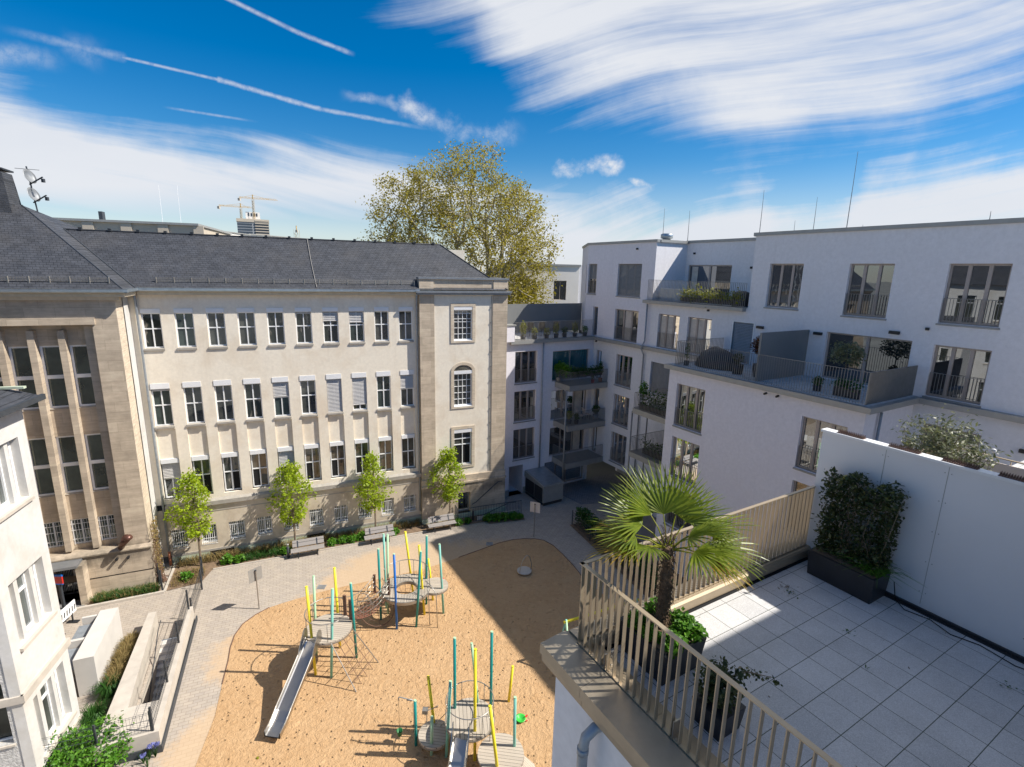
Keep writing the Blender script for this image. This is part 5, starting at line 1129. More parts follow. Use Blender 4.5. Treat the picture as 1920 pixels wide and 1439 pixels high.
# barrier board and notice post by the white house
bar_ = thing('barrier_board', 'white barrier board with black slots beside the white house', 'barrier', gp(120, 1165, .6))
p0, p1 = gp(112, 1170, .5), gp(141, 1134, .75); d = (p1-p0); d[2] = 0; d /= np.linalg.norm(d); u = np.array((0, 0, 1.)); nn = np.cross(d, u)
def BR(a, b, c): return p0+d*a+nn*b+u*c
Lb = np.linalg.norm((p1-p0)[:2])
part(MB().box(BR, -.5, Lb, -.02, .02, -.05, .55), 'board', MT['whitebox'], bar_)
sl_ = MB()
for k in range(6): sl_.hexa([BR(.1+.17*k, -.026, .08), BR(.16+.17*k, -.026, .08), BR(.16+.17*k, .026, .08), BR(.1+.17*k, .026, .08), BR(.14+.17*k, -.026, .34), BR(.2+.17*k, -.026, .34), BR(.2+.17*k, .026, .34), BR(.14+.17*k, .026, .34)])
part(sl_, 'slots', MT['black'], bar_)
for q_ in (-.2, Lb-.3): part(MB().box(BR, q_-.1, q_+.1, -.25, .25, -.55, -.45).bar(BR(q_, 0, -.5), BR(q_, 0, 0), .05, .05), 'foot', MT['dark'], bar_)
b = np.array(FF(-4.25, 2.75, 0)); np_ = thing('notice_post', 'dark post with small red and blue board before the barred school door', 'sign', b)
part(MB().bar(b, b+[0, 0, 1.45], .12, .1), 'post', MT['darkmetal'], np_); part(MB().box(XY, b[0]-.2, b[0]+.2, b[1]-.05, b[1]+.02, 1.45, 1.85), 'red_board', MT['red'], np_); part(MB().box(XY, b[0]-.22, b[0]+.22, b[1]-.06, b[1]+.03, 1.85, 1.95).box(XY, b[0]-.2, b[0]+.2, b[1]-.06, b[1]+.0, 1.4, 1.449), 'blue_edge', MT['blue'], np_)
# ---------------------------------------------------------------- stair railing at the tower
sr = thing('stair_railing', 'dark railing around the cellar steps at the tower foot', 'railing', FF(18, 1, 0)); m = MB()
def rr(p, q, z0, z1, n):
    for k in range(n+1): a = np.array(p)+(np.array(q)-np.array(p))*k/n; m.tube([FF(*a, z0), FF(*a, z1)], .012, 4)
    m.tube([FF(*p, z1), FF(*q, z1)], .025, 6).tube([FF(*p, z0+.05), FF(*q, z0+.05)], .015, 4)
rr((17.0, .5), (17.0, 1.3), 0, 1.1, 7); rr((17.0, 1.3), (18.6, 1.3), 0, 1.1, 13); rr((18.6, 1.3), (21.7, 1.45), 0, 1.1, 26)
part(m, 'bars', MT['darkmetal'], sr)
part(MB().tube([FF(18.2, .62, 1.0), FF(18.5, .6, 1.1), FF(20.2, .55, 2.4), FF(20.5, .55, 2.4)], .028, 6).tube([FF(18.3, 1.2, .2), FF(20.8, 1.3, 1.0), FF(21.3, 1.35, 1.0)], .025, 6), 'handrail', MT['darkmetal'], sr)
part(MB().box(FF, 18.4, 21.6, 1.2, 1.28, 0, .32), 'kerb_wall', MT['concrete'], sr)
# vent housing by the apartment wall
eb = thing('vent_housing', 'grey sloped metal housing with black louvre doors by the apartment wall', 'vent housing', FB(20.9, 30.6, 0))
part(MB().prism([FB(20.25, 29.3, 0)[:2], FB(22.05, 29.3, 0)[:2], FB(22.05, 31.9, 0)[:2], FB(20.25, 31.9, 0)[:2]], .25, 1.45).hexa([FB(20.2, 29.25, 1.45), FB(22.1, 29.25, 1.45), FB(22.1, 31.95, 1.45), FB(20.2, 31.95, 1.45), FB(20.2, 29.25, 1.6), FB(22.1, 29.25, 1.6), FB(22.1, 31.95, 1.95), FB(20.2, 31.95, 1.95)]), 'body', MT['coping'], eb)
part(MB().box(FB, 20.3, 22.0, 29.35, 31.9, 0, .25), 'base', MT['dark'], eb); part(MB().box(FB, 20.21, 20.25, 29.45, 30.5, .3, 1.38).box(FB, 20.21, 20.25, 30.6, 31.8, .3, 1.38), 'louvre_door', MT['dark'], eb)
part(MB().q(FB(20.35, 29.4, 1.63), FB(21.95, 29.4, 1.63), FB(21.95, 31.85, 1.955), FB(20.35, 31.85, 1.955)), 'lid', MT['zinc'], eb)
# ---------------------------------------------------------------- hedge at right with fence
HG = [gp(1068, 985), gp(1102, 1017), gp(1135, 1048), gp(1190, 1100)]
h0, h1 = HG[0], HG[0]+(HG[2]-HG[0])*2.6; dv = h1-h0; Lh = np.linalg.norm(dv); dv /= Lh; nv = np.array([-dv[1], dv[0], 0]); nv = nv if nv[0] > 0 else -nv
hd = thing('garden_hedge', 'dense green hedge lining the right path behind a dark fence', 'hedge', h0+nv*.5)
pts = [h0+dv*(Lh*rng.random())+nv*(.35+.75*rng.random())+[0, 0, 1.25*sqrt(rng.random())*(1+.12*sin(9*rng.random()))] for _ in range(9000)]
leaves('foliage', pts, .13, MT['lf_hedge'], hd, .7, .5)
m = MB()
for k in range(14): b = h0+dv*(Lh*(k+.5)/14)+nv*.7; m.tube([b, b+[0, 0, .9]], [.03, .015], 5)
part(m, 'stems', MT['trunk'], hd)
struct(MB().q(h0, h1, h1+nv*1.3+[0, 0, 0], h0+nv*1.3).q(h0+nv*.0+[0, 0, .02], h1+[0, 0, .02], h1+nv*6+[0, 0, .02], h0+nv*2.2+[0, 0, .02]), 'hedge_soil', MT['soil'])
fr_ = thing('bar_fence', 'dark double-bar fence in front of the garden hedge', 'fence', h0); m = MB()
for z in (.15, .35, .55, .75, .95): m.tube([h0+nv*.2+[0, 0, z], h1+nv*.2+[0, 0, z]], .012, 4)
for k in range(int(Lh/.12)): b = h0+nv*.2+dv*(.12*k); m.tube([b+[0, 0, .1], b+[0, 0, 1.0]], .006, 3)
part(m, 'bars', MT['darkmetal'], fr_)
for k in range(6): b = h0+nv*.2+dv*(Lh*k/5); part(MB().bar(b, b+[0, 0, 1.1], .06, .06), 'post', MT['darkmetal'], fr_)
# ---------------------------------------------------------------- playground
def QP(x, y): return (480+x/4.7975, 980+y/4.7975)
def NP(x, y): return (720+x/5.159, 1160+y/5.159)
def pole(par, base, top, mat, r=.056, basez=0.0):
    b = gp(*base) if len(base) == 2 else np.array(base); t = up_at(b, *top) if len(top) == 2 else np.array(top)
    d = (t-b)/np.linalg.norm(t-b)
    o = part(MB().tube([b-d*.1, t], r, 10), 'pole', MT[mat], par, True)
    part(MB().tube([t, t+d*.025], [r*1.08, r*.9], 10), 'pole_cap', MT['mint' if mat != 'yellow' else 'yellow'], o); return b, t
def hoop(c, r, z, a0, a1, n=28, rt=.02, posts=3, par=None, zp=None, rx=1.0):
    m = MB(); P = [(c[0]+r*cos(a0+(a1-a0)*k/n), c[1]+r*rx*sin(a0+(a1-a0)*k/n), z) for k in range(n+1)]; m.tube(P, rt, 6)
    for k in range(posts): p = P[int((k+.5)*n/posts)]; m.tube([(p[0], p[1], zp), p], rt*.75, 5)
    return part(m, 'guard_rail', MT['tubesteel'], par, True)
def platform(par, c, r, z, mat, n=32, th=.07, squash=1.0):
    pts = [(c[0]+r*cos(2*pi*k/n), c[1]+r*squash*sin(2*pi*k/n)) for k in range(n)]
    o = part(MB().prism(pts, z-th, z), 'platform', MT[mat], par)
    part(MB().prism([(c[0]+(p[0]-c[0])*1.012, c[1]+(p[1]-c[1])*1.012) for p in pts], z-th*1.9, z-th-.004), 'platform_rim', MT['tubesteel'], o); return o
def net(path_a, path_b, n, rt=.009, diag=True):
    m = MB(); A = [np.array(p) for p in path_a]; B = [np.array(p) for p in path_b]
    for k in range(len(A)): m.tube([A[k], (A[k]+B[k])/2-[0, 0, .03], B[k]], rt, 4)
    for j in range(n+1): m.tube([A[k]+(B[k]-A[k])*j/n-[0, 0, .03*4*(j/n)*(1-j/n)] for k in range(len(A))], rt, 4)
    return m
def slide(par, top, knee, end, w, side):
    """steel chute: floor and raised cheeks following a bent path"""
    top, knee, end = map(np.array, (top, knee, end)); pts = []
    for k in range(9): pts.append(top+(knee-top)*k/8)
    for k in range(1, 6): f = k/5; pts.append(knee+(end-knee)*f+np.array([0, 0, (knee[2]-end[2])*(-.25*sin(pi*f))]))
    d = end-top; d[2] = 0; d /= np.linalg.norm(d); s = np.array([-d[1], d[0], 0])*w/2; m = MB()
    prof = [(-1.12, .17), (-1.06, .19), (-1.0, .17), (-.96, .03), (-.8, 0), (.8, 0), (.96, .03), (1.0, .17), (1.06, .19), (1.12, .17), (1.08, -.05), (-1.08, -.05)]
    for k in range(len(pts)-1):
        for j in range(len(prof)):
            a, b = prof[j], prof[(j+1) % len(prof)]; P = lambda p, q: pts[p]+s*q[0]+np.array([0, 0, q[1]])
            m.q(P(k, a), P(k, b), P(k+1, b), P(k+1, a))
    o = part(m, 'slide', MT['steel'], par, False)
    c = MB()
    for sg in (-1, 1):
        q0 = top+s*sg*1.08; pl = [q0-d*.14+[0, 0, -.05], q0-d*.2+[0, 0, .3], q0-d*.16+[0, 0, .5], q0-d*.03+[0, 0, .6], q0+d*.12+[0, 0, .56], q0+d*.27+[0, 0, .34], q0+d*.5+[0, 0, .02], q0+d*.6-[0, 0, .2]]
        n_ = s/np.linalg.norm(s)*.012; i = len(c.v); c.v += [tuple(p-n_) for p in pl]+[tuple(p+n_) for p in pl]; L_ = len(pl)
        c.f.append(tuple(range(i, i+L_))); c.f.append(tuple(range(i+2*L_-1, i+L_-1, -1)))
        for k in range(L_): c.f.append((i+k, i+(k+1) % L_, i+L_+(k+1) % L_, i+L_+k))
    part(c, 'slide_cheek', MT['steel'], o); return o
# left tower, net bridge and ring
cf = thing('climbing_structure', 'large climbing frame with steel slide, net bridge and round ring platform on coloured poles', 'climbing frame', (-6.5, 21, 0))
C1 = np.array((-7.75, 19.42)); Z1 = 1.88; platform(cf, C1, .97, Z1, 'deck')
pole(cf, QP(537, 1370), QP(453, 580), 'yellow'); pole(cf, QP(678, 1395), QP(688, 600), 'aqua'); pole(cf, QP(905, 1218), QP(852, 548), 'teal'); pole(cf, QP(757, 1130), QP(705, 410), 'yellow')
b = np.array((-8.62, 20.02, 0)); pole(cf, (*b,), QP(518, 485), 'mint')
hoop(C1, .93, Z1+.85, 2.1, 5.6, 30, .02, 3, cf, Z1); hoop(C1, .93, Z1+.85, 1.15, 2.05, 12, .02, 2, cf, Z1)
for a in (.62, 1.1):
    c = C1+np.array((cos(a), sin(a)))*.98; pz = [Z1, Z1+.95]; part(MB().box(XY, c[0]-.07, c[0]+.07, c[1]-.04, c[1]+.04, Z1, Z1+1.0), 'bridge_post', MT['rope'], cf)
    part(MB().tube([(c[0]+.1*cos(t)*.3, c[1]+.1, Z1+.5+.3*sin(t)) for t in np.linspace(0, 2*pi, 14)], .014, 5), 'hand_grip', MT['tubesteel'], cf)
slide(cf, (-8.12, 18.55, Z1+.0), (-8.5, 16.45, .52), (-8.55, 15.55, .28), .58, 0)
# cargo net ramp
ta, tb_ = np.array((-6.95, 18.9, Z1-.05)), np.array((-6.82, 19.55, Z1-.05)); ga, gb = gp(668, 1298), gp(710, 1243)
part(MB().tube([(-7.35, 18.55, Z1-.06), ga], .022, 6).tube([tb_, gb], .022, 6), 'net_beam', MT['tubesteel'], cf)
A_ = [np.array((-7.35, 18.55, Z1-.06))+(ga-np.array((-7.35, 18.55, Z1-.06)))*k/6 for k in range(7)]; B_ = [tb_+(gb-tb_)*k/6 for k in range(7)]
part(net(A_, B_, 4, .015), 'climbing_net', MT['rope'], cf)
# ring platform
C2 = np.array((-5.12, 22.97)); Z2 = 1.5
rg = part(MB().ring((*C2, 0), .56, 1.2, Z2-.07, Z2, 40), 'ring_platform', MT['deckring'], cf)
pk = MB()
for k in range(72):
    a = 2*pi*k/72; pk.hexa([(C2[0]+r*cos(a+da), C2[1]+r*sin(a+da), z) for z in (Z2+.001, Z2+.012) for r, da in ((.57, -.03), (1.19, -.033), (1.19, .033), (.57, .03))])
part(pk, 'ring_planks', MT['deck2'], rg); part(MB().ring((*C2, 0), 1.2, 1.23, Z2-.16, Z2-.01, 40), 'platform_rim', MT['tubesteel'], rg); part(MB().ring((*C2, 0), .53, .56, Z2-.16, Z2-.01, 30), 'platform_rim', MT['tubesteel'], rg)
C3 = np.array((-3.72, 23.3)); platform(cf, C3, .68, Z2-.05, 'deck')
for bb_, tt_, mm_ in ((QP(1125, 875), QP(1100, 240), 'teal'), (QP(1187, 820), QP(1183, 110), 'mint'), (QP(1268, 960), QP(1241, 285), 'blue'), (QP(1516, 830), QP(1466, 208), 'yellow'), (QP(1442, 940), QP(1482, 262), 'teal'), (QP(1533, 735), QP(1535, 122), 'teal'), (QP(1413, 635), QP(1343, 85), 'yellow')): pole(cf, bb_, tt_, mm_)
pole(cf, (-6.25, 23.35, 0), QP(1147, 105), 'aqua', .05); pole(cf, (-3.25, 23.05, 0), QP(1650, 198), 'aqua'); pole(cf, (-3.95, 24.1, 0), QP(1550, 330), 'yellow')
hoop(C2, 1.17, Z2+.85, -.15, 3.0, 40, .02, 5, cf, Z2); hoop(C2, 1.17, Z2+.85, 3.6, 4.4, 12, .02, 2, cf, Z2)
part(MB().tube([(C2[0]+1.05, C2[1]-.5, Z2+.75), (-3.7, 22.3, Z2+.55), (-3.45, 22.0, Z2+.3), (-3.4, 21.95, 0)], .02, 6).tube([(-4.0, 22.55, Z2+.7), (-3.85, 22.15, Z2+.2), (-3.8, 22.1, 0)], .02, 6), 'climbing_pole', MT['tubesteel'], cf, True)
# spider net hanging in the ring
m = MB()
for k in range(10): a = 2*pi*k/10; m.tube([(C2[0]+.55*cos(a), C2[1]+.55*sin(a), Z2-.1), (C2[0]+.3*cos(a), C2[1]+.3*sin(a), Z2-.5), (C2[0], C2[1], Z2-.6)], .009, 4)
for r, z in ((.42, -.34), (.28, -.52), (.14, -.58)): m.tube([(C2[0]+r*cos(t), C2[1]+r*sin(t), Z2+z) for t in np.linspace(0, 2*pi, 11)], .008, 4)
part(m, 'spider_net', MT['rope'], cf)
# tunnel of nets between the platforms
p0 = np.array((*(C1+np.array((cos(.86), sin(.86)))*1.0), Z1)); p1 = np.array((*(C2+np.array((cos(3.55), sin(3.55)))*1.2), Z2)); dd = p1-p0; s = np.array([-dd[1], dd[0], 0]); s /= np.linalg.norm(s)
def br(f, side, h): q_ = p0+dd*f-[0, 0, .35*sin(pi*f)]; return q_+s*side+[0, 0, h]
K = np.linspace(0, 1, 11)
m = net([br(f, -.4, 0) for f in K], [br(f, .4, 0) for f in K], 5)
m2 = MB()
for sd_ in (-.42, .42):
    m2.tube([br(f, sd_, .85) for f in K], .018, 5)
    for z in (.28, .56): m2.tube([br(f, sd_, z) for f in K], .008, 4)
    for f in K: m2.tube([br(f, sd_*.95, 0), br(f, sd_, .85)], .008, 4)
part(m, 'net_bridge', MT['redrope'], cf); part(m2, 'bridge_side_net', MT['tubesteel'], cf)
hc = np.array((-6.35, 22.0, .92)); m = MB(); hx = np.array((.75, .3, 0)); hz = np.array((-.2, .25, .72))
m.tube([hc+hx*cos(t)+hz*sin(t) for t in np.linspace(0, 2*pi, 28)], .02, 6)
for k in range(8): m.tube([hc, hc+hx*cos(k*pi/4)+hz*sin(k*pi/4)], .009, 4)
for r in (.35, .68): m.tube([hc+hx*r*cos(t)+hz*r*sin(t) for t in np.linspace(0, 2*pi, 17)], .009, 4)
part(m, 'net_wheel', MT['rope'], cf)
for f in (.45, .75): part(MB().tube([br(f, .42*cos(t), .42+.55*sin(t)) for t in np.linspace(0, 2*pi, 24)], .018, 5), 'bridge_hoop', MT['tubesteel'], cf)
for sd_ in (-.42, .42): q_ = br(1.0, sd_, 0); part(MB().box(XY, q_[0]-.06, q_[0]+.06, q_[1]-.05, q_[1]+.05, Z2-.1, Z2+.9), 'bridge_post', MT['rope'], cf)
# near tower group
nt_ = thing('play_tower', 'smaller play tower with round decks, hoist and slide near the bottom edge', 'play tower', (-1.2, 15.4, 0))
D1 = np.array((-1.27, 15.58)); Y1 = 1.28; platform(nt_, D1, .9, Y1, 'deck2')
D2 = np.array((-2.56, 15.62)); platform(nt_, D2, .6, .52, 'deck'); D3 = np.array((-.1, 14.45)); platform(nt_, D3, .8, 1.0, 'deck')
part(MB().hexa([(.35, 14.75, .9), (.6, 13.9, .9), (1.3, 13.9, .1), (1.1, 14.8, .1), (.35, 14.75, .97), (.6, 13.9, .97), (1.3, 13.9, .17), (1.1, 14.8, .17)]), 'ramp', MT['deck'], nt_)
for bb_, tt_, mm_ in ((NP(878, 1370), NP(883, 300), 'yellow'), (NP(1030, 1120), NP(1043, 130), 'teal'), (NP(460, 1320), NP(463, 955), 'mint'), (NP(603, 1340), NP(642, 610), 'aqua'), (NP(1207, 805), NP(1245, 465), 'yellow')): pole(nt_, bb_, tt_, mm_)
pole(nt_, (-1.86, 16.0, 0), NP(683, 190), 'teal'); pole(nt_, (-.9, 16.3, 0), NP(848, 243), 'mint', .05); pole(nt_, (-2.62, 16.1, 0), NP(428, 565), 'yellow'); pole(nt_, (-.1, 14.0, 0), NP(1025, 850), 'yellow'); pole(nt_, (.38, 14.75, 0), NP(1268, 765), 'aqua')
tb0, tt0 = pole(nt_, NP(310, 1230), NP(300, 795), 'teal')
hoop(D1, .86, Y1+.8, -.4, 3.5, 34, .018, 4, nt_, Y1); hoop(D1, .86, Y1+.8, 3.9, 5.8, 20, .018, 2, nt_, Y1)
part(MB().tube([(-2.1, 15.3, .55), (-2.1, 15.3, 1.9), (-2.0, 15.5, 2.0)], .018, 5).tube([(-.5, 14.9, 1.0), (-.5, 14.9, 1.9), (-.6, 15.05, 2.0)], .018, 5), 'hand_rail', MT['tubesteel'], nt_, True)
slide(nt_, (-1.5, 14.75, Y1), (-1.62, 12.7, .5), (-1.64, 12.0, .3), .54, 0)
h0_ = np.array(tt0)-[0, 0, .1]; ha = h0_+np.array([-.62, .1, .12]); ho = part(MB().tube([h0_-[0, 0, .05], h0_+[-.05, 0, .1], ha+[.05, 0, .02], ha, ha-[0, 0, .12]], [.02]*5, 6).hexa([h0_+[-.3, -.02, .1], h0_+[-.1, -.02, .1], h0_+[-.1, .02, .1], h0_+[-.3, .02, .1], h0_+[-.3, -.02, .16], h0_+[-.1, -.02, .16], h0_+[-.1, .02, .16], h0_+[-.3, .02, .16]]), 'hoist_arm', MT['coping'], nt_, True)
part(MB().tube([ha-[0, 0, .1], ha-[0, 0, 1.45]], .006, 4).tube([h0_-[0, 0, 0]+[-.08, 0, 0], h0_-[.08, 0, 1.3]], .006, 4), 'hoist_rope', MT['black'], ho)
bk = ha-np.array([0, 0, 1.65]); bu = MB().lathe(bk, [(.08, 0), (.11, .2), (.12, .21), (.10, .2), (.075, .02)], 12); part(bu, 'bucket', MT['bottle'], ho, True)
part(MB().tube([(-2.62, 16.0, .5), (-2.1, 15.9, 1.25)], .016, 5).tube([(-2.4, 15.95, .5), (-1.95, 15.7, 1.2)], .016, 5), 'climbing_bar', MT['tubesteel'], nt_)
part(MB().tube([(-2.9, 15.9, .52), (-2.9, 15.9, 1.2), (-2.5, 16.1, 1.25)], .018, 5).box(XY, -3.05, -2.85, 15.8, 16.0, 1.15, 1.3), 'play_panel', MT['tubesteel'], nt_)
# swing behind the near house
sw_ = thing('swing', 'swing with yellow beam and green legs behind the terrace corner', 'swing', gp(1045, 1215))
pA, pB = gp(1061.6, 1166, 2.15), gp(1193, 1126, 2.15); part(MB().tube([pA-(pB-pA)*.03, pB+(pB-pA)*.03], .06, 10), 'beam', MT['yellow'], sw_, True)
dd = (pB-pA)/np.linalg.norm(pB-pA); nn = np.array([-dd[1], dd[0], 0])
for q_, k in ((pA, 0), (pB, 1)):
    part(MB().tube([q_+[0, 0, .06], np.array((*(q_-nn*1.0-dd*.25*(1-2*k))[:2], 0))], .05, 8), 'leg', MT['mint'], sw_, True); part(MB().tube([q_+[0, 0, .08], np.array((*(q_+nn*.85+dd*.2)[:2], 0))], .05, 8), 'leg', MT['aqua'], sw_, True)
for f in (.3, .65):
    c = pA+(pB-pA)*f; part(MB().tube([c-dd*.22, c-dd*.22-[0, 0, 1.6]], .008, 4).tube([c+dd*.22, c+dd*.22-[0, 0, 1.6]], .008, 4), 'chain', MT['tubesteel'], sw_); part(MB().bar(c-dd*.25-[0, 0, 1.62], c+dd*.25-[0, 0, 1.62], .2, .04), 'seat', MT['dark'], sw_)
# spinning dish with bow, ball, toy
dc = gp(983, 1074); ds = thing('spinner_dish', 'round grey spinning dish with bent steel bow lying in shaded sand', 'spinner', dc)
part(MB().lathe(dc, [(.28, .02), (.42, .1), (.43, .15), (.40, .16), (.0, .14)], 24), 'dish', MT['concrete'], ds, True)
part(MB().tube([dc+np.array([-.28, -.25, .12])+np.array([.2*f+.25*f*f, .25*f, 1.0*sin(pi*f*.5)]) for f in np.linspace(0, 1, 8)]+[dc+np.array([.3, .1, .95]), dc+np.array([.42, .12, .5]), dc+np.array([.38, .1, .14])], .022, 6), 'bow', MT['steel'], ds, True)
bc = gp(829, 1088, .15); solo(MB().lathe(bc, [(0, -.14), (.07, -.12), (.12, -.07), (.14, 0), (.12, .07), (.07, .12), (0, .14)], 16), 'ball', MT['red'], 'small red ball lying on the sand behind the climbing frame', 'ball', bc, None, True)
tc = gp(976, 1351); ty = thing('sand_toy', 'bright green sand toy with red bits on the sand', 'toy', tc)
part(MB().lathe(tc, [(.14, .0), (.2, .1), (.21, .12), (.17, .11), (.1, .04), (0, .03)], 16), 'bowl', MT['green'], ty, True); part(MB().tube([tc+[.18, .05, .1], tc+[.28, .12, .14]], [.04, .02], 8).tube([tc+[.2, -.08, .05], tc+[.27, -.06, .06]], .02, 6), 'handle', MT['red'], ty)
solo(MB().lathe(gp(483, 1423), [(0, 0), (.05, .02), (.04, .06), (0, .07)], 10), 'small_ball', MT['lf_yellow'], 'tiny yellow-green ball on the sand below the slide end', 'ball', gp(483, 1423))
# ---------------------------------------------------------------- white house at the left edge
wh_ = thing('white_house', 'white stucco house with bay windows at the left picture edge', 'house', FW(1.3, -2, 0))
BW = lambda a, c, d: FW(a, -d, c)                     # bay face towards the yard
LB = 2.58; Qc = W0+UW*LB
NW2 = np.array([UW2[1], -UW2[0]])
def FL(a, n, z): p = Qc+a*UW2+n*NW2; return (p[0], p[1], z)
LW = lambda a, c, d: FL(a, -d, c)
wA, wB, wC = (.45, 2.15, 9.65, 11.7, .34), (.42, 2.18, 5.3, 7.45, .34), (.4, 2.15, 1.1, 3.3, .34)
part(MB().wall(BW, 0, LB, 0, 12.75, [wA, wB, wC]).wall(lambda a, c, d: (lambda p: (p[0], p[1], c))(W0-a*UW2*1.0-d*NW2), 0, 8, 0, 12.75), 'wall', MT['stucco'], wh_)
part(MB().wall(LW, -9, -.0, 0, 12.75, [(-.95, -.42, 2.2, 4.4, .3), (-2.6, -1.6, 2.2, 4.4, .3), (-.95, -.42, 6.2, 8.4, .3)]), 'rough_wall', MT['stucco_rough'], wh_)
part(MB().wbox(LW, -.28, 0, 0, 12.75, -.03, -.002), 'corner_strip', MT['stucco'], wh_)
part(MB().wbox(BW, -.06, LB+.08, 3.62, 3.88, -.1, 0).wbox(LW, -9, .06, 3.62, 3.88, -.09, 0), 'string_course', MT['concrete'], wh_)
part(MB().wbox(BW, -.04, LB+.05, 0, .6, -.06, 0), 'plinth', MT['concrete'], wh_)
for (a0, a1, c0, c1, d) in (wA, wB, wC):
    W_ = a1-a0
    o = window(wh_, BW, a0, a1, c0, c1, .3, mull=(), trans=(), fw=.05, glass='g_white', sill=(.13, .1, .08, 'concrete'))
    pier = MB()
    for f in (.27, .73): pier.wbox(BW, a0+W_*f-.09, a0+W_*f+.09, c0, c1, .1, .298)
    part(pier, 'stone_mullion', MT['stucco'], o)
    fm = MB()
    for x0, x1 in ((0, .27), (.27, .73), (.73, 1)):
        l, r = a0+W_*x0+(.09 if x0 else .05), a0+W_*x1-(.09 if x1 < 1 else .05)
        fm.wbox(BW, l, l+.05, c0+.05, c1-.05, .24, .299).wbox(BW, r-.05, r, c0+.05, c1-.05, .24, .299).wbox(BW, l+.05, r-.05, c0+(c1-c0)*.66, c0+(c1-c0)*.66+.08, .24, .299).wbox(BW, l+.05, r-.05, c0+.051, c0+.11, .24, .299).wbox(BW, l+.05, r-.05, c1-.11, c1-.051, .24, .299)
    part(fm, 'casements', MT['white'], o)
for (a0, a1, c0, c1) in ((-.95, -.42, 2.2, 4.4), (-2.6, -1.6, 2.2, 4.4), (-.95, -.42, 6.2, 8.4)): window(wh_, LW, a0, a1, c0, c1, .26, mull=(), trans=(.6,), glass='g_white', sill=(.1, .05, .04, 'concrete'))
er = MB().hexa([FW(-.35, .4, 12.75), FW(LB+.3, .4, 12.75), FW(LB+.3, -3, 12.75), FW(-.35, -3, 12.75), FW(-.35, .42, 12.85), FW(LB+.3, .42, 12.85), FW(LB+.3, -3, 13.9), FW(-.35, -3, 13.9)])
part(er, 'roof', MT['slate'], wh_); part(MB().box(FW, -.4, LB+.35, .38, .5, 12.72, 12.9), 'gutter', MT['darkmetal'], wh_); part(MB().box(FW, -.25, -.1, -1.5, .1, 13.15, 13.22), 'roof_flashing', MT['greenwash'], wh_)
# the rest of the house, running back along the yard
def FO(a, b, c): return (-19.2-b, 15.0-a, c)
WO = lambda a, c, d: FO(a, d, c)
hO = [(1.2+3.0*k, 2.6+3.0*k, z, z+2.3, .25) for k in range(6) for z in (1.2, 5.3, 9.5, 13.6)]
part(MB().wall(WO, 0, 19, 0, 17.0, hO).wall(lambda a, c, d: FO(0+d, a, c), 0, 11, 0, 17).wall(lambda a, c, d: FO(19-d, a, c), 0, 11, 0, 17), 'yard_wall', MT['stucco'], wh_)
part(MB().q(FO(-.3, -.4, 16.9), FO(19.3, -.4, 16.9), FO(19.3, 5.5, 21), FO(-.3, 5.5, 21)).q(FO(-.3, 11.4, 16.9), FO(19.3, 11.4, 16.9), FO(19.3, 5.5, 21), FO(-.3, 5.5, 21)), 'main_roof', MT['slate'], wh_)
for h in hO: window(wh_, WO, *h[:4], .22, mull=(.5,), trans=(.68,), glass='g_white', sill=(.12, .08, .05, 'concrete'))
# ---------------------------------------------------------------- things on balconies and terraces
bgrp = 'potted plants on the balconies'
def trough(name, lab, p, q, z, n, size, mat, hgt=.35, boxh=.2, group=bgrp, hang=0.0):
    t = thing(name, lab, 'plants', (*((np.array(p[:2])+np.array(q[:2]))/2), z), 0, group); p, q = np.array(p), np.array(q)
    part(MB().bar((*p[:2], z+boxh/2), (*q[:2], z+boxh/2), .2, boxh), 'trough', MT['dark'], t)
    f = rng.random(n); pts = np.array([[*(p[:2]+(q[:2]-p[:2])*a), z+boxh] for a in f])+rng.normal(size=(n, 3))*[.12, .12, hgt*.35]+np.array([0, 0, hgt*.45])-np.array([0, 0, 1.])*(hang*np.abs(rng.normal(size=(n, 1)))); leaves('foliage', pts, size, MT[mat], t, .6, .4); return t
trough('balcony_plants', 'thick row of green plants filling the top corner balcony', FB(23.05, 30.3, 0), FB(26.0, 30.3, 0), 9.45, 1500, .13, 'lf_balcony', .5)
trough('balcony_plants', 'green plants along the left side of the top corner balcony', FB(23.05, 31.7, 0), FB(23.05, 30.5, 0), 9.45, 900, .14, 'lf_bright', .6)
potted('potted_shrub', 'bushy round shrub at the far left of the top corner balcony', 'plant', FB(23.0, 31.8, 8.86), (.2, .35), None, 600, .13, 'lf_bright', (.42, .42, .5), .75, 'pot', bgrp)
potted('potted_plant', 'plant in a red pot on the top corner balcony', 'plant', FB(25.2, 30.35, 8.86), (.14, .25), None, 220, .1, 'lf_balcony', (.2, .2, .3), .4, 'red', bgrp)
potted('potted_plant', 'tall thin plant in terracotta pot at the right end of the top corner balcony', 'plant', FB(26.0, 30.4, 8.86), (.17, .3), None, 260, .11, 'lf_balcony', (.2, .2, .45), .9, 'terracotta', bgrp)
potted('potted_shrub', 'green bush in pale pot on the middle corner balcony', 'plant', FB(25.9, 30.6, 5.72), (.24, .42), None, 420, .12, 'lf_balcony', (.32, .32, .35), .45, 'pot', bgrp)
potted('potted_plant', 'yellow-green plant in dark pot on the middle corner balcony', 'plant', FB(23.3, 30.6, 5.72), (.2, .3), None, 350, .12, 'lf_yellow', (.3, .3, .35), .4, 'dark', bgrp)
potted('potted_plant', 'low leafy plant beside the yellow-green one on the middle corner balcony', 'plant', FB(23.8, 30.35, 5.72), (.2, .28), None, 300, .11, 'lf_balcony', (.22, .22, .28), .32, 'dark', bgrp)
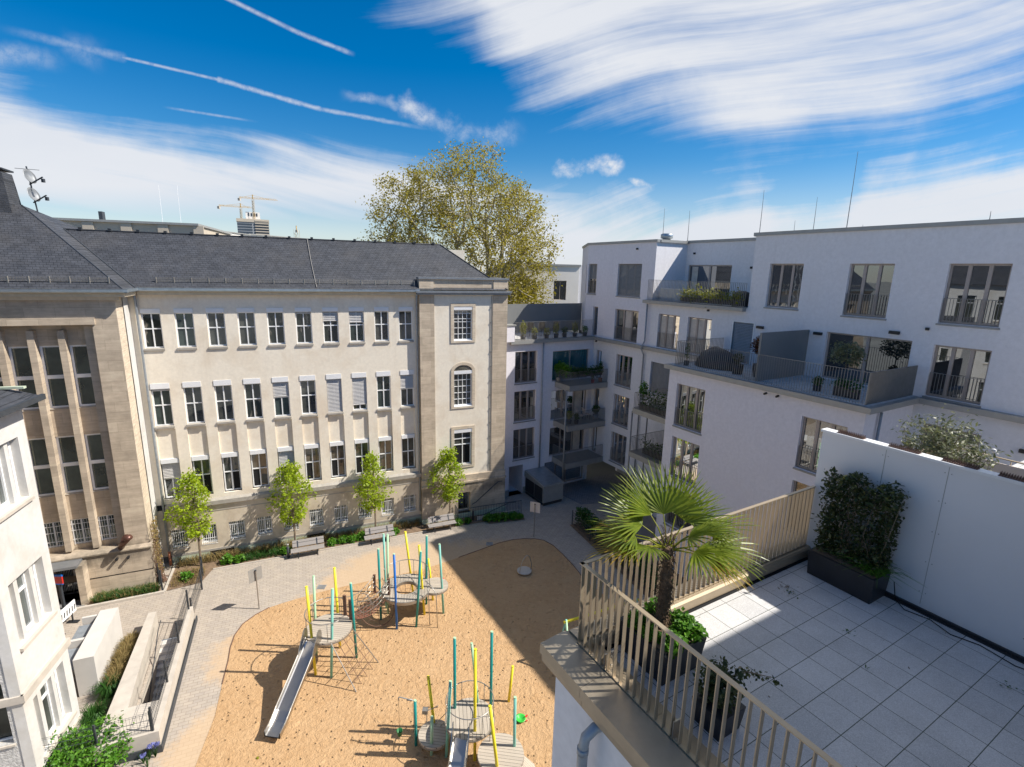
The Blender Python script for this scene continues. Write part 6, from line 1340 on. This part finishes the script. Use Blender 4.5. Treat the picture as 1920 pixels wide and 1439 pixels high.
def chair(loc, rz, lab, grp, mat='dark', sc_=1.0):
    t = thing('chair', lab, 'chair', (0, 0, 0), 0, grp)
    part(MB().box(XY, -.24, .24, -.24, .24, .42, .46), 'seat', MT[mat], t); part(MB().hexa([(-.24, .22, .46), (.24, .22, .46), (.24, .25, .46), (-.24, .25, .46), (-.24, .32, .95), (.24, .32, .95), (.24, .35, .95), (-.24, .35, .95)]), 'backrest', MT[mat], t)
    for x in (-.21, .21):
        for y in (-.21, .21): part(MB().tube([(x, y, 0), (x, y, .42)], .015, 5), 'leg', MT['darkmetal'], t)
    t.location = loc; t.rotation_euler = (0, 0, rz); t.scale = (sc_,)*3; return t
c0_ = chair(FB(21.4, 33.9, 12.26), -.53, 'left of three dark chairs before the grey screen on the far terrace', 'dark chairs on the far terrace', 'dark', 1.1)
dup(c0_, None, FB(22.5, 33.9, 12.26), None, 'middle of three dark chairs before the grey screen on the far terrace'); dup(c0_, None, FB(23.9, 33.9, 12.26), None, 'right of three dark chairs before the grey screen on the far terrace')
c1_ = chair(FB(24.6, 30.9, 5.72), 1.2, 'left folding chair on the middle corner balcony', 'chairs on the middle corner balcony', 'cloth'); dup(c1_, None, FB(25.3, 31.0, 5.72), 1.9, 'right folding chair on the middle corner balcony')
PL = [(19.9, 1.2, 'lf_yellow', 'tall feathery yellow-green plant behind the far terrace railing, leftmost'), (20.9, .6, 'lf_yellow', 'thin upright plant behind the far terrace railing, second'), (22.0, .55, 'lf_yellow', 'round yellow-green bush low behind the far terrace railing, centre'), (22.9, .95, 'lf_yellow', 'big yellow-green bush behind the far terrace railing, under the chairs'), (23.7, .6, 'lf_balcony', 'dark green narrow plant behind the far terrace railing'), (24.7, 1.0, 'lf_yellow', 'upright yellow-green plant behind the far terrace railing, right part'), (25.7, .6, 'lf_bright', 'low green plant behind the far terrace railing, at the house corner')]
for s, h, mt, lab in PL: potted('potted_plant', lab, 'plant', FB(s, 32.25, 12.26), (.2, .3), None, int(420*h), .11, mt, (.26, .26, .5*h), .45*h, 'dark', 'plants behind the far terrace railing')
trough('balcony_plants', 'lush green plants on the upper recessed balcony', FB(23.6, 20.6, 0), FB(23.6, 23.4, 0), 8.7, 1300, .12, 'lf_balcony', .95, .3)
potted('potted_shrub', 'tall oleander at the outer corner of the upper recessed balcony', 'plant', FB(23.7, 23.4, 8.66), (.2, .4), None, 420, .12, 'lf_bright', (.3, .3, .6), .9, 'dark', bgrp)
trough('balcony_plants', 'row of plants in boxes on the lower recessed balcony', FB(23.9, 21.5, 0), FB(23.9, 23.2, 0), 5.66, 450, .11, 'lf_balcony', .6, .35)
potted('potted_plant', 'plant in black pot at the wall of the lower recessed balcony', 'plant', FB(23.8, 20.6, 5.66), (.25, .6), None, 120, .1, 'lf_balcony', (.2, .2, .2), .2, 'dark', bgrp)
# loggia furniture
sf = thing('sofa', 'grey outdoor sofa on the top loggia', 'sofa', FB(27.3, 24.6, 15.48))
part(MB().box(FB, 27.0, 27.8, 23.6, 25.6, 15.48, 15.9), 'base', MT['sofa'], sf); part(MB().box(FB, 26.75, 26.99, 23.6, 25.6, 15.48, 16.3), 'backrest', MT['sofa'], sf); part(MB().box(FB, 27.0, 27.8, 25.61, 25.8, 15.48, 16.15), 'armrest', MT['sofa'], sf)
cv = thing('covered_grill', 'dark covered grill at the right end of the top loggia', 'cover', FB(27.2, 19.6, 15.48)); part(MB().lathe(FB(27.2, 19.6, 15.48), [(.5, 0), (.52, .5), (.45, .8), (.2, .9), (0, .9)], 12), 'cover', MT['dark'], cv, True)
trough('loggia_plants', 'yellow-green plants hanging over the railing of the top loggia', FB(26.45, 19.0, 0), FB(26.45, 23.4, 0), 15.55, 1600, .12, 'lf_yellow', .6, .3, 'plants of the top loggia', .12)
# roof terrace of the forward wing
cm = thing('covered_furniture', 'big black tarpaulin over furniture on the wing terrace', 'cover', FB(24.0, 18.3, 12.26)); m = MB(); nn_ = 20
pr = [(1.0, 0), (1.02, .15), (.9, .5), (.72, .85), (.42, 1.02), (.0, 1.06)]
i = len(m.v)
for r, z in pr:
    for j in range(nn_): a = 2*pi*j/nn_; k = 1+.1*sin(3*a)+.05*sin(7*a+z*5); m.v.append(FB(24.0+.85*r*k*cos(a), 18.35+1.25*r*k*sin(a), 12.26+z*(1+.08*sin(2*a))))
for k in range(len(pr)-1):
    for j in range(nn_): a, b = i+k*nn_+j, i+k*nn_+(j+1) % nn_; m.f.append((a, b, b+nn_, a+nn_))
part(m, 'tarpaulin', MT['dark'], cm, True)
potted('potted_tree', 'round red-brown shrub in tall dark pot by the grey terrace screen', 'plant', FB(23.7, 15.55, 12.26), (.36, .65), None, 1500, .10, 'lf_red', (.55, .55, .5), .95, 'dark')
potted('potted_tree', 'dark potted bush left of the red-brown one, half behind the rail', 'plant', FB(23.4, 16.6, 12.26), (.3, .5), None, 300, .1, 'lf_dark', (.3, .3, .3), .35, 'dark')
potted('potted_tree', 'grey-green olive tree in pot before the wide terrace window', 'plant', FB(24.4, 11.9, 12.26), (.3, .45), None, 1300, .11, 'lf_olive', (.75, .75, .6), 1.25, 'dark')
potted('potted_plant', 'small round green plant in dark pot on the wing terrace', 'plant', FB(23.3, 12.4, 12.26), (.2, .25), None, 300, .09, 'lf_hedge', (.24, .24, .22), .2, 'dark')
trough('planter_box', 'dark planter box with low green plants at the wing terrace corner', FB(23.2, 10.6, 0), FB(23.2, 11.6, 0), 12.27, 420, .1, 'lf_hedge', .35, .4, None)
potted('potted_plant', 'slim plant at the left corner of the wing terrace', 'plant', FB(22.9, 19.5, 12.26), (.16, .25), None, 160, .09, 'lf_balcony', (.15, .15, .5), .6, 'dark')
# ---------------------------------------------------------------- big plane tree
rng = np.random.default_rng(5)
pt_ = thing('plane_tree', 'huge spreading plane tree with sparse yellow-brown spring leaves behind the school', 'tree', (-4.2, 58.3, 0))
b0 = np.array((-4.2, 58.3, 0.)); tips = []
while len(tips) < 1150:
    d = rng.normal(size=3); d /= np.linalg.norm(d); r = (.42+.58*rng.random()**.55)
    hq = sqrt(max(0, 1-abs(d[2])**2.6)); d = np.array([d[0]*hq/(np.hypot(d[0], d[1])+1e-6), d[1]*hq/(np.hypot(d[0], d[1])+1e-6), d[2]]); p = np.array((-6.1, 58.6, 18.2))+d*r*np.array((10.4, 8.5, 11.6))*(1+.05*sin(5*math.atan2(d[2], d[0])+1)+.03*sin(11*math.atan2(d[2], d[0])))
    if p[2] < 12.5 and not (p[0] > -2.5 and p[2] > 7.5): continue
    if p[2] < 17 and p[0] < -14 and rng.random() < .35: continue
    tips.append(p)
tips = np.array(tips)
limbs = [[b0, b0+[.1, 0, 5], b0+[.3, 0, 9.5]], [b0+[.3, 0, 9.5], (-5.4, 58.6, 15), (-6.6, 58.6, 20), (-7.4, 58.9, 25)], [b0+[.3, 0, 9.5], (-3.2, 58, 14), (-1.8, 58, 18), (-.8, 58.5, 23)], [(-5.4, 58.6, 15), (-9.0, 58.2, 19), (-11.5, 58.6, 22.5)], [b0+[.1, 0, 8], (-8.2, 57.5, 13.5), (-12.6, 57.5, 16.5)], [(-3.2, 58, 14), (.2, 58.6, 16.5), (2.4, 58.6, 19)], [(-6.6, 58.6, 20), (-4.9, 59, 24.5), (-4.6, 59, 27.5)], [b0+[.1, 0, 8], (-3.2, 61, 14), (-3.5, 62.5, 20)], [(-3.2, 58, 14), (-2.6, 56, 18), (-3, 54.5, 22)]]
N0, P0 = [np.array(limbs[0][0], float)], [-1]
def nearest(p): return int(np.argmin([np.linalg.norm(q-p) for q in N0]))
for lb in limbs:
    lb = [np.array(p, float) for p in lb]; prev = nearest(lb[0])
    for k in range(1, len(lb)):
        for j in range(1, 6): f = j/5; N0.append(lb[k-1]+(lb[k]-lb[k-1])*f+rng.normal(size=3)*.16); P0.append(prev); prev = len(N0)-1
def grow2(tips, nodes, par, seg, cost):
    nodes = [np.array(p) for p in nodes]; par = list(par); dist = [0.0]*len(nodes)
    for i in range(1, len(nodes)): dist[i] = dist[par[i]]+np.linalg.norm(nodes[i]-nodes[par[i]])
    c = np.array((-4.5, 58.5, 15.0)); ids = []
    for k in np.argsort(np.linalg.norm(tips-c, axis=1)):
        t = tips[k]; Nn = np.array(nodes); ok = Nn[:, 2] > 7; v = np.linalg.norm(Nn-t, axis=1)+cost*np.array(dist)+np.where(ok, 0, 99)+np.maximum(Nn[:, 2]-t[2], 0)*.25
        j = int(np.argmin(v)); a = nodes[j]; pj = par[j]; dirn = a-nodes[pj] if pj >= 0 else np.array((0, 0, 1.)); dirn = dirn/(np.linalg.norm(dirn)+1e-9); Ln = np.linalg.norm(t-a); m = max(1, int(Ln/seg)); prev = j; wob = rng.normal(size=3)*Ln*.12
        for i in range(1, m+1):
            f = i/m; p = a+(t-a)*f+(dirn*Ln*.4+wob)*f*(1-f)+(rng.normal(size=3)*.07 if i < m else 0); nodes.append(p); par.append(prev); dist.append(dist[prev]+np.linalg.norm(p-nodes[prev])); prev = len(nodes)-1
        ids.append(prev)
    return np.array(nodes), par, ids
nodes, par, ids = grow2(tips, N0, P0, .8, .22)
part(branch_mesh(nodes, par, .036, 2.05, .75, 6), 'trunk', MT['planebark'], pt_)
hi = tips[(tips[:, 2] > 15)]; lo = tips[(tips[:, 2] <= 15)]
pts = np.concatenate([p+rng.normal(size=(int(48+24*rng.random()), 3))*[.44, .44, .4] for p in hi]); leaves('crown', pts, .2, MT['lf_plane'], pt_, .7, .2)
pts = np.concatenate([p+rng.normal(size=(80, 3))*[.65, .65, .75]-[0, 0, .4] for p in lo]); leaves('lower_crown', pts, .24, MT['lf_plane2'], pt_, .7, .2)
# ---------------------------------------------------------------- far buildings
def at(az, dist, el=0): a = radians(az); return np.array((sin(a)*dist, cos(a)*dist, EYE+dist*math.tan(radians(el))))
fb = thing('white_house_behind', 'plain white flat-roofed house behind the plane tree', 'house', (9, 66, 0))
def FX(a, b, c): return (2.2+a, 62+b+.22*a, c)
WX = lambda a, c, d: FX(a, d, c)
ho = [(2.55, 4.1, 13.9, 16.2, .25), (2.45, 4.05, 10.9, 13.1, .25), (-1.9, .4, 13.9, 16.2, .25), (.5, 2.0, 9.8, 12, .25)]
part(MB().wall(WX, -4, 5.6, 0, 17.9, ho).box(FX, -4, 5.6, .3, 12, 0, 17.85), 'wall', MT['farwhite'], fb)
part(MB().box(FX, 5.6, 12, .5, 12, 0, 18.1), 'side_wing', MT['render'], fb); part(MB().box(FX, -4.2, 5.8, -.15, 12, 17.9, 18.12), 'roof_coping', MT['coping'], fb)
for h in ho: window(fb, WX, h[0], h[1], h[2], h[3], .2, mull=(.5,), trans=(), frame='taupe', glass='g_mod')
part(MB().box(FX, 2.3, 6.0, -1.6, -1.5, 9.5, 12.9), 'grey_screen', MT['screen'], fb)
lb_ = thing('far_flat_building', 'long beige flat-roofed building with piers rising behind the slate roof', 'building', at(-34, 75))
pL, pR = np.array((-45.0, 45.95, 0)), gp(370, 427, 20.6)
def FG(a, b, c): d = (pR-pL)[:2]; Ln = np.hypot(*d); d = d/Ln; n = np.array((-d[1], d[0])); p = pL[:2]+d*a*Ln+n*b; return (p[0], p[1], c)
part(MB().box(FG, 0, 1, 0, 14, 0, 20.75), 'wall', MT['farbeige'], lb_); m = MB()
for k in range(6): m.box(FG, .03+.19*k, .085+.19*k, -.15, 0, 0, 20.72)
part(m, 'pier', MT['farbeige'], lb_); part(MB().box(FG, -.01, 1.01, -.25, 14.2, 20.75, 20.95), 'roof_edge', MT['coping'], lb_)
part(MB().box(FG, .42, .44, 3, 3.6, 20.9, 21.9), 'chimney_pipe', MT['darkmetal'], lb_)
for f in (.78, .88): q = FG(f, 2, 0); part(MB().tube([(q[0], q[1], 20.3), (q[0], q[1], 24.5)], .02, 4), 'lightning_rod', MT['whitebox'], lb_)
for k, (a0, a1, h, lab) in enumerate(((-30.9, -28.5, 21.1, 'low white far building just right of the beige one'), (-28.7, -26.6, 21.75, 'white far building with grey roof edge in front of the tower block'), (-26.7, -21.0, 22.1, 'long low white far building tapering along the roof ridge'))):
    a, b_ = at(a0, 80+6*k), at(a1, 84+8*k); t = thing('far_white_building', lab, 'building', a, 0, 'white buildings behind the school ridge')
    def FH(x, y, z, a=a, b_=b_): d = (b_-a)[:2]; n = np.array((-d[1], d[0]))/np.hypot(*d); p = a[:2]+d*x+n*y; return (p[0], p[1], z)
    part(MB().box(FH, 0, 1, 0, 10, 0, h-.25*(k == 2)), 'wall', MT['farwhite'], t); part(MB().box(FH, -.01, 1.01, -.2, 10.1, h-.25*(k == 2), h+.1-.25*(k == 2)), 'roof_edge', MT['coping'], t)
tw_ = thing('tower_block', 'grey high-rise tower block far off, with a white sign block on top', 'tower', at(-26.25, 700))
tc_ = at(-26.25, 700); dx = np.array((cos(radians(26.25)), sin(radians(26.25)))); dy = np.array((-dx[1], dx[0]))
def FT(a, b, c): p = tc_[:2]+dx*a+dy*b; return (p[0], p[1], c)
part(MB().box(FT, -16.5, 16.5, -12, 12, 0, 68), 'shaft', MT['fargrey'], tw_); m = MB(); g = MB()
for k in range(18):
    z = 14+3.0*k; g.box(FT, -16.2, -1.0, -12.3, -12.01, z, z+1.7).box(FT, .5, 16.2, -12.3, -12.01, z, z+1.7); m.box(FT, 2.0, 16.8, -13.0, -12.31, z+1.8, z+2.9)
part(g, 'window_band', MT['farglass'], tw_); part(m, 'balcony_band', MT['farbeige'], tw_); part(MB().box(FT, -17, 17, -12.6, 12.6, 65.5, 69), 'parapet', MT['farbeige'], tw_)
part(MB().box(FT, -7, 8, -8, 8, 69, 77), 'top_block', MT['farwhite'], tw_); m = MB()
for x in (-4.5, -1.5, 1.5, 4): m.box(FT, x, x+1.4, -8.3, -8.01, 72.5, 75.8)
part(m, 'sign_marks', MT['farglass'], tw_)
def crane(az, dist, el_top, el_base, jl, jr, lab, ang=0.0, w=1.6):
    p = at(az, dist, el_top); zb = EYE+dist*math.tan(radians(el_base)); t = thing('tower_crane', lab, 'crane', (p[0], p[1], 0), 0, 'tower cranes on the skyline'); m = MB(); z0, z1 = 0, p[2]
    for sx in (-1, 1):
        for sy in (-1, 1): m.bar((p[0]+sx*w/2, p[1]+sy*w/2, z0), (p[0]+sx*w/2, p[1]+sy*w/2, z1), .2, .2)
    n = int((z1-zb)/w/1.5)
    for k in range(n): z = zb+k*w*1.5; m.bar((p[0]-w/2, p[1]-w/2, z), (p[0]+w/2, p[1]-w/2, z+w*1.5), .25, .25).bar((p[0]+w/2, p[1]-w/2, z), (p[0]-w/2, p[1]-w/2, z+w*1.5), .25, .25)
    part(m, 'mast', MT['crane'], t); d = np.array((cos(ang), sin(ang), 0)); j = MB(); q0, q1 = p-d*jl, p+d*jr
    j.bar(q0, q1, .3, .3).bar(p+[0, 0, 4], q1-d*jr*.3, .25, .25).bar(p+[0, 0, 4], q0, .25, .25).bar(p, p+[0, 0, 4.5], .8, .8)
    for k in range(14): a = q0+(q1-q0)*k/14; b_ = q0+(q1-q0)*(k+1)/14; j.bar(a, (a+b_)/2+[0, 0, 1.3], .2, .2).bar((a+b_)/2+[0, 0, 1.3], b_, .2, .2)
    j.bar(q0+[0, 0, 1.3], q1-d*2+[0, 0, 1.3], .3, .3); part(j, 'jib', MT['crane'], t); part(MB().box(XY, q0[0]-1.2, q0[0]+1.2, q0[1]-1, q0[1]+1, q0[2]-3, q0[2]-.3), 'counterweight', MT['farbeige'], t)
crane(-26.1, 690, 6.15, 4.2, 14, 26, 'tall tower crane on top of the tower block', .46, 1.8); crane(-27.2, 690, 5.3, 4.0, 22, 12, 'lower crane to the left of the tower block top', .46, 1.8); crane(-22.4, 650, 3.5, 2.6, 3, 3, 'small crane mast seen end-on right of the tower block', 2.0, 4.5)
# ---------------------------------------------------------------- sky, sun, camera
SUN_AZ, SUN_EL = 91.5, 46.85       # compass style: from +Y towards +X
w = bpy.data.worlds.new('World'); sc.world = w; w.use_nodes = True; nt = w.node_tree
bg = nt.nodes['Background']; bg.inputs[1].default_value = .094
sky = nd(nt, 'ShaderNodeTexSky'); sky.sky_type = 'NISHITA'; sky.sun_disc = False; sky.sun_elevation = radians(SUN_EL); sky.sun_rotation = radians(SUN_AZ); sky.altitude = 150; sky.air_density = 1.0; sky.dust_density = .35; sky.ozone_density = 3.0
hs = nd(nt, 'ShaderNodeHueSaturation', inp={'Hue': .502, 'Saturation': 1.52, 'Value': .9}); L(nt, sky.outputs[0], hs.inputs['Color'])
tc = nd(nt, 'ShaderNodeTexCoord'); D = tc.outputs['Generated']; sp = nd(nt, 'ShaderNodeSeparateXYZ'); L(nt, D, sp.inputs[0]); dx_, dy_, dz_ = sp.outputs
ady = mth(nt, 'MAXIMUM', mth(nt, 'ABSOLUTE', dy_), .12)
gx = mth(nt, 'DIVIDE', dx_, ady); gz = mth(nt, 'DIVIDE', dz_, ady); G2 = nd(nt, 'ShaderNodeCombineXYZ'); L(nt, gx, G2.inputs[0]); L(nt, gz, G2.inputs[1]); G2 = G2.outputs[0]
def gv(x, y): r = ray(x, y); return (r[0]/r[1], r[2]/r[1], 0)
def curve(xs_pts):
    n = nd(nt, 'ShaderNodeFloatCurve'); c = n.mapping.curves[0]; pts = sorted((gv(*p)[0], gv(*p)[1]) for p in xs_pts); n.mapping.use_clip = False
    X = lambda v: (v+1.5)/3; Z = lambda v: v
    while len(c.points) < len(pts): c.points.new(.5, .5)
    for i, (a, b) in enumerate(pts): c.points[i].location = (X(a), Z(b)); c.points[i].handle_type = 'AUTO_CLAMPED'
    n.mapping.update(); L(nt, mth(nt, 'DIVIDE', mth(nt, 'ADD', gx, 1.5), 3.0), n.inputs['Value']); return n.outputs[0]
def sstep(v, a, b):
    n = nd(nt, 'ShaderNodeMapRange', interpolation_type='SMOOTHSTEP', clamp=True, inp={1: a, 2: b, 3: 0.0, 4: 1.0}); L(nt, v, n.inputs[0]); return n.outputs[0]
def rotmap(ang, sx, sy, src=None):
    r = nd(nt, 'ShaderNodeMapping', vector_type='POINT', inp={'Rotation': (0, 0, -radians(ang))}); L(nt, src or G2, r.inputs[0])
    s = nd(nt, 'ShaderNodeMapping', inp={'Scale': (sx, sy, 1)}); L(nt, r.outputs[0], s.inputs[0]); return s.outputs[0]
warp = nd(nt, 'ShaderNodeTexNoise', inp={'Scale': 2.2, 'Detail': 5.0, 'Roughness': .6}); L(nt, G2, warp.inputs[0])
wv = vmath(nt, 'SCALE', vmath(nt, 'SUBTRACT', warp.outputs['Color'], (.5, .5, .5))); wv.node.inputs['Scale'].default_value = .16
GW = vmath(nt, 'ADD', G2, wv)
nz1 = noise(nt, rotmap(4, .9, 3.0, G2), 1.3, 8, .58, .1); nz2 = noise(nt, rotmap(13, .7, 7.5, GW), 1.7, 9, .58, .12); nz3 = noise(nt, GW, 5.0, 7, .62); nz4 = noise(nt, rotmap(-55, 1.2, 9, GW), 1.5, 7, .62)
# right-hand cirrus sheet: above an edge curve
e1c = curve([(300, -160), (560, -60), (700, 20), (880, 100), (935, 175), (1020, 225), (1120, 250), (1230, 265), (1310, 285), (1355, 305), (1400, 318), (1560, 310), (1700, 285), (1920, 215)])
h1 = mth(nt, 'ADD', mth(nt, 'SUBTRACT', gz, e1c), mth(nt, 'MULTIPLY', mth(nt, 'SUBTRACT', nz3, .5), .10))
def clampm(v, k, lo, hi): return mth(nt, 'MINIMUM', mth(nt, 'MAXIMUM', mth(nt, 'MULTIPLY', v, k), lo), hi)
warp2 = nd(nt, 'ShaderNodeTexNoise', inp={'Scale': 1.1, 'Detail': 1.0, 'Roughness': .4}); L(nt, G2, warp2.inputs[0]); wv2 = vmath(nt, 'SCALE', vmath(nt, 'SUBTRACT', warp2.outputs['Color'], (.5, .5, .5))); wv2.node.inputs['Scale'].default_value = .30; GS = vmath(nt, 'ADD', G2, wv2)
fib = noise(nt, rotmap(14, .42, 10.5, GS), 1.5, 13, .62, .0); fibl = noise(nt, rotmap(-8, .45, 7, GS), 1.7, 12, .6, .0)
c1_ = sstep(mth(nt, 'ADD', clampm(h1, 6.0, -.5, .78), mth(nt, 'ADD', mth(nt, 'MULTIPLY', mth(nt, 'SUBTRACT', fib, .5), 1.9), mth(nt, 'MULTIPLY', mth(nt, 'SUBTRACT', nz1, .5), 1.2))), .0, .95)
fade_l = sstep(gx, -.50, .02); c1_ = mth(nt, 'MULTIPLY', c1_, mth(nt, 'MULTIPLY_ADD', fade_l, .6, .4))
# lower right bank
e2c = curve([(900, 330), (1040, 330), (1150, 338), (1260, 350), (1330, 325), (1420, 305), (1480, 338), (1530, 352), (1590, 335), (1640, 285), (1760, 262), (1920, 240)]); h2 = mth(nt, 'ADD', mth(nt, 'SUBTRACT', e2c, gz), mth(nt, 'MULTIPLY', mth(nt, 'SUBTRACT', nz3, .5), .14)); c2_ = mth(nt, 'MULTIPLY', sstep(gx, -.25, .02), sstep(mth(nt, 'ADD', clampm(h2, 7.0, -.5, .74), mth(nt, 'MULTIPLY', mth(nt, 'SUBTRACT', fib, .5), 1.7)), .0, .8))
# left bank: below an edge curve, fading to haze
e3c = curve([(-200, 60), (0, 122), (130, 165), (230, 195), (330, 215), (480, 232), (640, 250), (760, 268), (860, 300), (1000, 330), (1100, 350)]); h3 = mth(nt, 'ADD', mth(nt, 'SUBTRACT', e3c, gz), mth(nt, 'MULTIPLY', mth(nt, 'SUBTRACT', nz3, .5), .07)); m3 = sstep(h3, -.012, .05)
c3_ = mth(nt, 'MULTIPLY', mth(nt, 'MULTIPLY', sstep(mth(nt, 'ADD', clampm(h3, 8.0, -.6, .72), mth(nt, 'MULTIPLY', mth(nt, 'SUBTRACT', fibl, .5), 2.1)), .0, .75), sstep(gz, .03, .15)), mth(nt, 'SUBTRACT', 1.0, sstep(gx, .1, .4)))
def seg(a, b, w0, soft, amp, rough=.55, nsrc=None, t0=0, t1=0):
    a, b = np.array(gv(*a)), np.array(gv(*b)); ba = b-a; pa = vmath(nt, 'SUBTRACT', GW if nsrc is None else G2, tuple(a)); h = mth(nt, 'MULTIPLY', vmath(nt, 'DOT_PRODUCT', pa, tuple(ba)), 1/float(ba@ba), None, True)
    k = vmath(nt, 'SCALE', tuple(ba)); L(nt, h, k.node.inputs['Scale']); d = vmath(nt, 'LENGTH', vmath(nt, 'SUBTRACT', pa, k))
    d = mth(nt, 'ADD', d, mth(nt, 'MULTIPLY', mth(nt, 'SUBTRACT', noise(nt, G2, 38, 4, .65), .5), rough*w0*2)); s = mth(nt, 'SUBTRACT', 1.0, sstep(d, w0*.2, w0+soft)); brk = sstep(noise(nt, G2, 55, 5, .7), .28, .66); s = mth(nt, 'MULTIPLY', s, sstep(h, -.001, t0)) if t0 else s; s = mth(nt, 'MULTIPLY', s, mth(nt, 'SUBTRACT', 1.0, sstep(h, 1-t1, 1.001))) if t1 else s; return mth(nt, 'MULTIPLY', mth(nt, 'MULTIPLY', s, mth(nt, 'MULTIPLY_ADD', brk, .62, .38)), amp*1.2)
segs = [seg((415, -8), (560, 62), .0005, .0048, .5, .8, 1), seg((560, 62), (668, 104), .001, .0045, .55, 1.6, 1, 0, .25), seg((-20, 48), (230, 108), .001, .010, .24, .8, 1, .6), seg((230, 108), (410, 150), .0005, .0032, .45, 1.2, 1), seg((410, 150), (600, 205), .0018, .0042, .5, 1.7, 1), seg((600, 205), (825, 246), .0015, .0036, .42, 1.6, 1, 0, .6), seg((300, 200), (490, 230), .0005, .0028, .3, .6, 1, .3, .4),
        seg((640, 186), (760, 205), .001, .014, .58, 3, None, .5), seg((760, 205), (850, 232), .004, .024, .68, 3), seg((850, 245), (985, 240), .004, .028, .6, 3.5, None, 0, .5), seg((-20, 98), (150, 112), .002, .03, .3, 2, None, 0, .7), seg((100, 74), (220, 108), .001, .03, .2, 1.5, None, .4, .5),
        seg((1050, 318), (1150, 310), .009, .02, .95, 1.6), seg((1150, 342), (1215, 340), .003, .010, .9, 1.8), seg((1580, -30), (1650, 150), .004, .03, .22, 1.6, None, 0, .6)]
dens = None
for s_ in [c1_, c2_, c3_]+segs: dens = s_ if dens is None else mth(nt, 'MAXIMUM', dens, s_)
# thin haze near the horizon and generic streaks behind the viewer
hz_ = mth(nt, 'MULTIPLY', mth(nt, 'SUBTRACT', 1.0, sstep(dz_, .0, .2)), .55); dens = mth(nt, 'MAXIMUM', dens, hz_)
back = mth(nt, 'MULTIPLY', sstep(mth(nt, 'MULTIPLY', dy_, -1.0), -.1, .15), mth(nt, 'MULTIPLY', sstep(nz1, .5, .85), .35)); front = sstep(dy_, .0, .15)
dens = mth(nt, 'MINIMUM', mth(nt, 'MAXIMUM', mth(nt, 'ADD', mth(nt, 'MULTIPLY', dens, front), back), hz_), .97)
cb_ = mixc(nt, nz1, (5.0, 5.35, 6.0), (6.5, 6.55, 6.7))
L(nt, mixc(nt, dens, hs.outputs[0], cb_), bg.inputs[0])
ld = bpy.data.lights.new('sun', 'SUN'); ld.energy = 5.0; ld.angle = radians(.55); ld.color = (1, .945, .86); lo_ = link(bpy.data.objects.new('sun', ld))
sd = Vector((sin(radians(SUN_AZ))*cos(radians(SUN_EL)), cos(radians(SUN_AZ))*cos(radians(SUN_EL)), sin(radians(SUN_EL)))); lo_.rotation_euler = sd.to_track_quat('Z', 'Y').to_euler(); lo_.location = sd*100
cd = bpy.data.cameras.new('camera'); co = link(bpy.data.objects.new('camera', cd)); cd.sensor_width = 36; cd.lens = 36*_F/1920; cd.clip_end = 5000; cd.clip_start = .1
Mc = Matrix(((CR[0], CU[0], -_fw[0], 0), (CR[1], CU[1], -_fw[1], 0), (CR[2], CU[2], -_fw[2], EYE), (0, 0, 0, 1))); co.matrix_world = Mc; sc.camera = co
sc.view_settings.view_transform = 'Standard'; sc.view_settings.look = 'None'; sc.view_settings.exposure = .54; sc.view_settings.gamma = 1
sc.cycles.max_bounces = 6; sc.cycles.diffuse_bounces = 3; sc.cycles.glossy_bounces = 3; sc.cycles.transmission_bounces = 2; sc.cycles.use_denoising = True
